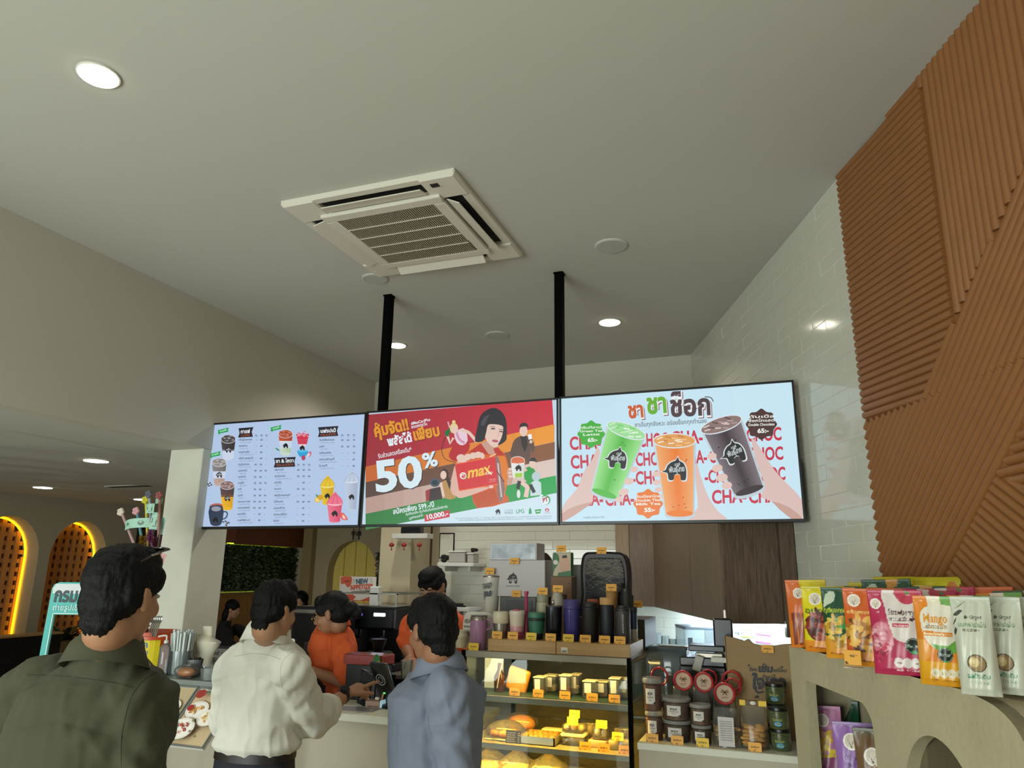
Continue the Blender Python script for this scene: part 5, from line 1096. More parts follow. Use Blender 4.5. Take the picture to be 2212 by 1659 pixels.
turned('bottle', 'tall black flask behind the charcoal tumbler', 'bottle', X5(1965), X5(2085), Y5(560), 3.66, R0, [('body', M_('#0d0f14', .4), [(.95, 0), (1, .02), (1, .85), (.8, .9), (.78, 1)])], grp=tumG)
turned('bottle', 'tallest black flask at the back right of the tumblers', 'bottle', X5(1972), X5(2062), Y5(500), 3.85, Z2, [('body', M_('#0d0f14', .4), [(.95, 0), (1, .02), (1, .8), (.8, .86), (.78, 1)])], grp=tumG)
turned('cup', 'small coral-red lid of a cup behind the matt black tumbler', 'cup', X5(1690), X5(1790), Y5(648), 3.64, R0, [('body', M_('#8a4038', .5), [(.9, 0), (1, .9)]), ('lid', M_('#a9503f', .5), [(1.02, .9), (1.02, .98), (.9, 1)])], grp=tumG)
t, r, h = turned('tumbler', 'tall tapering white tumbler with blue Thai lettering, beside the white box', 'tumbler', X5(803), X5(957), Y5(447), 3.80, Z2-.05, [('body', M_('#c9c5bb', .35), [(.68, 0), (.72, .01), (.95, .955)]), ('rim', STEELM, [(.97, .955), (1.0, .96), (1.0, .985), (.9, 1)])], grp=tumG)
t.location.z = Z2; 
for c_ in [x for x in bpy.data.objects if x.parent == t]: c_.scale.z = (h-.05)/h
a = Art(lambda u, v, hh: Vector(((r*.88+v*.08)*sin(u), -(r*.88+v*.08)*cos(u), v)), eps=.0002); a.text('ต้องเข้ม', (-.75, h*.62), (.35, h*.66), .035, '#26304a', .02); a.text('ใจเธอ', (-.62, h*.46), (.35, h*.49), .045, '#26304a', .04); a.text('ถึงจะได้', (-.4, h*.57), (.2, h*.59), .018, '#26304a', .02); a.mb.build('lettering', PRINT, t, color=True)
WBX = mat('white_carton', '#b5afae', .5); GBX = mat('grey_carton_side', '#8f8a8c', .5)
def carton(label, px0, px1, yt, yb, Y, dpt, m, z0=None, name='carton', cat='box', grp=None):
    A, B = atY(px0, (yt+yb)/2, Y), atY(px1, (yt+yb)/2, Y); zt = atY((px0+px1)/2, yt, Y).z; z0 = z0 if z0 is not None else atY((px0+px1)/2, yb, Y).z
    t = thing(name, label, cat, ((A.x+B.x)/2, Y, z0), group=grp); w = (B.x-A.x)/2; h = zt-z0
    MB().box(-w, w, 0, dpt, 0, h, b=.002).build('box', m, t); return t, w, h
tb_, wb_, hb_ = carton('dark base box under the white elephant box', X5(945), X5(1255), Y5(627), Y5(740), 3.795, .20, mat('dark_box', '#241c18', .4), z0=Z2)
MB().box(-wb_+.04, wb_-.02, -.003, 0, .012, hb_-.02, b=.001).build('clear_window', mat('window_film', '#3c3a38', .4, spec=.3), tb_)
tw, ww, hw = carton('white box with a black elephant emblem, biggest box on the case', X5(848), X5(1332), Y5(315), Y5(625), 3.79, .20, WBX, z0=Z2+hb_)
a = Art(lambda u, v, h: Vector((u, -.0006-h, v)), eps=.0003)
def emblem(a, x, z, s):
    T = lambda p, k=1.: (x+p[0]*s*k, z-p[1]*s*k); E_ = [(-1.0, .15), (-.75, .05), (-.62, -.25), (-.35, -.5), (-.05, -.62), (.12, -.86), (.22, -.62), (.5, -.45), (.68, -.1), (.72, .3), (.66, .74), (.34, .74), (.3, .42), (.1, .32), (-.12, .42), (-.2, .74), (-.52, .72), (-.6, .3), (-.75, .22)]
    a.poly([T(p) for p in E_], '#211d22', smooth=3); a.text('พันธุ์ไทย', T((-.5, .18)), T((.6, .1)), s*.5, '#b5afae', .03); a.text('กาแฟ', T((-.1, -.22)), T((.3, -.3)), s*.3, '#b5afae', .02)
emblem(a, -.02, hw*.5, .036); a.text('PUNTHAI COFFEE', (-.058, hw*.30), (.02, hw*.30), .008, '#3a363a'); a.poly([(-.03, hw-.002), (.03, hw-.002), (.014, hw-.022), (-.014, hw-.022)], '#9a9596'); a.done('emblem', PRINT, tw)
tx, wx, hx = carton('open-fronted white gift box with clear film showing blue tissue, top of the stack', X5(862), X5(1262), Y5(170), Y5(315), 3.795, .14, WBX, z0=Z2+hb_+hw+.0005)
MB().box(-wx+.008, wx-.008, -.003, 0, .006, hx-.006).build('tissue', mat('blue_tissue', '#3a4452', .35, grain='#a9b4bb', vs=14, bump=.4, bs=18), tx); MB().box(-wx+.006, wx-.006, -.006, -.003, .004, hx-.004).build('film', glass('gift_film', '#ffffff', .35, .12), tx)
tr_, wr_, hr_ = carton('brown kraft box with a curved cut behind the white flask', X5(1382), X5(1560), Y5(455), Y5(640), 3.80, .12, mat('kraft', '#7a5c42', .7), z0=Z2)
MB().box(-.012, .03, -.002, 0, 0, hr_*.55, b=.0008).build('cut_out', mat('kraft_dark', '#2c2018', .8), tr_); a = Art(lambda u, v, h: Vector((u, -.0006-h, v)), eps=.0003); a.text('STARCUP', (-wr_+.008, hr_*.82), (-wr_+.034, hr_*.82), .009, '#c9b8a0'); a.mb = MB(); emblem(a, wr_-.014, hr_*.8, .009); a.done('print', PRINT, tr_)
tg, wg, hg = carton('small green and peach picture pouch above the kraft box', X5(1400), X5(1555), Y5(250), Y5(455), 3.80, .05, mat('pouch_green', '#4f7a4e', .5), z0=Z2+hr_+.0005, name='pouch', cat='pouch')
a = Art(lambda u, v, h: Vector(((u-.5)*2*wg, -.0006-h, (1-v)*hg)), eps=.0003); a.rect(.02, .02, .98, .98, '#b9a98e'); a.poly([(.0, .05), (.3, .1), (.35, .4), (.1, .7), (0, .9)], '#39683f', smooth=2); a.disc(.62, .28, .2, '#c9a083', .12); a.poly([(.45, .3), (.8, .25), (.95, .6), (.7, .8), (.4, .75)], '#c59a80', smooth=3); a.poly([(.5, .15), (.75, .1), (.8, .22), (.55, .25)], '#2c2320'); a.poly([(.3, .85), (1, .75), (1, 1), (.25, 1)], '#39683f'); a.disc(.16, .42, .14, '#c9c5bb', .1); a.done('print', PRINT, tg)
P = atY(X5(1614), Y5(500), 3.92); t = thing('paper_roll', 'white paper roll between the kraft box and the black bag', 'paper roll', (P.x, 3.92, Z2)); MB().lathe([(.022, 0), (.024, .003), (.024, atY(X5(1614), Y5(356), 3.92).z-Z2), (.01, atY(X5(1614), Y5(354), 3.92).z-Z2)], seg=20).build('roll', M_('#a5a29c', .7), t, smooth=True)
# brown half-round thing behind the white box
P = atY(X5(1345), Y5(400), 4.03); t = thing('tray', 'dark brown round tray standing behind the white box', 'tray', (P.x, 4.03, Z2)); hz_ = atY(X5(1330), Y5(258), 4.03).z-Z2
MB().prism([(x, 0, z) for x, z in spline([(-.09, 0), (-.10, hz_*.6), (-.05, hz_*.95), (0, hz_), (.05, hz_*.75), (.075, hz_*.3), (.07, 0)], 5)], (0, .012, 0)).build('board', M_('#3d2c24', .6), t)
# black bag with straw filling behind a clear window
P0, P1 = atY(X5(1648), Y5(460), 3.80), atY(X5(2040), Y5(460), 3.80); wbg = (P1.x-P0.x)/2; hbg = atY(X5(1840), Y5(255), 3.80).z-Z2
bg_ = thing('gift_bag', 'black rounded bag with a clear window full of straw', 'bag', ((P0.x+P1.x)/2, 3.80, Z2))
shape = spline([(-wbg*.94, 0), (-wbg*.98, hbg*.35), (-wbg, hbg*.75), (-wbg*.86, hbg*.97), (-wbg*.4, hbg), (wbg*.4, hbg), (wbg*.84, hbg*.96), (wbg, hbg*.72), (wbg*.97, hbg*.3), (wbg*.93, 0)], 5)
MB().prism([(x, 0, z) for x, z in shape], (0, .10, 0)).build('body', M_('#120e10', .45), bg_)
MB().tube([(x, -.002, z) for x, z in shape], .006, 6).build('piping', M_('#1c1215', .4), bg_, smooth=True)
MB().prism([(x*.86, -.001, z*.86+hbg*.06) for x, z in shape], (0, -.001, 0)).build('lining', mat('bag_lining', '#0a0808', .9, spec=.08), bg_)
stw = MB(); random.seed(5)
for i in range(240):
    x, z = random.uniform(-wbg*.75, wbg*.75), hbg*random.choice([random.uniform(.62, .9), random.uniform(.40, .9)]); an = random.uniform(-.7, .7); l_ = random.uniform(.012, .03); d_ = Vector((cos(an), random.uniform(-.1, .1), sin(an)))*l_; q = Vector((x, -.004-random.uniform(0, .004), z)); n_ = Vector((-sin(an), 0, cos(an)))*.0009
    stw.add([q-d_-n_, q+d_-n_, q+d_+n_, q-d_+n_], [(0, 1, 2, 3)])
stw.build('straw_filling', M_('#5a4c38', .7), bg_, kind='stuff')
MB().prism([(x*.84, -.010, z*.84+hbg*.07) for x, z in shape], (0, -.0006, 0)).build('window', glass('bag_window', '#ffffff', .08, .15), bg_)
# NEW ARRIVAL card
P0, P1 = atY(X5(632), Y5(850), 3.545), atY(X5(888), Y5(850), 3.545); wc_, zc_, zt2 = (P1.x-P0.x), CT, atY(X5(760), Y5(755), 3.545).z
ca = thing('arrival_card', 'white cloud-shaped new arrival card behind the lilac mug', 'card', (P0.x, 3.545, CT))
hc_ = zt2-CT; MB().prism([(x*wc_, 0, z*hc_) for x, z in spline([(0, .0), (.03, .3), (0, .5), (.03, .8), (.1, .95), (.3, 1), (.8, .98), (.97, .9), (1, .7), (.97, .4), (1, .2), (.97, 0)], 4)], (0, .003, 0)).build('card', mat('sticker_white'), ca)
a = Art(lambda u, v, h: Vector((u*wc_, -.0006-h, v*hc_)), eps=.0003); a.text('NEW', (.05, .78), (.27, .78), .17, '#3a3438', .02); a.text('#ของใหม่', (.04, .60), (.26, .60), .1, '#3a3438', .01); a.text('新到', (.06, .42), (.24, .42), .14, '#3a3438', .01); a.done('print', PRINT, ca)
pc = thing('paper_cups', 'stack of cream paper cups at the left end of the case', 'cups', (atY(X5(630), 1400, 3.50).x-.01, 3.50, CT-.03+.031)); MB().lathe([(.026, 0), (.032, .05), (.034, .052), (.034, .06), (.03, .062), (.03, .075), (.032, .078), (.03, .082)], seg=20).build('cup', CREAM, pc, smooth=True)
# tag rows
for (x, y, Y, z0, lab, c) in ((920, 1000, 3.435, R0, 'price tag in front of the cream and steel tumbler', 'o'), (1055, 1005, 3.435, R0, 'price tag in front of the pink-fading tumbler', 'o'), (1212, 1015, 3.435, R0, 'yellow price tag in front of the green cup', 'y'), (1378, 1020, 3.435, R0, 'price tag in front of the black tumbler with the clear lid', 'o'), (1530, 1030, 3.435, R0, 'yellow price tag in front of the violet tumbler', 'y'), (1676, 1040, 3.435, R0, 'price tag in front of the matt black tumbler', 'o'), (1840, 1045, 3.435, R0, 'price tag in front of the wood-capped bottle', 'o'), (1970, 1050, 3.435, R0, 'price tag in front of the charcoal tumbler', 'o'), (720, 1080, 3.405, CT, 'yellow price tag in front of the lilac mug at the case corner', 'y')): price_tag(X5(x), Y5(y), Y, lab, c, z0)
for (x, y, Y, lab) in ((858, 437, 3.765, 'price tag on the lid of the tall white tumbler'), (1070, 350, 3.78, 'price tag on the top edge of the white elephant box'), (1085, 630, 3.78, 'price tag at the foot of the white elephant box'), (1310, 610, 3.60, 'price tag on the small cream bottle'), (1440, 590, 3.60, 'price tag above the white flask'), (1470, 245, 3.79, 'price tag on top of the picture pouch'), (1813, 262, 3.79, 'price tag on top of the black straw-filled bag'), (1897, 580, 3.62, 'price tag on the bamboo bottle'), (2118, 720, 3.80, 'small price tag right of the black flasks')):
    t = price_tag(X5(x), Y5(y), Y, lab, 'o')
# ---- inside the case
X6 = lambda x: x/5.267+980
Y6 = lambda y: y/5.267+1380
LIDC = glass('clear_box', '#fbf8ee', 1.5, .06, .07); CARD = mat('white_label', '#c9c6b8', .5)
zs = zm1+.002
for i, (x0, x1, yt, Y, filling) in enumerate(((905, 1020, 450, 3.50, '#6a4a30'), (1030, 1160, 430, 3.60, '#b59a6a'), (1200, 1320, 430, 3.50, '#8a3c34'), (1330, 1420, 420, 3.58, '#c9b285'), (1465, 1610, 495, 3.50, '#54606a'), (1620, 1750, 500, 3.56, '#7c4a2c'), (1765, 1890, 465, 3.50, '#8a8c88'), (1895, 1990, 470, 3.56, '#c2a878'))):
    A, B = atY(X6(x0), 1480, Y), atY(X6(x1), 1480, Y); w = (B.x-A.x)/2; hh = atY(X6((x0+x1)/2), Y6(yt), Y).z-zs
    t = thing('snack_box', ['small clear snack box on the left of the top shelf', 'clear snack box second from left, behind, on the top shelf', 'clear snack box with a reddish filling on the top shelf', 'clear snack box with pale bread behind the reddish one', 'clear snack box with a blue-grey label on the top shelf', 'clear snack box with a chocolate filling on the top shelf', 'clear snack box with a grey-green label, second from right', 'clear snack box at the right end of the top shelf'][i], 'snack box', ((A.x+B.x)/2, Y, zs), group='clear boxes on the top case shelf')
    MB().box(-w, w, 0, .07, 0, hh, b=.004).build('box', LIDC, t); MB().box(-w*.8, w*.8, .01, .055, .004, hh*.45, b=.008, seg=2).build('filling', mat('fill_'+filling, filling, .6, var=.25, vs=40), t, smooth=True)
    MB().box(-w*.7, w*.35, -.0015, -.0005, hh*.35, hh*.95).build('label', CARD, t); MB().box(-w-.002, w+.002, -.002, .072, hh, hh+.006, b=.002).build('lid', mat('cream_lid', '#c7b98e', .5), t)
t = thing('snack_bag', 'bright orange snack bag leaning in the top shelf corner', 'snack bag', (atY(X6(690), 1480, 3.55).x, 3.55, zs)); mb = MB(Matrix.Rotation(.25, 4, 'Y')); mb.box(-.055, .055, 0, .03, .0, .11, b=.013, seg=3).build('bag', mat('orange_bag', '#d98e18', .3, var=.2, vs=20), t, smooth=True)
t = thing('bottle', 'brown bottle with a white ribbon beside the orange bag in the case', 'bottle', (atY(X6(520), 1480, 3.53).x, 3.53, zs)); MB().lathe([(.024, 0), (.026, .003), (.026, .07), (.010, .10), (.010, .13)], seg=18).build('bottle', M_('#4a2a1e', .2), t, smooth=True); MB().tube([(.0, -.028, .02), (.008, -.028, .07), (.02, -.02, .125)], .007, 6, flat=.3).build('ribbon', CARD, t, smooth=True)
t = thing('white_poster', 'white standing card in the left end of the case', 'card', (CX0+.055, 3.62, zs)); MB().box(-.03, .07, 0, .003, 0, .20).build('card', mat('card_white', '#c3cccd', .4), t)
for x, lab in ((690, 'price tag in front of the orange bag inside the case'), (958, 'price tag under the leftmost snack box inside the case'), (1262, 'price tag under the reddish snack box inside the case'), (1572, 'price tag under the blue-labelled snack box inside the case'), (1825, 'price tag under the rightmost snack boxes inside the case')): price_tag(X6(x), 1500, CYF+.045, lab, 'o', zs, grp='price tags inside the case', tilt=0)
# second shelf
z2s = zb1
MET = mat('tray_metal', '#b5b09c', .3, metal=.7)
def px_x(x, Y): return atY(X6(x), 1590, Y).x
t = thing('bread_tray', 'steel tray of iced brown loaves on the middle of the lower shelf', 'tray', (px_x(960, 3.47), 3.47, z2s)); w = .085
MB().box(-w, w, -.02, .14, 0, .004).box(-w, w, -.02, -.014, 0, .035).box(-w, w, .134, .14, 0, .035).box(-w, -w+.006, -.02, .14, 0, .035).box(w-.006, w, -.02, .14, 0, .035).build('tray', MET, t)
for k in range(2):
    for i in range(6): MB().ball((-.062+i*.025, .02+k*.07, .03), (.016, .03, .014), 12, 8).build('bun', mat('loaf_brown', '#8a5a2c', .5, var=.3, vs=40), t, smooth=True)
t = thing('pastry_tray', 'tray of golden croissants at the left of the lower shelf', 'tray', (px_x(560, 3.5), 3.50, z2s)); MB().box(-.085, .09, -.03, .13, 0, .006, b=.002).build('tray', MET, t)
CRO = mat('croissant', '#c07a2a', .45, var=.25, vs=30)
for i, (x, y) in enumerate(((-.05, -.005), (.0, .01), (.05, .0), (-.03, .06), (.03, .07))):
    MB(Matrix.Rotation(.5*(i % 3)-.4, 4, 'Z')).tube([(x-.028, y+.012, .016), (x-.012, y, .022), (x+.012, y, .022), (x+.028, y+.012, .016)], [.006, .015, .015, .006], 10).build('croissant', CRO, t, smooth=True)
MB().ball((0, .04, .03), (.095, .09, .05), 20, 12).build('film', glass('clear_film'), t, smooth=True)
t = thing('big_loaf', 'golden loaf under clear film at the back of the lower shelf', 'bread', (px_x(770, 3.72), 3.72, z2s)); MB().ball((0, 0, .035), (.07, .05, .04), 18, 10).build('loaf', CRO, t, smooth=True); MB().ball((0, 0, .04), (.09, .06, .048), 18, 10).build('film', glass('clear_film'), t, smooth=True)
t = thing('menu_card', 'black menu card with white lines standing in the lower shelf', 'card', (px_x(675, 3.445), 3.445, z2s)); MB(Matrix.Rotation(-.15, 4, 'X')).box(-.037, .037, 0, .002, 0, .055, b=.0005).build('card', M_('#191614', .4), t)
a = Art(lambda u, v, h: Matrix.Rotation(-.15, 4, 'X') @ Vector((u, -.0004-h, v)), eps=.0002)
for i in range(5): a.text('ครัวซองต์ เนยสด', (-.032, .046-i*.009), (.01-.004*(i % 2), .046-i*.009), .007, '#b5b0a0', .01, up=False); a.text('45', (.022, .046-i*.009), (.031, .046-i*.009), .007, '#b5b0a0', .01, up=False)
a.done('print', PRINT, t)
EGY = mat('egg_yellow', '#d9b52a', .4)
def foodbox(x, Y, z, w, d, h, lab, m, fill=None, n=3, r=.014, name='food_box'):
    t = thing(name, lab, 'food box', (px_x(x, Y), Y, z), group='food boxes on the lower case shelf'); MB().box(-w/2, w/2, 0, d, 0, h, b=.005, seg=2).build('box', m, t, smooth=True)
    if fill:
        for i in range(n): MB().ball((-w/2+w*(i+.5)/n, d*.35, h*.55), (min(r, w/n*.45), r, min(r*1.1, h*.4)), 12, 8).build('piece', fill, t, smooth=True)
    return t
foodbox(1345, 3.50, z2s, .095, .09, .034, 'clear lower box under the white tray of buns', LIDC)
foodbox(1345, 3.50, z2s+.036, .11, .09, .014, 'white foam tray of yellow buns', mat('foam_white', '#cfcab0', .6), EGY, 3, .02)
foodbox(1350, 3.51, z2s+.054, .10, .08, .034, 'clear pack of bright yellow sponge rolls on the foam tray', LIDC, EGY, 3, .015)
foodbox(1630, 3.51, z2s, .085, .09, .03, 'pink and white box right of the foam tray', M_('#b08a80', .5))
foodbox(1660, 3.52, z2s+.032, .065, .08, .05, 'clear pack with two white eggs', LIDC, M_('#d8d0bc', .4), 2, .016)
foodbox(1875, 3.49, z2s, .095, .10, .042, 'clear ribbed container at the right of the lower shelf', glass('clear_box2', '#f4edcf', 1.5, .1, .3), M_('#c9b56a', .5), 2, .02)
foodbox(1130, 3.66, z2s, .12, .06, .03, 'white folded bag lying behind the steel tray', mat('foam_white'))
foodbox(1540, 3.68, z2s, .10, .08, .07, 'tall clear box at the back of the lower shelf', LIDC, M_('#8c7a5a', .6), 3, .02)
foodbox(1930, 3.66, z2s, .09, .08, .06, 'clear box with dark pastry at the back right of the lower shelf', LIDC, M_('#5a4430', .6), 2, .022)
for x, Y, z, lab in ((1352, 3.49, z2s+.09, 'glowing yellow tag on the pack of sponge rolls'), (1375, 3.62, z2s+.098, 'yellow tag peeking over the sponge roll tag'), (1682, 3.505, z2s+.084, 'yellow tag on the pack with two white eggs'), (1865, 3.48, z2s+.044, 'yellow tag on the clear ribbed container'), (1492, 3.445, z2s, 'tag in front of the foam tray inside the case'), (1705, 3.445, z2s, 'tag in front of the pink and white box'), (1937, 3.44, z2s, 'tag at the lower right corner inside the case')): price_tag(X6(x), 1590, Y, lab, 'y' if z > z2s else 'o', z, grp='price tags inside the case', tilt=0)
# bottom compartment: clear bags of bread
zf = .72
for i, (x, lab) in enumerate(((420, 'big clear bread bag at the left in the bottom of the case'), (720, 'big clear bread bag in the middle of the bottom of the case'), (1080, 'big clear bread bag right of the middle in the bottom of the case'))):
    t = thing('bread_bag', lab, 'bread', (px_x(x, 3.56), 3.56, zf), group='bread bags in the bottom of the case'); MB().box(-.07, .07, -.05, .06, 0, .10, b=.03, seg=3).build('loaf', mat('yellow_bread', '#c9a858', .6, var=.15, vs=20), t, smooth=True)
    m = MB(); n = 26; vs = []
    prof_ = [(.085, 0), (.10, .03), (.10, .08), (.085, .12), (.05, .14), (.03, .155)]
    for r_, z in prof_:
        for k in range(n): an = 2*pi*k/n; q = r_*(1+.09*sin(5*an+i)+.07*noise.noise(Vector((an*3, z*30, i)))); vs.append((q*cos(an), q*.75*sin(an), z))
    m.add(vs, [(a_*n+k, a_*n+(k+1) % n, (a_+1)*n+(k+1) % n, (a_+1)*n+k) for a_ in range(len(prof_)-1) for k in range(n)]).build('bag', glass('clear_film'), t, smooth=True)
for x, lab in ((1360, 'small yellow-lit box at the very bottom of the case'), (1850, 'white-lidded box at the bottom right of the case')): foodbox(x, 3.47, zf, .09, .09, .12, lab, LIDC, EGY, 2, .02)
# ================================================================ jars and bags on the counter right of the case
X7 = lambda x: x/4.377+1330
Y7 = lambda y: y/4.377+1280
def tub_jar(x0, x1, yt, z0, Y, lab, fill, hh=None):
    mid = (x0+x1)/2; s_ = dep(X7(mid), Y7(yt), Y); r = (x1-x0)/2/4.377*s_/FPX; P = atY(X7(mid), Y7(yt), Y); h = hh or P.z-z0
    t = thing('cookie_jar', lab, 'jar', (P.x, Y, z0), group='clear cookie jars'); lid = glass('clear_lid', '#d8d5cc', .8, .1, .3)
    MB().lathe([(r*.88, 0), (r*.9, .002), (r*.95, h*.84)], seg=24).build('jar', glass('jar_clear', '#f2eee8', .7, .08, .03), t, smooth=True); MB().lathe([(r*.86, .003), (r*.92, h*.76), (r*.4, h*.8)], seg=20).build('cookies', mat('cookies_'+fill, fill, .6, var=.35, vs=60, bump=.5, bs=120), t, smooth=True)
    MB().lathe([(r, h*.84), (r*1.02, h*.86), (r*1.02, h*.96), (r*.96, h)], seg=24).build('lid', lid, t, smooth=True)
    fn = lambda u, v, q: Vector(((r*.94+.0012+q)*sin(u), -(r*.94+.0012+q)*cos(u), v*h)); a = Art(fn, eps=.0003); u0, u1 = -.62, .42
    for k in range(6): a.h = 1; a.poly([(u0+(u1-u0)*k/6, .22), (u0+(u1-u0)*(k+1)/6, .22), (u0+(u1-u0)*(k+1)/6, .68), (u0+(u1-u0)*k/6, .68)], '#c9c5bd')
    a.h = 3; a.text('พันธุ์ไทย', (-.35, .57), (.15, .57), .12, '#2a2624', .04); a.text('คุกกี้เนยสด', (-.42, .44), (.22, .44), .07, '#55504c', .02); a.text('อบกรอบ', (-.25, .35), (.05, .35), .06, '#55504c', .02); a.poly([(-.5, .22), (u1, .22), (u1, .30), (.2, .25)], '#1f1b1a'); a.done('label', PRINT, t)
    return t, h
YJ = 3.475
_, h1 = tub_jar(275, 445, 1110, 1.0, YJ, 'lower narrow jar of brown cookies beside the glass case', '#6b4634'); tub_jar(252, 432, 800, 1.0+h1, YJ, 'tall upper narrow jar of brown cookies beside the glass case', '#704838')
_, h2 = tub_jar(450, 712, 1195, 1.0, YJ+.02, 'lower wide jar of the second stack', '#5c4434'); tub_jar(438, 705, 985, 1.0+h2, YJ+.02, 'upper wide jar of the second stack', '#6a4e3c')
_, h3 = tub_jar(715, 902, 1245, 1.0, YJ, 'lower jar of the third stack, next to the white-labelled bag', '#4f3c30'); tub_jar(698, 895, 1050, 1.0+h3, YJ, 'upper jar of the third stack, next to the white-labelled bag', '#6e5340')
tub_jar(380, 470, 960, 1.0, YJ+.13, 'dark jar half hidden behind the narrow stack', '#54382c')
for x, lab in ((345, 'price tag in front of the narrow cookie jars'), (580, 'price tag in front of the wide cookie jars'), (820, 'yellow price tag in front of the third jar stack'), (1312, 'price tag in front of the bag of golden chips')): price_tag(X7(x), 1600, 3.405, lab, 'y' if 'yellow' in lab else 'o', 1.0)
def clear_bag(x0, x1, ytop, Y, lab, fill, n, label=True, head=None):
    A, B = atY(X7(x0), 1600, Y), atY(X7(x1), 1600, Y); w = (B.x-A.x)/2; h = atY(X7((x0+x1)/2), Y7(ytop), Y).z-1.0; t = thing('snack_bag', lab, 'snack bag', ((A.x+B.x)/2, Y, 1.0))
    random.seed(n)
    m = MB(); 
    for i in range(n): m.ball((random.uniform(-w*.75, w*.75), random.uniform(-.02, .025), .012+random.uniform(0, h*.42)), (.02, .012, .009), 8, 5)
    m.build('cookies', mat('chips_'+fill, fill, .6, var=.2, vs=30), t, smooth=True, kind='stuff')
    seg = 20; vs = []; lv_ = [(1, 0), (1.02, .15), (1, .4), (.98, .65), (.9, .85), (.84, 1)]
    for k_, z in lv_:
        for k in range(seg): an = 2*pi*k/seg; dz = .042*(1-z)**.6+.003; q = 1+.05*noise.noise(Vector((an*2, z*6, n))); vs.append((w*k_*cos(an)*q, dz*sin(an)*q, z*h))
    m = MB(); m.add(vs, [(i*seg+k, i*seg+(k+1) % seg, (i+1)*seg+(k+1) % seg, (i+1)*seg+k) for i in range(len(lv_)-1) for k in range(seg)]).build('bag', glass('clear_film'), t, smooth=True)
    if label:
        a = Art(lambda u, v, q: Vector((u*w, -.047-q, v*h)), eps=.0004); a.rect(-.55, .04, .55, .80, '#b9b4b0')
        for i in range(9): a.text('คุกกี้ธัญพืช น้ำหนักสุทธิ', (-.42, .70-i*.06), (.42, .70-i*.06), .045, '#6a6666', .01, up=False)
        a.done('label', PRINT, t)
    if head:
        MB().box(-w*.98, w*.98, -.006, .006, h*.94, h*1.06, b=.002).build('header', M_('#5c3a20', .5), t); MB().box(-w*.98, -w*.55, -.008, -.006, h*.94, h*1.06).box(w*.4, w*.98, -.008, -.006, h*.94, h*1.06).build('yellow_corner', TAGC['y'], t)
        MB().ball((0, -.0075, h), (.012, .002, .008), 14, 8).build('badge', CARD, t, smooth=True)
    return t
clear_bag(925, 1195, 1090, 3.47, 'clear cookie bag with a large white label in the middle of the jar counter', '#a8834e', 16)
cbg = clear_bag(1190, 1452, 1045, 3.47, 'clear bag of golden chips with a brown and yellow header', '#c08a2c', 60, label=False, head=True)
clear_bag(545, 720, 890, 3.60, 'clear gift bag behind the wide jars', '#8d7c66', 8, label=False); clear_bag(740, 915, 900, 3.60, 'clear gift bag behind the third jar stack', '#7c6a55', 8, label=False); clear_bag(930, 1170, 960, 3.62, 'clear gift bag behind the white-labelled bag', '#7c6a55', 8, label=False)
RED = mat('shiny_red', '#a5242a', .25, coat=.5)
def gift_ring(x, y, r_, Y, lab, disc=True):
    P = atY(X7(x), Y7(y), Y); r = r_/4.377*dep(X7(x), Y7(y), Y)/FPX; t = thing('gift_ring', lab, 'gift tag', P, group='red ring gift tags')
    n = 22; MB().tube([(r*(1+.05*(k % 2))*cos(2*pi*k/n), 0, r*(1+.05*(k % 2))*sin(2*pi*k/n)) for k in range(n)], r*.14, 8, closed=True).build('ring', RED, t, smooth=True)
    if disc:
        MB().prism([(r*.86*cos(2*pi*k/20), .002, r*.86*sin(2*pi*k/20)) for k in range(20)], (0, .003, 0)).build('disc', M_('#b59a82', .6), t)
        b_ = MB(); 
        for s_ in (-1, 1): b_.tube([(0, -.003, r*.15), (s_*r*.25, -.006, r*.38), (s_*r*.38, -.004, r*.15), (0, -.003, r*.12)], r*.06, 6, flat=.5).tube([(0, -.003, r*.12), (s_*r*.22, -.004, -r*.15)], r*.05, 6, flat=.5)
        b_.build('bow', M_('#5c4420', .35), t, smooth=True); a = Art(lambda u, v, q: Vector((u*r, .0015-q, v*r)), eps=.0003); a.text('Happy', (-.35, -.35), (.35, -.35), .22, '#8a5a44', .02); a.done('print', PRINT, t)
    return t
gift_ring(413, 790, 74, 3.64, 'open red ring handle behind the narrow jars', False); gift_ring(637, 830, 80, 3.555, 'red ring tag with bow above the wide jars'); gift_ring(878, 810, 72, 3.66, 'red ring peeking out behind the tag over the third jar stack', False); gift_ring(832, 848, 80, 3.565, 'red ring tag with bow above the third jar stack')
gift_ring(1098, 835, 82, 3.66, 'open red ring furthest back by the kraft bag', False); gift_ring(1105, 890, 70, 3.61, 'red ring just above the frontmost tag', False); gift_ring(1030, 955, 88, 3.565, 'frontmost and largest red ring tag with bow, over the white-labelled bag')
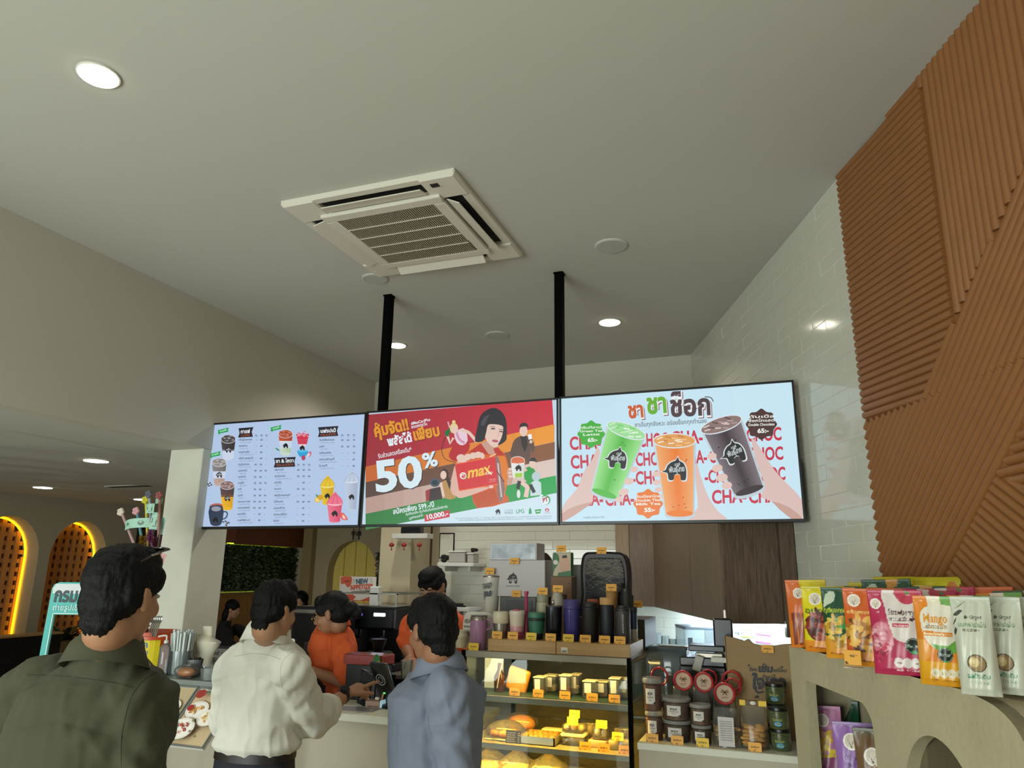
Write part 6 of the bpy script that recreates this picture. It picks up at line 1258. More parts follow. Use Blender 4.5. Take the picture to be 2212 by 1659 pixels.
# green jars at the right, stacked
def green_jar(z0, Y, lab, lid_only=False, px=1565):
    P = atY(X7(px), 1600, Y); t = thing('green_jar', lab, 'jar', (P.x, Y, z0), group='stacked green-labelled jars'); r, h = .040, .082
    MB().lathe([(r*.94, 0), (r, .003), (r, h*.82), (r*.9, h*.86)], seg=26).build('jar', mat('green_glass', '#4a5230', .15, spec=.8), t, smooth=True); MB().lathe([(r*.98, h*.86), (r*1.0, h*.87), (r*1.0, h*.99), (r*.95, h)], seg=26).build('lid', M_('#0f1013', .3), t, smooth=True)
    a = Art(lambda u, v, q: Vector(((r+.0008+q)*sin(u), -(r+.0008+q)*cos(u), v*h)), eps=.0003)
    a.poly([(-.8, .15), (-.2, .1), (.35, .15), (.5, .4), (.35, .7), (-.2, .78), (-.8, .7), (-.95, .4)], '#1c2c1e', smooth=3); a.disc(-.1, .27, .38, '#2f7fa0', .13); a.text('สาหร่าย', (-.6, .5), (.3, .5), .18, '#8d9a5a', .03); a.line([(-.4, .22), (.2, .22)], .03, '#9fc6d0'); a.line([(-.3, .3), (.1, .3)], .03, '#9fc6d0'); a.done('label', PRINT, t); return h
hj = green_jar(1.0, 3.49, 'bottom green-labelled jar at the foot of the kraft bag'); green_jar(1.0+hj, 3.49, 'second green-labelled jar of the stack', px=1558)
for k in range(1, 3): green_jar(1.0+hj*k, 3.585, 'top green jar of the rear stack with its black lid showing' if k == 2 else 'middle green jar of the rear stack, mostly hidden', px=1540)
green_jar(1.0, 3.585, 'bottom green jar of the rear stack, behind the front one', px=1540)
# kraft paper bag with lettering
KR = mat('kraft_paper', '#8f7650', .75, bump=.15, bs=12, var=.04, vs=5)
Yk = 3.68; A, B = atY(1571, 1500, Yk), atY(1765, 1500, Yk); wk = B.x-A.x; top = lambda px, py: atY(px, py, Yk)
kb = thing('paper_bag', 'large kraft paper bag with dark Thai lettering behind the jars', 'paper bag', (A.x, Yk, 1.0)); O = kb.location
outl = [Vector((A.x+.012, Yk, 1.001)), Vector((A.x+wk, Yk, 1.001))]+[top(x, y) for x, y in ((1765, 1383), (1742, 1386), (1715, 1391), (1690, 1392), (1672, 1395), (1645, 1395), (1625, 1390), (1615, 1380), (1606, 1385), (1592, 1380), (1567, 1373))]
MB().prism([p-O for p in outl], (0, .004, 0)).build('front', KR, kb); MB().prism([(p-O)+Vector((0, .09, -.006)) for p in outl], (0, .004, 0)).build('back', KR, kb)
MB().prism([(0.012, .004, .001), (.012, .09, .001), (.0, .09, outl[-1].z-1.006), (.0, .004, outl[-1].z-1.0)], (.003, 0, 0)).build('gusset', KR, kb)
a = Art(lambda u, v, h: atY(X7(u), Y7(v), Yk)-O-Vector((0, .001+h, 0)), eps=.0003); DI = '#1f1a26'
a.text('ต้อง', (1262, 740), (1335, 742), 44, DI, .03); a.text('เข้ม', (1345, 748), (1485, 752), 88, DI, .06); a.text('แค่ไหน', (1488, 750), (1612, 752), 46, DI, .02); a.text('ถึงจะได้', (1385, 812), (1510, 815), 52, DI, .01)
a.text('ใจเธอ', (1290, 905), (1610, 912), 170, DI, .05); a.line([(1320, 915), (1345, 945), (1400, 935)], 16, DI, smooth=3); a.line([(1535, 900), (1555, 950), (1605, 935)], 16, DI, smooth=3)
for x, y in ((1258, 688), (1570, 705), (1560, 812)): a.line([(x-14, y), (x+14, y)], 6, DI); a.line([(x, y-14), (x, y+14)], 6, DI)
a.poly([(1312, 995), (1320, 975), (1345, 970), (1352, 995), (1340, 990), (1330, 995)], DI); a.line([(1195, 515), (1250, 528)], 2, '#6a5434'); a.line([(1590, 575), (1645, 577)], 2, '#6a5434')
a.done('lettering', PRINT, kb)
price_tag(X7(1438), Y7(570), Yk-.012, 'price tag on the upper part of the kraft bag', 'o')
# ================================================================ lit worktop along the right wall
wt = thing('back_worktop', 'steel-topped worktop along the tiled right wall under the lit cabinet', 'counter', W(1.48, 4.3, 0)); wt.rotation_euler = (0, 0, YAW)
MB().box(-.62, 0, 0, 1.45, 0, 1.02).build('body', WOODD, wt); MB().box(-.64, 0, -.02, 1.47, 1.02, 1.05, b=.003).build('worktop', SST, wt)
ZW = 1.05
def onR(px, xc): return atR(px, 1340, xc)
def wbox(name, lab, cat, px, py, xc, w, d, h, m, z=ZW, b=.004):
    P = atR(px, py, xc); t = thing(name, lab, cat, (P.x, P.y, z), YAW); MB().box(-w/2, w/2, -d/2, d/2, 0, h, b=b).build('body', m, t); return t
ACR = glass('acrylic', '#dfe9ee', 1.3, .06, .22)
t = wbox('acrylic_box', 'clear acrylic dispenser box on the lit worktop left of the black tablet', 'container', 1500, 1340, 1.25, .20, .30, .30, ACR, b=.006); MB().box(-.085, -.055, -.152, -.15, .18, .25).build('sticker', M_('#26282c', .5), t); MB().box(-.101, .101, -.151, .151, .30, .315, b=.003).build('lid', M_('#5d6870', .4), t)
wbox('white_crate', 'low white crate on the lit worktop behind the wood riser', 'crate', 1437, 1380, 1.12, .16, .62, .12, M_('#b9c4c8', .5), b=.008)
for i, (px, lab) in enumerate(((1420, 'leftmost upturned glass on the white crate'), (1436, 'middle upturned glass on the white crate'), (1452, 'rightmost upturned glass on the white crate'))):
    P = atR(px, 1360, 1.12); t = thing('drinking_glass', lab, 'glass', (P.x, P.y, ZW+.12)); MB().lathe([(.032, 0), (.026, .10), (.0255, .10), (.031, .001)], seg=18).build('glass', CLP, t, smooth=True)
t = wbox('coffee_canister', 'tall grey canister with dark coffee beans behind the tumblers', 'canister', 1392, 1350, .98, .11, .11, .33, ACR, b=.006); MB().box(-.045, .045, -.045, .045, .004, .13, b=.004).build('beans', M_('#15120f', .6), t); MB().box(-.05, .05, -.05, .05, .13, .32, b=.004).build('inner', M_('#6b7073', .5), t)
# black tablet on its arm
P = atR(1562, 1365, 1.02); tbk = thing('tablet_stand', 'black tablet on a pole seen edge-on, left of the kraft bag', 'tablet', (P.x, P.y, 1.0)); zt3 = atR(1562, 1336, 1.02).z-1.0
M0 = Matrix.Rotation(YAW*.0, 4, 'Z'); MB(M0).box(-.045, .045, -.01, .01, .05+.02, zt3, b=.008).build('tablet', CMB, tbk); MB().box(-.012, .012, .0, .02, 0, .09).box(-.05, .05, -.04, .05, 0, .012, b=.003).build('foot', CMB, tbk); MB().box(.005, .018, .0, .012, zt3, zt3+.04, b=.002).build('arm', STEELM, tbk)
# printer, drawers, trays of the till at the right
for nm, lab, x0, x1, y0, y1, Y, d_, m in (('cash_drawer', 'black cash drawer under the black trays beside the kraft bag', 600, 1035, 700, 800, 3.72, .16, M_('#17181b', .4)), ('card_terminal', 'black till printer stacked above the cash drawer', 605, 1030, 615, 700, 3.73, .14, CMB), ('tray', 'thin black tray lying on the till printer', 690, 1035, 500, 560, 3.74, .14, M_('#222428', .3))):
    A, B = atY(X7(x0), 1430, Y), atY(X7(x1), 1430, Y); z1 = atY(X7(820), Y7(y0), Y).z; z0 = 1.0 if nm == 'cash_drawer' else atY(X7(820), Y7(y1), Y).z; t = thing(nm, lab, nm.replace('_', ' '), ((A.x+B.x)/2, Y, z0)); w = (B.x-A.x)/2
    MB().box(-w, w, 0, d_, 0, z1-z0, b=.005).build('body', m, t)
    if nm == 'cash_drawer': MB().box(-w*.9, w*.9, -.004, 0, .02, z1-z0-.02, b=.002).build('drawer_front', CMB, t)
    if nm == 'card_terminal': MB(Matrix.Translation((-w*.2, -.01, .0)) @ Matrix.Rotation(.3, 4, 'Y')).box(-.02, .02, -.008, 0, -.02, .05, b=.003).build('display', M_('#8f928c', .4), t)
    if nm == 'tray': MB().box(-w*.6, w*.9, -.003, .03, -.028, -.004, b=.004).build('silver_edge', STEELM, t)
t = thing('paper_pad', 'white paper pad lying on the black till by the kraft bag', 'paper', (atY(X7(990), 1425, 3.735).x, 3.725, atY(X7(990), Y7(655), 3.735).z)); MB().box(-.04, .03, -.03, 0, 0, .022, b=.002).build('pad', M_('#b9beb2', .5), t)
A = atY(X7(470), 1440, 3.75); t = thing('plastic_bin', 'smoky clear plastic bin behind the cookie jars', 'bin', (A.x, 3.78, 1.0)); zz = atY(X7(470), Y7(520), 3.78).z-1.0
MB().box(-.09, .10, 0, .2, 0, zz, b=.008, seg=2).build('bin', glass('smoke_bin', '#6f7c82', 1.4, .08, .35), t, smooth=True); MB().ball((.02, .06, zz*.5), (.035, .03, .035), 14, 10).build('round_container', M_('#15171b', .2), t, smooth=True)
# price sheets on the lit wall
# price sheets on the lit wall
wp = thing('price_sheets', 'white sheets with green and pink bars on the brightly lit wall beside the tablet', 'paper', W(1.4905, 4.0, 1.0))
def on_wall(px, py, h=0.): return atR(px, py, 1.4905-h)-wp.location
def wquad(name, q, m): MB().prism([on_wall(*p) for p in q], NR*.0012).build(name, m, wp)
PAP = mat('sheet_paper', '#b9c1c3', .6)
wquad('sheet', ((1583, 1342), (1625, 1340), (1628, 1391), (1586, 1389)), PAP); wquad('sheet', ((1628, 1346), (1664, 1350), (1669, 1394), (1631, 1392)), PAP)
a = Art(lambda u, v, h: on_wall(u, v, .0018+h), eps=.0003)
for k in range(3): y = 1343+k*15; a.poly([(1599, y), (1624, y+2), (1624, y+5), (1599, y+3)], ('#6cae4c', '#6cae4c', '#a3b83a')[k]); a.text('M S L R', (1600, y+11), (1623, y+12), 7, '#6a7278', .01)
for k in range(3): y = 1350+k*17; a.poly([(1631, y), (1665, y+5), (1665, y+8), (1631, y+3)], '#b8456c'); a.text('20 30 40 60', (1633, y+13), (1664, y+16), 7, '#6a7278', .01)
a.text('เมนู', (1586, 1368), (1596, 1368), 12, '#3c4448', .03); a.done('print', PRINT, wp)
# ================================================================ snack shelf at the right
SHM = mat('cast_stone', '#a39a7c', .6, bump=.25, bs=45, var=.06, vs=6)
XF, ZS = 1.045, 1.45
shf = thing('snack_shelf', 'beige stone-effect shelf unit with rounded openings, full of snack pouches, at the right', 'shelf unit', W(0, 0, 0)); shf.rotation_euler = (0, 0, YAW)
def fp(px, py): d = atR(px, py, XF)-EYE; return (d.dot(DR), d.z+1.7)
top_edge = [(2.87, ZS), (1.70, ZS)]
crv = [fp(2088, 1497), fp(2120, 1509), fp(2152, 1528), fp(2185, 1560), fp(2212, 1604)]
prof = [(2.87, 0), (2.87, ZS), (1.9, ZS), (crv[0][0]+.10, ZS)]+spline([(crv[0][0]+.02, ZS-.0005)]+[(y, min(z, ZS-.002)) for y, z in crv[1:]]+[(crv[4][0]-.05, crv[4][1]-.09), (crv[4][0]-.09, crv[4][1]-.22), (crv[4][0]-.10, crv[4][1]-.40)], 4, False)+[(crv[4][0]-.10, 0)]
YE = crv[4][0]-.10
h1l = [(2.745, 1.0), fp(1728, 1500), fp(1730, 1478), fp(1742, 1470), fp(1862, 1518), fp(1880, 1540), fp(1887, 1580), (fp(1895, 1659)[0], 1.0)]
q4, q5, q3 = h1l[4], h1l[6], h1l[3]
h1l = [h1l[0]]+[(q3[0]+.012, q3[1]-.075), (q3[0]+.010, q3[1]-.03), (q3[0]+.004, q3[1]-.008), q3]+spline([q4, (q4[0]*.6+q5[0]*.4, q4[1]-.012), (q5[0]+.008, q5[1]+.03), q5], 5, False)+[h1l[7]]
ax0, ax1, axt = fp(1952, 1659)[0], fp(2112, 1659)[0], fp(2013, 1590)[1]
ac_, ar_ = (ax0+ax1)/2, abs(ax0-ax1)/2*1.06
h2l = [(ac_+ar_, .85)]+[(ac_+ar_*cos(pi*k/30), 1.10+(axt-1.10)*sin(pi*k/30)) for k in range(31)]+[(ac_-ar_, .85)]
def plate_with_holes(outer, holes, x0, x1):
    mb = MB(); loops = [outer]+holes; P = [Vector((y, z, 0)) for L in loops for y, z in L]
    tri = tessellate_polygon([[Vector((y, z, 0)) for y, z in L] for L in loops]); n = len(P)
    vs = [(x0, p.x, p.y) for p in P]+[(x1, p.x, p.y) for p in P]; fs = [tuple(t) for t in tri]+[tuple(i+n for i in t[::-1]) for t in tri]; o = 0
    for L in loops:
        m = len(L); fs += [(o+i, o+(i+1) % m, o+(i+1) % m+n, o+i+n) for i in range(m)]; o += m
    mb.add(vs, fs); return mb
plate_with_holes(prof, [h1l, h2l], XF, XF+.035).build('face', SHM, shf)
m = MB(); pr = prof[1:]
for p, q in zip(pr, pr[1:]): m.add([(XF, p[0], p[1]), (XF, q[0], q[1]), (1.475, q[0], q[1]), (1.475, p[0], p[1])], [(0, 1, 2, 3)]); m.add([(XF, p[0], p[1]-.03), (XF, q[0], q[1]-.03), (1.475, q[0], q[1]-.03), (1.475, p[0], p[1]-.03)], [(0, 1, 2, 3)])
m.build('top', SHM, shf)
SHD = mat('shelf_inside_shade', '#62583f', .8)  # darker than the outside: shade of the openings is put into the colour
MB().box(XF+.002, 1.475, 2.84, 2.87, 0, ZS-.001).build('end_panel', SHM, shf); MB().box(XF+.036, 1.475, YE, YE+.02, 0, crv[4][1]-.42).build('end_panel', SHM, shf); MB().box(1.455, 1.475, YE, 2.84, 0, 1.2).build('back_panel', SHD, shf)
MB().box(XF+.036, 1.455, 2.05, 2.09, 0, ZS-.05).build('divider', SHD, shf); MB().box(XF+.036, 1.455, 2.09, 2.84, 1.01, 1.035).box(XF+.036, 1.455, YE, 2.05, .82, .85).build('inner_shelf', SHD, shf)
# ---- snack pouches; the print is coloured into a fine grid on the bulging front
import numpy as np
class Paint:
    def __init__(s, nu, nv, w, h, base): s.nu, s.nv, s.w, s.h = nu, nv, w, h; s.U, s.V = np.meshgrid(np.linspace(0, 1, nu), np.linspace(0, 1, nv)); s.img = np.zeros((nv, nu, 3)); s.img[:] = rgb(base)
    def inside(s, pts):
        r = np.zeros(s.U.shape, bool); n = len(pts)
        for i in range(n):
            (x0, y0), (x1, y1) = pts[i], pts[(i+1) % n]
            if y0 == y1: continue
            c = ((y0 > s.V) != (y1 > s.V)); r ^= c & (s.U < (x1-x0)*(s.V-y0)/(y1-y0)+x0)
        return r
    def poly(s, pts, c, smooth=0): s.img[s.inside(spline(pts, smooth) if smooth else pts)] = rgb(c)
    def disc(s, u, v, r, c, k=1.): s.img[((s.U-u)**2+((s.V-v)*s.h/s.w/k)**2) < r*r] = rgb(c)
    def ring(s, u, v, r, t, c): d = np.sqrt((s.U-u)**2+((s.V-v)*s.h/s.w)**2); s.img[(d < r) & (d > r-t)] = rgb(c)
    def grad(s, v0, v1, c0, c1):
        m_ = (s.V >= v0) & (s.V <= v1); t = ((s.V-v0)/(v1-v0))[..., None]; g_ = np.array(rgb(c0))*(1-t)+np.array(rgb(c1))*t; s.img[m_] = g_[m_]
    def text(s, st, u0, u1, v, hh, c, bold=.03):
        V_, F_, w_ = glyphs(st, bold); P = [(u0+x/w_*(u1-u0), v-y*hh) for x, y in V_]
        for f in F_:
            q = [P[i] for i in f]; us = [p[0] for p in q]; vs = [p[1] for p in q]
            i0, i1 = max(0, int(min(us)*(s.nu-1))), min(s.nu, int(max(us)*(s.nu-1))+2); j0, j1 = max(0, int(min(vs)*(s.nv-1))), min(s.nv, int(max(vs)*(s.nv-1))+2)
            if i1 <= i0 or j1 <= j0: continue
            U, V = s.U[j0:j1, i0:i1], s.V[j0:j1, i0:i1]; r = np.zeros(U.shape, bool); n = len(q)
            for i in range(n):
                (x0, y0), (x1, y1) = q[i], q[(i+1) % n]
                if y0 == y1: continue
                r ^= ((y0 > V) != (y1 > V)) & (U < (x1-x0)*(V-y0)/(y1-y0)+x0)
            s.img[j0:j1, i0:i1][r] = rgb(c)
    def chips(s, u, v, r, cols, n=40, k=1.2, seed=1):
        rr = random.Random(seed)
        for i in range(n):
            t = rr.uniform(0, 6.3); q = r*sqrt(rr.random()); x, y = u+q*cos(t), v+q*sin(t)*k*s.w/s.h; e = rr.uniform(0, 3.1); a_, b_ = .075*r/.25, .035*r/.25
            dx, dy = (s.U-x), (s.V-y)*s.h/s.w; p = dx*cos(e)+dy*sin(e); o_ = -dx*sin(e)+dy*cos(e); s.img[(p/a_)**2+(o_/b_)**2 < 1] = rgb(cols[i % len(cols)])
def badge(p, u, v, r): p.disc(u, v, r, '#e9e4da'); p.disc(u, v, r*.82, '#cdbfae'); p.poly([(u-r*.5, v-r*.2), (u, v+r*.3), (u+r*.5, v-r*.25), (u+r*.1, v+r*.1), (u, v+r*.5)], '#3a4a2a')
def award(p, u, v, r): p.disc(u, v, r, '#1f2a22'); p.ring(u, v, r*.92, .012, '#8d9a8a'); p.text('Premium', u-r*.7, u+r*.7, v+.015, .05, '#9aa79a'); p.disc(u, v+r*.45, r*.35, '#2f8a4c', .6)
NU, NV = 60, 110
def d_yellow(w, h):
    p = Paint(NU, NV, w, h, '#d3c410'); p.grad(.0, .1, '#b8a812', '#d3c410'); badge(p, .32, .20, .15); p.disc(.82, .12, .10, '#d2843a'); p.text('อบกรอบ', .05, .95, .42, .11, '#3f6a1c'); p.disc(.42, .62, .36, '#5c241a'); p.chips(.42, .62, .33, ['#8a3426', '#6a241c', '#a8503c', '#4a1a14'], 60); p.poly([(.6, .42), (.95, .5), (1, .62), (.8, .58)], '#4c8a2a', 2); p.grad(.83, 1, '#d88a1e', '#c8741a'); p.chips(.8, .80, .15, ['#d6b23a', '#c79a22'], 14, seed=3); p.text('น้ำหนักสุทธิ 100 กรัม', .1, .9, .94, .03, '#8a3a14'); return p
def d_green(w, h):
    p = Paint(NU, NV, w, h, '#17452a'); p.poly([(.5, 0), (.75, 0), (.7, .14), (.52, .16)], '#c98a3a'); p.poly([(.1, .1), (.3, .06), (.28, .2), (.1, .26), (.02, .3)], '#b7c2a8', 2); p.text('ทุเรียนกรอบ', .02, .62, .36, .09, '#b7c23a'); p.poly([(.2, .45), (.6, .42), (.95, .5), (.9, .66), (.5, .6), (.25, .56)], '#3f8a3a', 2); p.poly([(.0, .68), (.3, .75), (.7, .6), (1, .66), (1, 1), (0, 1)], '#cf8a20', 2); p.chips(.3, .62, .28, ['#c59a2c', '#a87a20', '#d8b548'], 50); p.chips(.85, .78, .16, ['#c59a2c', '#e0c25a'], 18, seed=4); award(p, .72, .8, .14); p.text('น้ำหนักสุทธิ 90 กรัม', .1, .9, .94, .03, '#8a3a14'); return p
def d_orange(w, h):
    p = Paint(NU, NV, w, h, '#c2581c'); badge(p, .22, .16, .13); p.text('กล้วยอบกรอบ', .05, .75, .33, .06, '#e0b46a'); p.poly([(.4, .38), (.8, .42), (1, .5), (.95, .58), (.6, .48)], '#4a7a2c', 2); p.chips(.35, .62, .34, ['#c08a36', '#a06a24', '#5a3a1e', '#d8a84a'], 70); p.grad(.82, 1, '#cf8a1c', '#c67a18'); p.chips(.8, .78, .2, ['#d2a03a', '#a8502a'], 24, seed=5); p.text('น้ำหนักสุทธิ 90 กรัม', .15, .85, .94, .035, '#7a3414'); return p
def d_straw(w, h):
    p = Paint(NU, NV, w, h, '#a8254a'); p.poly([(.28, .0), (.78, .0), (.88, .2), (.92, .42), (.82, .58), (.6, .62), (.42, .56), (.35, .4), (.3, .18)], '#cfc4bd', 2); p.poly([(.5, .0), (.88, .0), (.85, .14), (.66, .17), (.54, .1)], '#b3344a', 2); p.poly([(.66, .0), (.78, .03), (.72, .06)], '#3f7a34'); p.text('Strawberry', .36, .84, .30, .10, '#4a2a30', .02); p.text('สตรอเบอร์รี่อบแห้ง', .36, .86, .37, .06, '#4a2a30', .02); p.poly([(.42, .40), (.72, .395), (.72, .44), (.42, .445)], '#b8324a'); p.text('Freeze Dried', .44, .70, .435, .03, '#e0c8c4'); badge(p, .14, .17, .10); p.text('100%', .08, .2, .28, .03, '#d8b8b4'); p.disc(.2, .58, .22, '#c06a7a', 1.4); p.chips(.2, .6, .2, ['#c98a92', '#a83a52', '#d8a8a8'], 26); p.chips(.22, .76, .16, ['#c03a54', '#8a1c38'], 18, seed=6); award(p, .76, .66, .15)
    for i in range(4): p.disc(.47+i*.145, .855, .085, '#cfc4bd', 1.1); p.text('120', .43+i*.145, .51+i*.145, .87, .035, '#7a4a54')
    p.text('คุณค่าทางโภชนาการต่อ 1 ถุง', .42, .92, .945, .025, '#e0b8bc'); return p
def d_mango(w, h):
    p = Paint(NU, NV, w, h, '#cf7a18'); p.poly([(.3, .0), (.6, .0), (.62, .1), (.34, .12)], '#d9cfb8'); p.poly([(.6, .0), (1, .0), (1, .14), (.62, .12)], '#6a9a4a'); p.poly([(.16, .18), (.5, .1), (.92, .14), (.97, .4), (.85, .55), (.6, .62), (.3, .55), (.16, .4)], '#d6cfbe', 3); p.text('Mango', .20, .74, .30, .13, '#cf8a2c', .03); p.text('มะม่วงอบแห้ง', .18, .72, .37, .06, '#8a6a34', .02); p.poly([(.18, .40), (.82, .41), (.82, .455), (.18, .45)], '#cf7a1c'); p.text('Freeze Dried Mango', .2, .8, .445, .035, '#e8d8b0'); p.poly([(.35, .54), (.7, .56), (1, .44), (1, .56), (.8, .64), (.5, .62)], '#5f9a3c', 2); p.disc(.1, .62, .2, '#d89440', 1.3); award(p, .62, .66, .17); p.grad(.74, 1, '#d29a1c', '#cc8a18')
    for i in range(4): p.disc(.38+i*.17, .86, .095, '#cfc4a4', 1.1); p.text('110', .34+i*.17, .42+i*.17, .872, .03, '#8a6a34')
    p.text('คุณค่าทางโภชนาการต่อ 1 ถุง', .3, .92, .94, .022, '#8a5a1c'); return p
def d_white(w, h):
    p = Paint(NU, NV, w, h, '#b9bba8'); p.grad(.0, .2, '#aeb2a0', '#b9bba8')
    for (a0, b0, a1, b1) in ((.05, .14, .42, .04), (.02, .2, .3, .14), (.0, .3, .12, .22), (.0, .38, .1, .34)): p.poly([(a0, b0), ((a0+a1)/2, b0-.05), (a1, b1), ((a0+a1)/2, b1+.06)], '#3a3a32', 2)
    p.text('● วโรวู้ดส์', .3, .76, .235, .045, '#4a4a3c', .03); p.text('แมคคาเดเมีย', .14, .84, .315, .07, '#5a7a52', .02); p.text('MACADAMIA', .24, .68, .36, .035, '#4a4a3c', .02); p.disc(.5, .68, .24, '#4a3420'); p.disc(.5, .68, .21, '#8a7048'); p.disc(.43, .67, .13, '#c2ac74'); p.disc(.40, .66, .07, '#d6c694'); p.text('รสดั้งเดิม', .22, .78, .83, .06, '#3f7a5a', .03); p.text('น้ำหนักสุทธิ 100 กรัม', .3, .76, .88, .025, '#6a8a6a'); return p
def d_pink(w, h):
    p = Paint(NU, NV, w, h, '#b5769a'); p.poly([(0, .1), (.25, .12), (.2, .2), (0, .22)], '#6a6a44', 1); badge(p, .5, .22, .17); p.text('อบกรอบ', .1, .8, .38, .06, '#7a3a5c'); p.chips(.5, .62, .36, ['#c9a01c', '#b08818', '#dcc040'], 60); p.poly([(0, .8), (1, .74), (1, 1), (0, 1)], '#8a4a6c'); return p
def d_purple(w, h):
    p = Paint(NU, NV, w, h, '#8a62a0'); p.grad(0, .1, '#7a5690', '#8a62a0'); badge(p, .42, .26, .19); p.text('มันม่วง', .2, .8, .5, .08, '#5a3474'); p.disc(.95, .16, .12, '#c9a83a'); p.chips(.5, .72, .3, ['#5a3474', '#74508c'], 40); return p
def d_brown(w, h):
    p = Paint(NU, NV, w, h, '#6a4f34'); badge(p, .4, .36, .2); p.grad(0, .15, '#4a4a2c', '#6a4f34'); p.chips(.5, .7, .3, ['#a87a3a', '#8a5a28'], 40); return p
def d_sausage(w, h):
    p = Paint(NU, NV, w, h, '#c9701c'); p.poly([(.0, .0), (.35, .0), (.4, .6), (.0, .6)], '#c8642a'); p.poly([(.35, .0), (1, .0), (1, .5), (.4, .55)], '#c9b414'); badge(p, .3, .2, .13); p.text('แท่งกรอบ', .3, .98, .42, .05, '#3a5a1c')
    for i in range(7): p.poly([(.08+i*.13, .5), (.18+i*.13, .48), (.2+i*.13, .95), (.1+i*.13, .96)], ('#7a3420', '#8f4428', '#6a2a1a')[i % 3])
    return p
def pouch_mesh(name, w, h, design, bulge=.022):
    p = design(w, h); vs = []; cols = []
    for side in (0, 1):
        for j in range(NV):
            v = j/(NV-1)
            for i in range(NU):
                u = i/(NU-1); e = 1-(2*u-1)**4; prof_ = (sin(min(1, (v)/.55)*pi/2)**1.5) if v < .55 else 1.; b = bulge*e*prof_*(1 if v < .93 else 1-.5*(v-.93)/.07)
                cr = .0014*sin(u*23+v*9)*e+.0018*noise.noise(Vector((u*4, v*7, w*50)))*e
                ww = w*(1-.03*sin(v*pi)); z = (1-v)*h-.004*cos((u-.5)*pi)*(v > .98)
                y = -(b+cr)-.0008 if side == 0 else (b+.0008)
                if v < .06: y = (-.0008-.0006*(1 if sin(v*600) > 0 else 0)) if side == 0 else .0008
                vs.append(((u-.5)*ww, y, max(0, z)))
                cols.append(p.img[j, i])
    fs = []
    N = NU*NV
    for s_ in (0, 1):
        o = s_*N
        st_ = 1
        for j in range(NV-1):
            for i in range(NU-1): q = (o+j*NU+i, o+j*NU+i+1, o+(j+1)*NU+i+1, o+(j+1)*NU+i); fs.append(q[::-1] if s_ == 0 else q)
    for j in range(NV-1):
        for i in (0, NU-1): fs.append((j*NU+i, (j+1)*NU+i, N+(j+1)*NU+i, N+j*NU+i))
    for i in range(NU-1):
        for j in (0, NV-1): fs.append((j*NU+i, j*NU+i+1, N+j*NU+i+1, N+j*NU+i))
    me = bpy.data.meshes.new(name); me.from_pydata(vs, [], fs); ca = me.color_attributes.new('Col', 'FLOAT_COLOR', 'POINT')
    ca.data.foreach_set('color', np.concatenate([np.array(cols), np.ones((len(cols), 1))], 1).astype(np.float32).ravel())
    me.materials.append(POUCH); me.polygons.foreach_set('use_smooth', [True]*len(me.polygons)); bm = bmesh.new(); bm.from_mesh(me); bmesh.ops.recalc_face_normals(bm, faces=bm.faces[:]); bm.to_mesh(me); bm.free(); return me
POUCH = mat('foil_print', '#ffffff', .34, attr=True, bump=.08, bs=40)
DES = {'yellow': (.135, .215, d_yellow), 'green': (.135, .215, d_green), 'orange': (.135, .215, d_orange), 'straw': (.135, .215, d_straw), 'mango': (.098, .205, d_mango), 'white': (.078, .208, d_white), 'pink': (.12, .205, d_pink), 'purple': (.12, .205, d_purple), 'brown': (.12, .205, d_brown), 'sausage': (.14, .235, d_sausage), 'tall': (.16, .25, d_yellow)}
PM = {k: pouch_mesh('snack_pouch', *v) for k, v in DES.items()}
npch = 0
def pouch(kind, P, face, label, lean=0., roll=0., grp=None, s=1.):
    """face: heading of the printed side in the camera frame, degrees from the viewing axis towards the shop"""
    o = link(PM[kind], 'snack_pouch', None, P); o.rotation_euler = (radians(lean), radians(roll), YAW-radians(face)); o.scale = (s, s, s)
    o['label'] = label; o['category'] = 'snack pouch'; o['group'] = grp or 'snack pouches on the stone shelf'; return o
def onshelf(px, py): return atZ(px, py, ZS)
FRONT = [('sausage', 1754, 1400, 25, 'leftmost front pouch, orange edge and brown crunchy sticks', 1), ('yellow', 1786, 1410, 30, 'yellow pouch with a round dish of red-brown crisps, second in the front row', 1.0), ('green', 1836, 1424, 30, 'dark green pouch with yellow Thai name in the front row', 1.0), ('orange', 1888, 1441, 30, 'orange banana-chip pouch left of the strawberry one', 1.0), ('straw', 1952, 1459, 34, 'magenta strawberry pouch with a white panel, front row', 1.0), ('mango', 2040, 1482, 36, 'orange mango pouch with a white panel, front row', 1.0), ('white', 2122, 1503, 36, 'white macadamia pouch in front of the other white ones', 1.0), ('white', 2186, 1500, 50, 'second white macadamia pouch, turned away behind the first', 1.0), ('white', 2214, 1498, 40, 'white macadamia pouch cut by the right edge of the photo', 1.0)]
for kind, px, py, fc, lab, s_ in FRONT:
    P = onshelf(px, py); P.z = ZS+.0005; pouch(kind, P+W(.03, .01, 0)*0, fc, lab, -3, random.uniform(-1.5, 1.5), s=s_)
def at_cf(xc, yc, z=ZS+.0005): return W(xc, yc, z)
rows_ = [('yellow', 2.70, 'yellow pouches behind the front yellow one'), ('green', 2.52, 'green pouches behind the front green one'), ('orange', 2.35, 'orange pouches behind the front orange one'), ('straw', 2.16, 'magenta pouches behind the front strawberry one'), ('mango', 1.96, 'mango pouches behind the front mango one')]
ordn = ('nearest', 'middle one', 'rearmost')
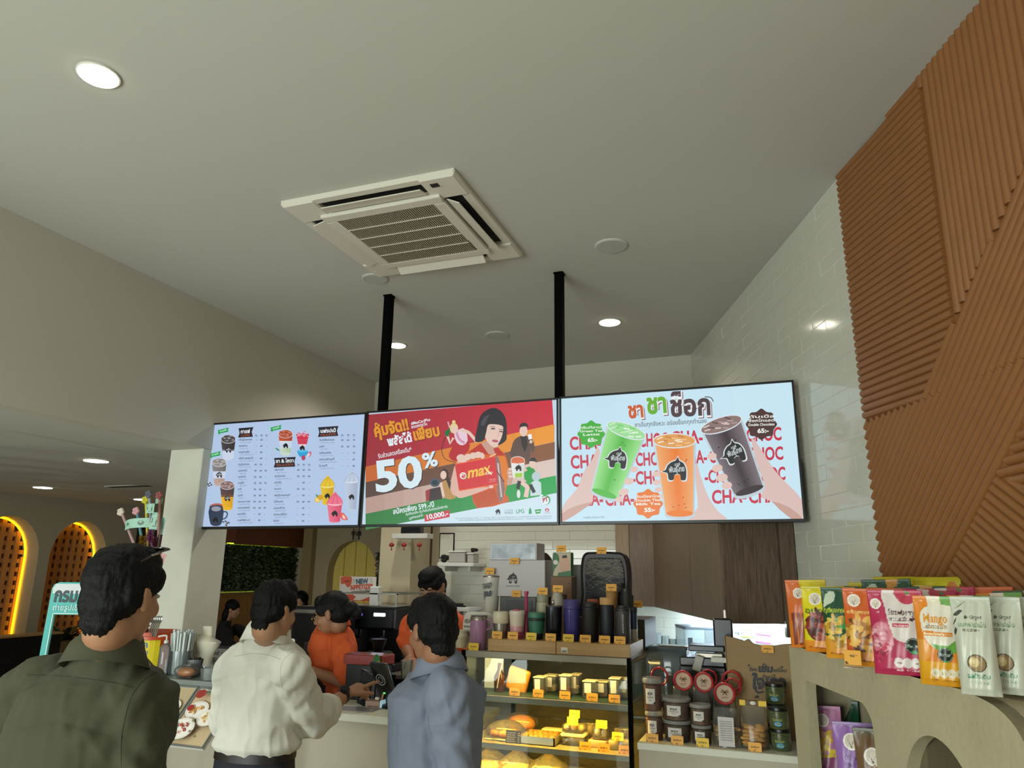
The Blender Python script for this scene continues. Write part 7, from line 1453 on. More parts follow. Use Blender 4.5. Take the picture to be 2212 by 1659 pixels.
for kind, yc, g_ in rows_:
    base_kind = kind
    for k in range(3):
        kind = base_kind; xc = 1.19+k*.085; kind = kind if k == 0 else random.choice([kind, 'yellow', 'green', 'orange']); rz_ = 1 if k == 0 else random.uniform(1.0, 1.13); nm = {'yellow': 'yellow', 'green': 'dark green', 'orange': 'orange', 'straw': 'magenta strawberry', 'mango': 'orange mango'}[kind]
        pouch(kind, at_cf(xc, yc+random.uniform(-.02, .02)), random.uniform(24, 44), '%s pouch, %s in the row behind the front %s pouch' % (nm, ordn[k], base_kind.replace('straw', 'strawberry')), -4, random.uniform(-4, 4), g_, rz_)
for i, (kind, xc, yc, lab) in enumerate((('tall', 1.43, 2.80, 'tall yellow pouch standing highest against the tiled wall, far left'), ('tall', 1.43, 2.66, 'tall yellow pouch against the wall, second from the far end'), ('tall', 1.43, 2.52, 'tall yellow pouch against the wall just left of the reeded panel edge'), ('orange', 1.42, 2.06, 'orange pouch top showing above the mango pouch'), ('green', 1.40, 1.88, 'green pouch top showing above the white pouches'), ('orange', 1.42, 1.74, 'orange pouch top showing at the right edge, rear'), ('mango', 1.30, 1.76, 'mango pouch behind the white pouches'), ('straw', 1.33, 1.62, 'magenta pouch behind the rightmost white pouch'), ('yellow', 1.43, 2.22, 'yellow pouch top above the strawberry pouch'))):
    pouch(kind, at_cf(xc, yc), random.uniform(35, 70), lab, -3, random.uniform(-2, 2))
P = onshelf(1872, 1442)-W(.035, 0, 0); t = thing('price_tag', 'yellow price card in a clear holder between the orange and strawberry pouches', 'price tag', (P.x, P.y, ZS+.0005), YAW-.5); MB(Matrix.Rotation(-.25, 4, 'X')).box(-.022, .022, -.024, -.021, .002, .042, b=.0008).build('card', TAGC['o'], t); MB().box(-.025, .025, -.03, .0, 0, .002).build('holder', CLP, t)
a = Art(lambda u, v, h: Matrix.Rotation(-.25, 4, 'X') @ Vector((u, -.0243-h, v)), eps=.0002); a.text('49.-', (-.008, .03), (.012, .03), .01, '#4a3512', .02); a.poly([(-.02, .004), (-.012, .004), (-.015, .010), (-.02, .012)], '#4a2e12'); a.done('print', PRINT, t)
# pouches in the left opening
for kind, xc, px, fc, lab in (('pink', 1.12, 1784, 25, 'pink pouch at the left in the opening of the stone shelf'), ('green', 1.20, 1818, 30, 'dark green pouch between the pink and the purple one in the opening'), ('purple', 1.10, 1853, 30, 'purple pouch in the middle of the opening'), ('brown', 1.12, 1898, 30, 'brown pouch at the right side of the opening'), ('pink', 1.28, 1832, 20, 'pink pouch behind the purple one in the opening'), ('green', 1.36, 1870, 25, 'dark green pouch deep in the opening')):
    P = atR(px, 1620, xc); P.z = 1.0355; pouch(kind, P, fc, lab, -3, random.uniform(-3, 3), 'pouches in the shelf opening', 1.05)
# ================================================================ people
def remesh(mb, voxel, name, m, parent, smooth_it=2, disp=None, label=None):
    me = bpy.data.meshes.new(name); me.from_pydata(mb.v, [], mb.f); bm = bmesh.new(); bm.from_mesh(me)
    bmesh.ops.triangulate(bm, faces=bm.faces[:]); 
    bmesh.ops.recalc_face_normals(bm, faces=bm.faces[:]); bm.to_mesh(me); bm.free()
    o = bpy.data.objects.new(name, me); COL.objects.link(o); md = o.modifiers.new('r', 'REMESH'); md.mode = 'VOXEL'; md.voxel_size = voxel
    if smooth_it: s2 = o.modifiers.new('s', 'SMOOTH'); s2.factor = .5; s2.iterations = smooth_it
    bpy.context.view_layer.update(); dg = bpy.context.evaluated_depsgraph_get(); me2 = bpy.data.meshes.new_from_object(o.evaluated_get(dg)); bpy.data.objects.remove(o); bpy.data.meshes.remove(me)
    me2.name = name
    if disp:
        me2.update(); nv = [v.normal.copy() for v in me2.vertices]
        for v, n in zip(me2.vertices, nv): v.co += n*disp(v.co, n)
    me2.materials.clear(); me2.materials.append(m); me2.polygons.foreach_set('use_smooth', [True]*len(me2.polygons)); me2.update()
    return link(me2, name, parent, label=label)
def chain(mb, pts, rads, seg=12):
    P = [Vector(p) for p in pts]
    for i in range(len(P)): mb.ball(P[i], rads[i], seg, 8)
    for i in range(len(P)-1): mb.tube([P[i], P[i+1]], [rads[i], rads[i+1]], seg)
def loft(mb, rings, yaw, seg=22, sq=2.4):
    """rings: (centre, half width, half depth); super-ellipse sections"""
    vs = []; ca, sa = cos(yaw), sin(yaw)
    for c, a_, b_ in rings:
        for k in range(seg):
            t = 2*pi*k/seg; x = a_*abs(cos(t))**(2/sq)*(1 if cos(t) > 0 else -1); y = b_*abs(sin(t))**(2/sq)*(1 if sin(t) > 0 else -1)
            vs.append((c[0]+x*ca-y*sa, c[1]+x*sa+y*ca, c[2]))
    n = len(rings); mb.add(vs, [(i*seg+k, i*seg+(k+1) % seg, (i+1)*seg+(k+1) % seg, (i+1)*seg+k) for i in range(n-1) for k in range(seg)]+[tuple(range(seg-1, -1, -1)), tuple((n-1)*seg+k for k in range(seg))])
SKIN = {k: mat('skin_'+k, c, .5, bump=.03, bs=120, var=.05, vs=14, spec=.35) for k, c in (('a', '#9a7053'), ('b', '#a87c5e'), ('c', '#8f6449'))}
HAIR = mat('black_hair', '#060504', .55, bump=.35, bs=110, stretch=(5, 5, .5), spec=.18)
def head_parts(mb, M, fem=False):
    b = lambda c, r: (mb.__setattr__('M', M), mb.ball(c, r, 20, 14), mb.__setattr__('M', Matrix.Identity(4)))
    b((0, -.014, .032), (.074, .093, .088)); b((0, .028, -.018), (.063, .063, .088)); b((0, .034, -.064), (.050, .050, .044)); b((0, .064, -.100), (.022, .022, .015))
    for s_ in (-1, 1): b((s_*.034, .060, -.028), (.026, .024, .028)); b((s_*.076, -.004, -.008), (.010, .019, .031)); b((s_*.083, -.012, .010), (.006, .013, .016)); b((s_*.011, .100, -.034), (.008, .010, .007)); b((s_*.03, .079, .030), (.020, .012, .008))
    mb.M = M; mb.tube([(0, .086, .014), (0, .100, -.010), (0, .110, -.030)], [.008, .010, .012], 10); mb.ball((0, .108, -.030), (.011, .010, .009), 12, 8)
    mb.ball((0, .088, -.058), (.021, .012, .006), 12, 8); mb.ball((0, .086, -.070), (.018, .012, .007), 12, 8); mb.M = Matrix.Identity(4)
def eyes(M, parent, glasses=None):
    for s_ in (-1, 1):
        m = MB(M); m.ball((s_*.030, .080, .006), (.0125, .009, .0065), 12, 8); m.build('eye', mat('eye_white', '#a39a90', .3), parent, smooth=True)
        m = MB(M); m.ball((s_*.030, .0865, .006), (.0052, .004, .0052), 10, 8); m.build('iris', mat('iris_dark', '#140c08', .2), parent, smooth=True)
        m = MB(M); m.tube([(s_*.014, .092, .026), (s_*.030, .091, .031), (s_*.047, .080, .027)], [.002, .0034, .0015], 6); m.build('eyebrow', HAIR, parent, smooth=True)
    m = MB(M); m.ball((0, .0965, -.058), (.019, .005, .0045), 12, 8).ball((0, .095, -.069), (.016, .005, .005), 12, 8); m.build('lips', mat('lips', '#7a4238', .45), parent, smooth=True)
    if glasses:
        m = MB(M); gm = mat('glasses_'+glasses, glasses, .25, metal=1.)
        for s_ in (-1, 1): m.tube([(s_*.032+.023*cos(2*pi*k/18), .104-.10*abs(s_*.032+.023*cos(2*pi*k/18))*.3, .0+.019*sin(2*pi*k/18)) for k in range(18)], .0011, 6, closed=True); m.tube([(s_*.055, .098, .004), (s_*.078, .06, .006), (s_*.085, .0, .004)], .0012, 6)
        m.tube([(-.01, .106, .003), (0, .108, .006), (.01, .106, .003)], .0011, 6); m.build('glasses', gm, parent, smooth=True)
def hair_short(M, parent, quiff=.0, seed=0, long=0.):
    mb = MB(M); mb.ball((0, -.016, .042), (.081, .100, .093), 24, 16); mb.ball((0, -.046, -.010), (.070, .064, .066), 18, 12); mb.ball((0, -.058, -.064), (.052, .040, .040), 16, 10)
    for s_ in (-1, 1): mb.ball((s_*.060, .016, .044), (.020, .050, .044), 14, 10); mb.ball((s_*.070, -.035, .005), (.014, .032, .040), 12, 8)
    mb.ball((0, .036, .090), (.060, .052, .038+quiff), 16, 10)
    d_ = lambda co, n: .0045*noise.noise(co*30+Vector((seed, 0, 0)))+.0055*abs(noise.noise(Vector((co.x*90, co.y*90, co.z*13+seed))))+.002*noise.noise(co*140)
    return remesh(mb, .0045, 'hair', HAIR, parent, 9, d_)
def hand(mb, wr, d, n, side, curls, sc=1.):
    """wr wrist, d pointing direction, n back-of-hand normal, side +1 right / -1 left; curls: (base bend, joint bend) per finger, thumb first"""
    d = Vector(d).normalized(); n = (Vector(n)-d*Vector(n).dot(d)).normalized(); t = n.cross(d).normalized()*-side    # towards the thumb
    wr = Vector(wr); c = wr+d*.048*sc
    mb.tube([wr-d*.01, wr+d*.02*sc, c, wr+d*.085*sc], [.026*sc, .030*sc, .036*sc, .034*sc], 12, flat=.5)
    for k in range(4): mb.ball(wr+d*.083*sc+t*(.027-k*.018)*sc, (.0105*sc,)*3, 10, 8); mb.tube([wr+d*.02*sc+t*(.014-k*.010)*sc, wr+d*.083*sc+t*(.027-k*.018)*sc], .0105*sc, 8)
    L_ = [.078, .086, .080, .062]
    for k in range(4):
        cb, cj = curls[k+1]; base = wr+d*.083*sc+t*(.027-k*.018)*sc; pts = [base]; dr = d.copy(); ang_ = cb
        for j, f in enumerate((.46, .30, .24)):
            a_ = ang_; dr = (d*cos(a_)-n*sin(a_)); pts.append(pts[-1]+dr*L_[k]*f*sc); ang_ += cj
        chain(mb, pts, [.0095*sc, .0088*sc, .008*sc, .0068*sc], 10)
    cb, cj = curls[0]; b0 = wr+d*.022*sc+t*.022*sc; dt = (d*.72+t*.62-n*.30*cb).normalized(); p1 = b0+dt*.040*sc; d2 = (d*.9+t*.25-n*.5*cj).normalized(); p2 = p1+d2*.030*sc; p3 = p2+(d2-t*.25).normalized()*.024*sc
    chain(mb, [b0, p1, p2, p3], [.014*sc, .0115*sc, .010*sc, .0085*sc], 10)
RELAX = [(.6, .6), (.25, .45), (.35, .5), (.45, .55), (.5, .6)]
def person(name, label, loc, H_=1.70, yaw=0., lean=Vector((0, 0, 0)), head=None, hyaw=0., hpitch=0., hroll=0., arms=None, skin='a', shirt=None, trousers='#15171f', sit=None, voxel=.0065, fold=1., sleeve='long', fem=False, hs=1., bulk=1., tuck=False, hands=None, seedv=0, legs=True):
    s = H_/1.72; t = thing(name, label, 'person', (loc.x, loc.y, 0)); O = Vector((loc.x, loc.y, 0)); R = Matrix.Rotation(yaw, 3, 'Z'); L = lambda x, y, z: R @ Vector((x*s, y*s, 0)) + Vector((0, 0, z*s)) + lean*max(0, (z-.9))/.6
    dz = (sit or 0.)
    J = lambda x, y, z: L(x, y, z)-Vector((0, 0, dz))
    Hc = (head-O) if head is not None else J(0, .03, 1.60); nk = J(0, -.01, 1.47)
    MH = Matrix.Translation(Hc) @ Matrix.Rotation(hyaw, 4, 'Z') @ Matrix.Rotation(hpitch, 4, 'X') @ Matrix.Rotation(hroll, 4, 'Y') @ Matrix.Scale(hs*s, 4)
    body = MB(); b_ = bulk
    rings = [(.80, .150, .105), (.90, .160, .110), (1.04, .138*b_, .098*b_), (1.18, .152*b_, .108*b_), (1.30, .165*b_, .112*b_), (1.39, .160, .095), (1.44, .105, .075), (1.49, .058, .058)]
    loft(body, [(J(0, 0, z), a_*s, q*s) for z, a_, q in rings], yaw)
    hb = MH @ Vector((0, -.030, -.075)); chain(body, [nk-Vector((0, 0, .03)), nk.lerp(hb, .5), hb], [.062*s, .056*s, .056*s], 16)
    head_parts(body, MH, fem)
    sleeves = []
    for side, A_ in (arms or {}).items():
        S_, E_, Wr = [Vector(p)-O for p in A_[:3]]; body_r = [.050*s, .044*s, .039*s, .037*s, .027*s]
        chain(body, [S_, S_.lerp(E_, .5), E_, E_.lerp(Wr, .35), Wr], body_r, 14); hd = hands.get(side) if hands and side in hands else None
        dd = (Wr-E_).normalized(); nn = hd[1] if hd else (R @ Vector((0, -1, .3)) if abs(dd.z) > .7 else Vector((0, 0, 1)))
        hand(body, Wr, hd[0] if hd else dd, nn, 1 if side == 'r' else -1, hd[2] if hd else RELAX, s); sleeves.append((side, S_, E_, Wr))
    if legs:
        for sx in (-1, 1):
            if sit: chain(body, [J(sx*.09, .02, .88), J(sx*.10, .42, .90), J(sx*.10, .44, .48+dz), J(sx*.10, .46, .10+dz)], [.08*s, .06*s, .05*s, .038*s])
            else: chain(body, [J(sx*.085, 0, .86), J(sx*.09, .01, .48), J(sx*.095, -.01, .10)], [.080*s, .056*s, .038*s])
    remesh(body, voxel, 'body', SKIN[skin], t, 2)
    # shirt
    sh = MB(); e = .020
    z0 = (tuck or .80)
    rr = [(z0, .150 if tuck else .183, .108 if tuck else .118), (z0+.025, .172 if tuck else .178, .125), (max(1.08, z0+.07), .172*b_ if tuck else .166*b_, .124*b_), (1.20, .172*b_, .128*b_), (1.31, .182*b_, .130*b_), (1.39, .178, .112), (1.435, .118, .090), (1.46, .080, .078)]
    cn = nk.lerp(hb, .42); t['_c'] = cn; chain(sh, [J(0, 0, 1.40), nk.lerp(hb, .12), nk.lerp(hb, .34)], [.088*s, .084*s, .071*s], 18)
    loft(sh, [(J(0, 0, z), a_*s, q*s) for z, a_, q in rr], yaw)
    for side, S_, E_, Wr in sleeves:
        top = S_.lerp(nk, .30)
        if sleeve == 'long' : en = E_.lerp(Wr, .62); chain(sh, [top, S_, S_.lerp(E_, .5), E_, en], [.068*s, .073*s, .066*s, .060*s, .050*s], 16)
        elif sleeve == 'rolled': en = E_.lerp(Wr, .45); chain(sh, [top, S_, S_.lerp(E_, .5), E_, en], [.068*s, .074*s, .068*s, .064*s, .058*s], 16)
        else: chain(sh, [top, S_, S_.lerp(E_, .72)], [.068*s, .072*s, .068*s], 16)
    elb = [q[2] for q in sleeves]; shl = [q[1] for q in sleeves]
    def wr_(co, n):
        p = co*1.; w = 0.
        rg = lambda v: 1-2*abs(noise.noise(v))
        w += .0075*noise.noise(Vector((p.x*8+seedv, p.y*8, p.z*2.6)))+.0050*rg(Vector((p.x*13+p.z*5, p.y*13+seedv, p.z*4-p.x*3)))**3+.0020*rg(Vector((p.x*30, p.y*30, p.z*12+seedv)))
        for q in elb: k = max(0, 1-(p-q).length/.17); w += .0085*k*sin((p-q).z*80+(p.x+p.y)*35+3*noise.noise(p*9))
        for q in shl: k = max(0, 1-(p-q).length/.18); w += .0060*k*sin((p.x-q.x+p.y-q.y)*62-(p.z-q.z)*55+3*noise.noise(p*8))
        zz = (p.z+dz)/s; zq = z0+.10 if tuck else 1.0; k = max(0, 1-abs(zz-zq)/.13); w += .011*k*noise.noise(Vector((p.x*15, p.y*15, p.z*15)))*1.3
        seam = abs(zz-(1.345-.25*abs((R.transposed() @ p).x))) if (R.transposed() @ p).y < 0 else 1
        if seam < .006: w -= .0022
        return w*fold
    so = remesh(sh, voxel*1.15, 'shirt', shirt, t, 2, wr_)
    for side, S_, E_, Wr in sleeves:
        if sleeve in ('long', 'rolled'):
            f0 = .62 if sleeve == 'long' else .43; c0 = E_.lerp(Wr, f0-.04); c1 = E_.lerp(Wr, f0+.10); r0 = (.051 if sleeve == 'long' else .060)*s; m = MB(); m.tube([c0, c0.lerp(c1, .08), c0.lerp(c1, .92), c1, c1-(c1-c0)*.15], [r0*.9, r0*1.06, r0*1.0, r0*.95, r0*.7], 20); m.build('cuff', shirt, t, smooth=True, ang=60)
    # trousers and shoes
    if legs:
        tr = MB(); tm = mat('trousers_'+trousers, trousers, .75, bump=.05, bs=200)
        loft(tr, [(J(0, 0, z), a_*s, q*s) for z, a_, q in ((.78, .158, .125), (.86, .168, .128), (.94, .158, .118), ((tuck or .96)+.012, .152, .110))], yaw)
        for sx in (-1, 1):
            if sit: chain(tr, [J(sx*.09, .02, .86), J(sx*.10, .42, .90), J(sx*.10, .45, .48+dz), J(sx*.10, .46, .12+dz)], [.10*s, .080*s, .065*s, .06*s])
            else: chain(tr, [J(sx*.082, 0, .84), J(sx*.09, .01, .48), J(sx*.095, -.01, .09)], [.098*s, .080*s, .066*s])
        remesh(tr, .011, 'trousers', tm, t, 2, lambda co, n: .004*noise.noise(co*14))
        for sx in (-1, 1):
            c = J(sx*.10, .05 if not sit else .50, .04+dz); m = MB(); m.ball((c.x, c.y, .045), (.05*s, .05*s, .045), 14, 8); q = c+R @ Vector((0, .09*s, 0)); m.ball((q.x, q.y, .035), (.045*s, .06*s, .034), 14, 8); m.tube([(c.x, c.y, .03), (q.x, q.y, .03)], .045*s, 12, flat=.6); m.build('shoe', mat('shoe_black', '#0d0c0c', .4), t, smooth=True)
    return t, MH, J, R
def collar(t, J, R, m, s=1., r0=.069, hgt=.034, drop=.030, open_=.45, drop2=-.004):
    """a turned-down shirt collar, open at the front"""
    n = 30; vs = []; rows_ = [(0., -.014), (.10, hgt*.6), (.35, hgt), (.75, hgt*.70), (1.0, -.012)]; rad = [r0*.98, r0*1.0, r0*1.03, r0*1.17, r0*1.42]; C = Vector(t['_c'])-Vector((0, 0, drop2))
    for k in range(n+1):
        a_ = pi/2+open_/2+(2*pi-open_)*k/n; fr_ = .5*(1+sin(a_)); d_ = R @ Vector((cos(a_), sin(a_)*1.04, 0))
        for (q, z), rr in zip(rows_, rad): c = C+d_*rr*s; vs.append((c.x, c.y, c.z+z*s-fr_*drop*(1+q*.7)-(.010 if q == 1 else 0)*(.5+.5*fr_)))
    w = len(rows_); fs = [(k*w+i, (k+1)*w+i, (k+1)*w+i+1, k*w+i+1) for k in range(n) for i in range(w-1)]
    o = MB().add(vs, fs).build('collar', m, t, smooth=True, ang=80); md = o.modifiers.new('t', 'SOLIDIFY'); md.thickness = .003; md.offset = 0; return o
# ---------------- man in olive, nearest, at the lower left
OLIVE = mat('olive_cotton', '#3b3b26', .85, bump=.25, bs=520, var=.05, vs=5)
S1 = 1.80; hc = atS(266, 1290, S1); th = radians(24); base = atS(172, 1500, S1); Lx = Vector((base.x, base.y, 0))
sR, sL = atS(282, 1512, 1.79), atS(50, 1500, 1.90)
p1, MH, J, R = person('person', 'nearest man, in an olive green shirt with sunglasses on his black hair, from behind', Lx, 1.735, th, Vector((.03, .05, 0)), hc, radians(4), radians(-4), 0, {'r': (sR, atS(296, 1650, 1.74), atS(285, 1790, 1.84)), 'l': (sL, atS(8, 1660, 1.86), atS(40, 1790, 1.92))}, 'a', OLIVE, '#1b1d22', sleeve='rolled', bulk=1.03, hs=.95, seedv=3, fold=.9)
hair_short(MH, p1, .004, 1); eyes(MH, p1); collar(p1, J, R, OLIVE, 1.03, drop2=.008)
m = MB(MH); BKG = mat('sunglasses_black', '#070708', .15, coat=.5)
for s_ in (-1, 1): m.ball((s_*.034, .062, .128), (.030, .020, .006), 16, 8); m.tube([(s_*.066, .052, .126), (s_*.082, .0, .112), (s_*.084, -.055, .085)], [.003, .0028, .0022], 8)
m.tube([(-.012, .072, .131), (.012, .072, .131)], .003, 6); m.build('sunglasses', BKG, p1, smooth=True); m = MB(MH); m.tube([(.083, .005, .112), (.0845, -.02, .104)], .0031, 6); m.build('silver_trim', ST, p1)
from mathutils.bvhtree import BVHTree
def seam(person_, pts, m, r=.0008, name='seam'):
    """a stitched seam laid on the surface of the shirt"""
    so = [c for c in bpy.data.objects if c.parent == person_ and c.name.startswith('shirt')][0]; me = so.data
    tr_ = BVHTree.FromPolygons([v.co for v in me.vertices], [tuple(p.vertices) for p in me.polygons]); path = []
    for px, py in spline(pts, 6, False):
        d = ray(px, py).normalized(); h_, n_, i_, q_ = tr_.ray_cast(EYE-person_.location, d)
        if h_ is not None: path.append(h_+n_*r*.3)
    if len(path) > 3: MB().tube(path, r, 5).build(name, m, person_, smooth=True)
SEAMO = mat('olive_seam', '#28291b', .9); SEAMW = mat('white_seam', '#a3a292', .9)
seam(p1, [(56, 1457), (149, 1462), (242, 1474), (288, 1486)], SEAMO); seam(p1, [(338, 1452), (306, 1474), (282, 1510), (268, 1562), (262, 1600), (262, 1655)], SEAMO)
# ---------------- man in the white shirt, pointing at the counter
WSH = mat('white_cotton', '#dcdace', .8, bump=.12, bs=420, var=.02, vs=5)
S2 = 2.78; hc = atS(594, 1320, S2); base = atS(562, 1500, S2+.02); Lx = Vector((base.x, base.y, 0))
sR, sL = atS(634, 1452, 2.70), atS(503, 1446, 2.90); eR = atS(672, 1560, 2.82); wR = atS(746, 1500, 3.05)
fd = (atS(800, 1470, 3.16)-wR).normalized()
p2, MH, J, R = person('person', 'man in a white shirt and dark trousers pointing across the counter, watch on his wrist', Lx, 1.685, radians(4), Vector((0, .02, 0)), hc, radians(-12), radians(-6), 0, {'r': (sR, eR, wR), 'l': (sL, atS(488, 1560, 3.0), atS(500, 1500, 3.25))}, 'b', WSH, '#151a26', sleeve='rolled', tuck=1.055, bulk=.92, hs=.88, seedv=9, hands={'r': (fd, Vector((0, -.1, 1)), [(.8, .8), (.05, .12), (.7, .9), (.9, 1.0), (1.0, 1.0)])}, voxel=.0055)
hair_short(MH, p2, .010, 5); eyes(MH, p2); collar(p2, J, R, WSH, .98)
m = MB(); zb = [(J(0, 0, z), a_*.98, q*.98) for z, a_, q in ((1.035, .158, .116), (1.072, .157, .115))]; loft(m, zb, radians(4)); m.build('belt', mat('brown_leather', '#1e1512', .45), p2, smooth=True, ang=50)
O2 = p2.location; wv_ = (wR-eR).normalized(); c0 = eR.lerp(wR, .92)-O2; m = MB(); m.tube([c0-wv_*.009, c0+wv_*.009], .0305, 18).build('watch_strap', mat('watch_black', '#0c0c0e', .4), p2, smooth=True, ang=50)
wn = (Vector((0, 0, 1))-wv_*wv_.z).normalized(); wn = (wn*.6+(EYE-wR).normalized()*.7).normalized(); wn = (wn-wv_*wn.dot(wv_)).normalized(); m = MB(); m.tube([c0+wn*.026, c0+wn*.038], .021, 20).build('watch_case', mat('watch_black'), p2, smooth=True, ang=50); m = MB(); m.tube([c0+wn*.038, c0+wn*.0395], .017, 20).build('watch_face', mat('watch_glass', '#17181c', .08), p2)
seam(p2, [(508, 1418), (540, 1412), (575, 1414), (606, 1424)], SEAMW, .0007); seam(p2, [(634, 1408), (614, 1424), (606, 1450), (610, 1485)], SEAMW, .0007)
# ---------------- man in the blue-grey shirt
BSH = mat('bluegrey_cotton', '#6f7686', .8, bump=.15, bs=450, var=.03, vs=5)
S3 = 2.38; hc = atS(934, 1362, S3); th3 = radians(58); base = atS(944, 1500, S3); Lx = Vector((base.x, base.y, 0))
p3, MH, J, R = person('person', 'man in a blue-grey shirt before the left end of the glass case', Lx, 1.62, th3, Vector((0, .01, 0)), hc, radians(62), radians(-8), 0, {'r': (atS(912, 1490, 2.50), atS(896, 1640, 2.50), atS(886, 1700, 2.62)), 'l': (atS(970, 1496, 2.26), atS(982, 1650, 2.22), atS(930, 1750, 2.3))}, 'c', BSH, '#1b1d22', sleeve='long', bulk=.92, hs=.93, seedv=15)
hair_short(MH, p3, .0, 11); eyes(MH, p3); collar(p3, J, R, BSH, .95)
# ---------------- cashier
ORG = mat('orange_polo', '#b84a14', .8, bump=.15, bs=400, var=.03, vs=6); APR = mat('dark_apron', '#17110f', .85, bump=.05, bs=200)
S4 = 4.55; hc = atS(716, 1326, S4); th4 = radians(96); base = atS(728, 1500, S4); Lx = Vector((base.x, base.y, 0))
p4, MH, J, R = person('person', 'cashier in an orange polo and dark apron with gold glasses, in profile behind the counter', Lx, 1.62, th4, Vector((-.06, -.02, 0)), hc, radians(104), radians(-16), 0, {'r': (atS(705, 1412, 4.73), atS(700, 1490, 4.75), atS(655, 1460, 4.62)), 'l': (atS(742, 1412, 4.41), atS(748, 1476, 4.36), atS(672, 1448, 4.34))}, 'c', ORG, '#141414', sleeve='short', bulk=1.08, seedv=21, hs=1.10)
h = MB(MH); h.ball((0, -.022, .042), (.084, .100, .090), 22, 14); h.ball((0, -.05, -.01), (.076, .07, .07), 18, 12); h.ball((0, -.125, -.005), (.046, .046, .046), 16, 12); h.ball((0, -.150, -.035), (.03, .035, .04), 12, 8); h.ball((0, .045, .085), (.066, .042, .040), 16, 10)
for s_ in (-1, 1): h.ball((s_*.068, .030, .035), (.016, .040, .040), 12, 8)
remesh(h, .006, 'hair', HAIR, p4, 1, lambda co, n: .004*noise.noise(co*40)); eyes(MH, p4, glasses='#b8924a'); collar(p4, J, R, ORG, .95)
m = MB(); loft(m, [(J(0, .045, z), a_, q) for z, a_, q in ((.80, .19, .14), (1.05, .185, .145), (1.24, .165, .15), (1.33, .13, .135))], th4); m.build('apron', APR, p4, smooth=True, ang=70); m = MB()
for s_ in (-1, 1): m.tube([J(s_*.06, .13, 1.27), J(s_*.085, .09, 1.40), J(s_*.075, .0, 1.455), J(s_*.03, -.06, 1.47)], .016, 8, flat=.3)
m.build('apron_strap', APR, p4, smooth=True)
# ---------------- second worker behind the blue-grey shirt
S5 = 4.85; hc = atS(935, 1268, S5); base = atS(938, 1450, S5); Lx = Vector((base.x, base.y, 0))
p5, MH, J, R = person('person', 'worker in orange with black hair, mostly hidden behind the man in blue-grey', Lx, 1.70, radians(170), Vector((0, 0, 0)), hc, radians(175), radians(-30), 0, {'r': (atS(888, 1350, 4.8), atS(878, 1400, 4.7), atS(886, 1420, 4.5)), 'l': (atS(988, 1350, 4.8), atS(998, 1410, 4.75), atS(960, 1440, 4.6))}, 'c', ORG, '#141414', sleeve='short', voxel=.009, seedv=30)
hair_short(MH, p5, .0, 14); m = MB(MH); m.ball((0, .02, .10), (.07, .07, .045), 14, 10).build('fringe', HAIR, p5, smooth=True); eyes(MH, p5)
# ---------------- seated customers far behind
S6 = 9.6; hc = atS(503, 1316, S6); Lx = Vector((hc.x-.1, hc.y, 0)); DK = mat('black_knit', '#0d0b0c', .9)
p6, MH, J, R = person('person', 'seated customer in black far back below the planted wall', Lx, 1.62, radians(-60), Vector((0, 0, 0)), hc, radians(-70), radians(-14), 0, {'r': (hc+Vector((.05, -.2, -.28)), hc+Vector((.22, -.15, -.5)), hc+Vector((.42, .0, -.42))), 'l': (hc+Vector((.0, .2, -.28)), hc+Vector((.2, .25, -.5)), hc+Vector((.4, .15, -.42)))}, 'b', DK, '#111114', sit=.42, voxel=.014, seedv=41)
h = MB(MH); h.ball((0, -.02, .04), (.09, .105, .095), 18, 12); h.ball((0, -.06, -.08), (.08, .06, .12), 16, 10); remesh(h, .009, 'hair', HAIR, p6, 1)
S7 = 8.2; hc = atS(648, 1300, S7); Lx = Vector((hc.x, hc.y, 0))
p7, MH, J, R = person('person', 'seated customer with long dark hair half hidden behind the white-shirted man\'s face', Lx, 1.60, radians(180), Vector((0, 0, 0)), hc, radians(190), 0, 0, {'r': (hc+Vector((-.2, 0, -.28)), hc+Vector((-.22, -.1, -.5)), hc+Vector((-.1, -.3, -.5))), 'l': (hc+Vector((.2, 0, -.28)), hc+Vector((.22, -.1, -.5)), hc+Vector((.1, -.3, -.5)))}, 'b', mat('beige_top', '#8a7a68', .9), '#111114', sit=.42, voxel=.014, seedv=44)
h = MB(MH); h.ball((0, -.02, .04), (.09, .105, .095), 18, 12)
for s_ in (-1, 1): h.ball((s_*.07, -.01, -.10), (.03, .05, .15), 12, 10)
remesh(h, .009, 'hair', HAIR, p7, 1)
S8 = 7.2; hc = atS(832, 1322, S8); Lx = Vector((hc.x, hc.y, 0)); FLO = mat('floral_cloth', '#4a3a2a', .9, grain='#8a7358', vs=34)
p8, MH, J, R = person('person', 'seated customer in a brown patterned top with a teal patch, beside the cream column', Lx, 1.60, radians(40), Vector((0, 0, 0)), hc, radians(60), radians(-25), 0, {'r': (atS(862, 1368, S8-.1), atS(872, 1410, S8-.2), atS(850, 1430, S8-.2)), 'l': (atS(812, 1368, S8+.1), atS(806, 1410, S8), atS(830, 1430, S8))}, 'b', FLO, '#1d3a38', sit=.42, voxel=.012, seedv=47)
h = MB(MH); h.ball((0, -.02, .04), (.088, .103, .093), 18, 12); remesh(h, .009, 'hair', HAIR, p8, 1)
m = MB(); m.ball(atS(853, 1372, S8-.2)-p8.location, (.05, .03, .07), 14, 10).build('teal_patch', mat('teal_cloth', '#2f6f7a', .8), p8, smooth=True)
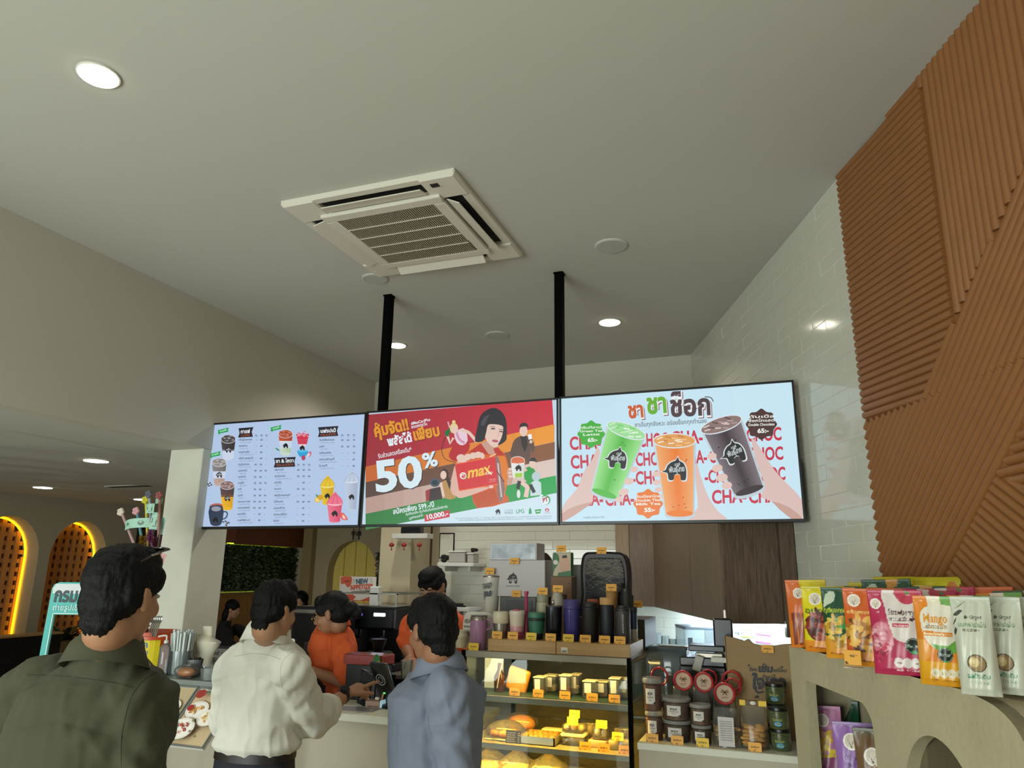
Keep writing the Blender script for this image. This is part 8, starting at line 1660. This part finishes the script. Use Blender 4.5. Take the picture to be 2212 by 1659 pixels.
# stools for the seated
for P_, lab in ((p6, 'low dark stool under the customer in black'), (p7, 'low dark stool under the long-haired customer'), (p8, 'low dark stool under the customer in the patterned top')):
    st = thing('stool', lab, 'stool', (P_.location.x, P_.location.y, 0)); MB().lathe([(.17, .27), (.18, .28), (.18, .32), (.16, .325)], seg=18).build('seat', BLK, st, smooth=True)
    for k in range(4): a_ = pi/4+k*pi/2; MB().tube([(.12*cos(a_),   .12*sin(a_), .28), (.16*cos(a_), .16*sin(a_), 0)], .012, 8).build('leg', BLK, st)
# ================================================================ things at the till
O_ = mat('machine_black')
def at1(px, py, z=1.0): return atZ(px, py, z)
P = atY(842, 1480, 3.68); t = thing('pos_terminal', 'black customer terminal with a ring mark and green light on the counter', 'terminal', (P.x, 3.70, 1.0), -.25)
M0 = Matrix.Rotation(.45, 4, 'X'); MB(M0 @ Matrix.Translation((0, -.0, .0))).box(-.062, .062, -.014, .014, .03, .255, b=.012, seg=2).build('body', O_, t, smooth=True); MB().box(-.05, .05, -.07, .10, 0, .02, b=.006).box(-.02, .02, -.02, .03, .02, .08).build('foot', O_, t)
m = MB(M0); m.tube([(.0+.030*cos(2*pi*k/24), -.0155, .165+.030*sin(2*pi*k/24)) for k in range(24)], .0022, 6, closed=True).tube([(.016*cos(2*pi*k/24), -.0155, .165+.016*sin(2*pi*k/24)) for k in range(24)], .0016, 6, closed=True).build('ring_mark', mat('grey_mark', '#8d8d8a', .5), t); MB(M0).box(-.006, .006, -.0165, -.014, .085, .092, b=.001).build('green_light', mat('green_glow'), t)
t = thing('sticker_flag', 'round green sticker card standing at the left of the black terminal', 'sticker', (atY(812, 1450, 3.74).x, 3.74, 1.0)); zc = atY(812, 1434, 3.74).z-1.0
MB(Matrix.Translation((0, 0, zc)) @ Matrix.Rotation(-.5, 4, 'Z')).prism([(.036*cos(2*pi*k/24), 0, .05*sin(2*pi*k/24)) for k in range(24)], (0, .003, 0)).build('card', mat('sticker_green', '#2f6a38', .4), t); MB().tube([(0, .003, 0), (0, .003, zc)], .003, 6).build('stem', BLK, t)
a = Art(lambda u, v, h: Matrix.Translation((0, 0, zc)) @ Matrix.Rotation(-.5, 4, 'Z') @ Vector((u, -.0006-h, v)), eps=.0003); a.poly([(-.02, -.01), (.03, .02), (.03, .012), (-.015, -.02)], '#c98a2c'); a.text('PT max', (-.02, .004), (.026, .016), .014, '#c9b84a', .03); a.done('print', PRINT, t)
A, B = atY(742, 1440, 3.79), atY(828, 1440, 3.79); t = thing('till_box', 'red-topped acrylic box tilted on the back of the counter beside the terminal', 'box', ((A.x+B.x)/2, 3.83, 1.0)); w = (B.x-A.x)/2; zt = atY(785, 1414, 3.79).z-1.0
RA = mat('red_acrylic', '#7d2c26', .2, coat=.4); MB().box(-w, w, -.05, .09, zt-.055, zt, b=.006).build('top', RA, t); MB().box(-w+.01, w-.01, -.03, .08, 0, zt-.055, b=.004).build('body', O_, t); MB().box(-w+.015, -w+.05, -.045, -.02, zt, zt+.002).build('label', mat('dark_label', '#1c1a14', .5), t)
t = thing('phone', 'black smartphone held upright on the counter at the tip of the pointing finger', 'phone', (atY(786, 1480, 3.66).x, 3.66, 1.0), -.1); zc = atY(795, 1442, 3.66).z-1.0; Mp = Matrix.Rotation(.30, 4, 'X') @ Matrix.Rotation(.30, 4, 'Y'); MB(Mp).box(-.040, .040, -.005, .005, .002, zc+.01, b=.004, seg=2).build('body', O_, t, smooth=True); MB(Mp).box(-.035, .035, -.0056, -.0048, .01, zc).build('screen', mat('phone_screen', '#10141d', .12), t); MB(Mp).ball((-.012, -.006, zc-.006), (.002, .001, .002), 8, 6).build('camera', mat('grey_mark'), t)
# light wooden card stand with the open frame
P0 = atZ(812, 1528, 1.0); t = thing('card_stand', 'pinkish desk stand with an open slanted frame beside the blue-grey shirt', 'stand', (P0.x+.005, P0.y-.015, 1.0), .05); PK = mat('pinkish_stand', '#8f7468', .5)
MB().box(-.05, .035, -.022, .04, 0, .036, b=.003).build('base', PK, t); m = MB(Matrix.Translation((0, .0, .034)) @ Matrix.Rotation(-.45, 4, 'X'))
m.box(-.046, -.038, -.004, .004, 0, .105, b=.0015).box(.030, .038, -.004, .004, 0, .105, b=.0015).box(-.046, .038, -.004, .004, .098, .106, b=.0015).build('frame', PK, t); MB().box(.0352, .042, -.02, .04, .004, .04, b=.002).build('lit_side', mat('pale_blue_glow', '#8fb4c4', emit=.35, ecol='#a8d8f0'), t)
a = Art(lambda u, v, h: Vector((u, -.0222-h, v)), eps=.0003); a.text('พันธุ์ไทย CARD', (-.034, .014), (.026, .014), .011, '#3a2a26', .02); a.done('print', PRINT, t); MB().box(-.012, .012, .012, .03, .036, .05, b=.003).build('card_slot', CARD, t)
P0 = atZ(742, 1532, 1.002); t = thing('paper_sheet', 'printed sheet lying on the counter under the pointing hand', 'paper', (P0.x+.02, P0.y+.03, 1.0005)); MB(Matrix.Rotation(.12, 4, 'Z')).box(-.15, .15, -.055, .07, 0, .0012).build('sheet', mat('sheet_grey', '#8d8a8e', .6), t)
a = Art(lambda u, v, h: Matrix.Rotation(.12, 4, 'Z') @ Vector((u, v, .0015+h)), eps=.0002)
for i in range(5): a.text('รายการสั่งซื้อ โปรโมชั่นประจำเดือน', (-.14, .05-i*.02), (.13-.03*(i % 2), .05-i*.02), .014, '#3c3844', .01, up=False)
a.done('print', PRINT, t)
# small bottles in front of the white shirt's face, cup by the second worker
t = thing('clear_cup', 'clear plastic cup held up at the edge of the blue-grey shirt', 'cup', atS(878, 1446, 4.3)); MB().lathe([(.026, -.05), (.028, -.048), (.038, .05), (.036, .05), (.026, -.045)], seg=16).build('cup', CLP, t, smooth=True)
# block of tan card at the left end of the case
A = atY(977, 1425, 3.36); t = thing('tan_card', 'tan notice card at the left corner of the glass case', 'card', (A.x, 3.37, 1.0)); MB().box(-.028, .034, 0, .006, 0, atY(977, 1407, 3.37).z-1.0, b=.001).build('card', mat('tan_card', '#a8845a', .6), t)
# ================================================================ teal frame sign at the left
SF = 2.35; TEAL = mat('teal_board', '#3f9d97', .5); TL_, TR_ = atS(117, 1257, SF), atS(212, 1261, SF); BL_ = atS(88, 1412, SF)
dx_ = (TR_-TL_); dx_.z = 0; wl = .27; dx_ = dx_.normalized()
dn = Vector((BL_.x-TL_.x, BL_.y-TL_.y, BL_.z-TL_.z)).normalized(); t = thing('photo_frame_sign', 'teal cardboard photo frame with Thai lettering, partly hidden behind the olive-shirted man\'s head', 'sign', TL_)
nn_ = dx_.cross(dn).normalized(); hh_ = (BL_-TL_).length+.22; F_ = lambda u, v, h=0: dx_*u+dn*v-nn_*h*(1 if nn_.dot(F3) > 0 else -1)
sgn = -1 if nn_.dot(F3) > 0 else 1
out = [(.02, 0), (wl-.02, 0), (wl, .02), (wl, hh_), (0, hh_), (0, .02), (.006, .006)]; hole = [(.024, .105), (wl-.13, .105), (wl-.14, .18), (wl-.17, hh_-.03), (.024, hh_-.03)]
mb = MB(); P_ = [Vector((a_, b_, 0)) for a_, b_ in out+hole]; tri = tessellate_polygon([[Vector((a_, b_, 0)) for a_, b_ in out], [Vector((a_, b_, 0)) for a_, b_ in hole]]); n_ = len(P_)
vs = [F_(p.x, p.y, 0) for p in P_]+[F_(p.x, p.y, .006) for p in P_]; fs = [tuple(q) for q in tri]+[tuple(i+n_ for i in q[::-1]) for q in tri]; o_ = 0
for Lp in (out, hole): m_ = len(Lp); fs += [(o_+i, o_+(i+1) % m_, o_+(i+1) % m_+n_, o_+i+n_) for i in range(m_)]; o_ += m_
mb.add(vs, fs).build('board', TEAL, t)
a = Art(lambda u, v, h: F_(u, v, .006+h), eps=.0004); a.poly([(.012, .004), (wl-.02, .004), (wl-.01, .02), (wl-.01, .036), (.006, .036), (.004, .02)], '#b9bec0'); a.text('กรม..ที่จอดรถ', (.012, .062), (.26, .062), .062, '#2a3638', .04); a.text('ถ่ายรูปเช็คอินที่นี่ลุ้นรางวัล', (.015, .090), (.25, .090), .024, '#a9c9c6', .02); a.line([(.02, .101), (wl-.125, .101), (wl-.135, .18)], .003, '#b9cfcc'); a.line([(.02, .101), (.02, hh_-.03)], .003, '#b9cfcc'); a.done('lettering', PRINT, t)
MB().tube([F_(.2, .2, -.01), Vector((F_(.2, .2, -.01).x, F_(.2, .2, -.01).y+.0, -TL_.z))], .012, 8).tube([F_(.06, .3, -.01), Vector((F_(.06, .3, -.01).x, F_(.06, .3, -.01).y, -TL_.z))], .012, 8).build('stand', BLK, t)
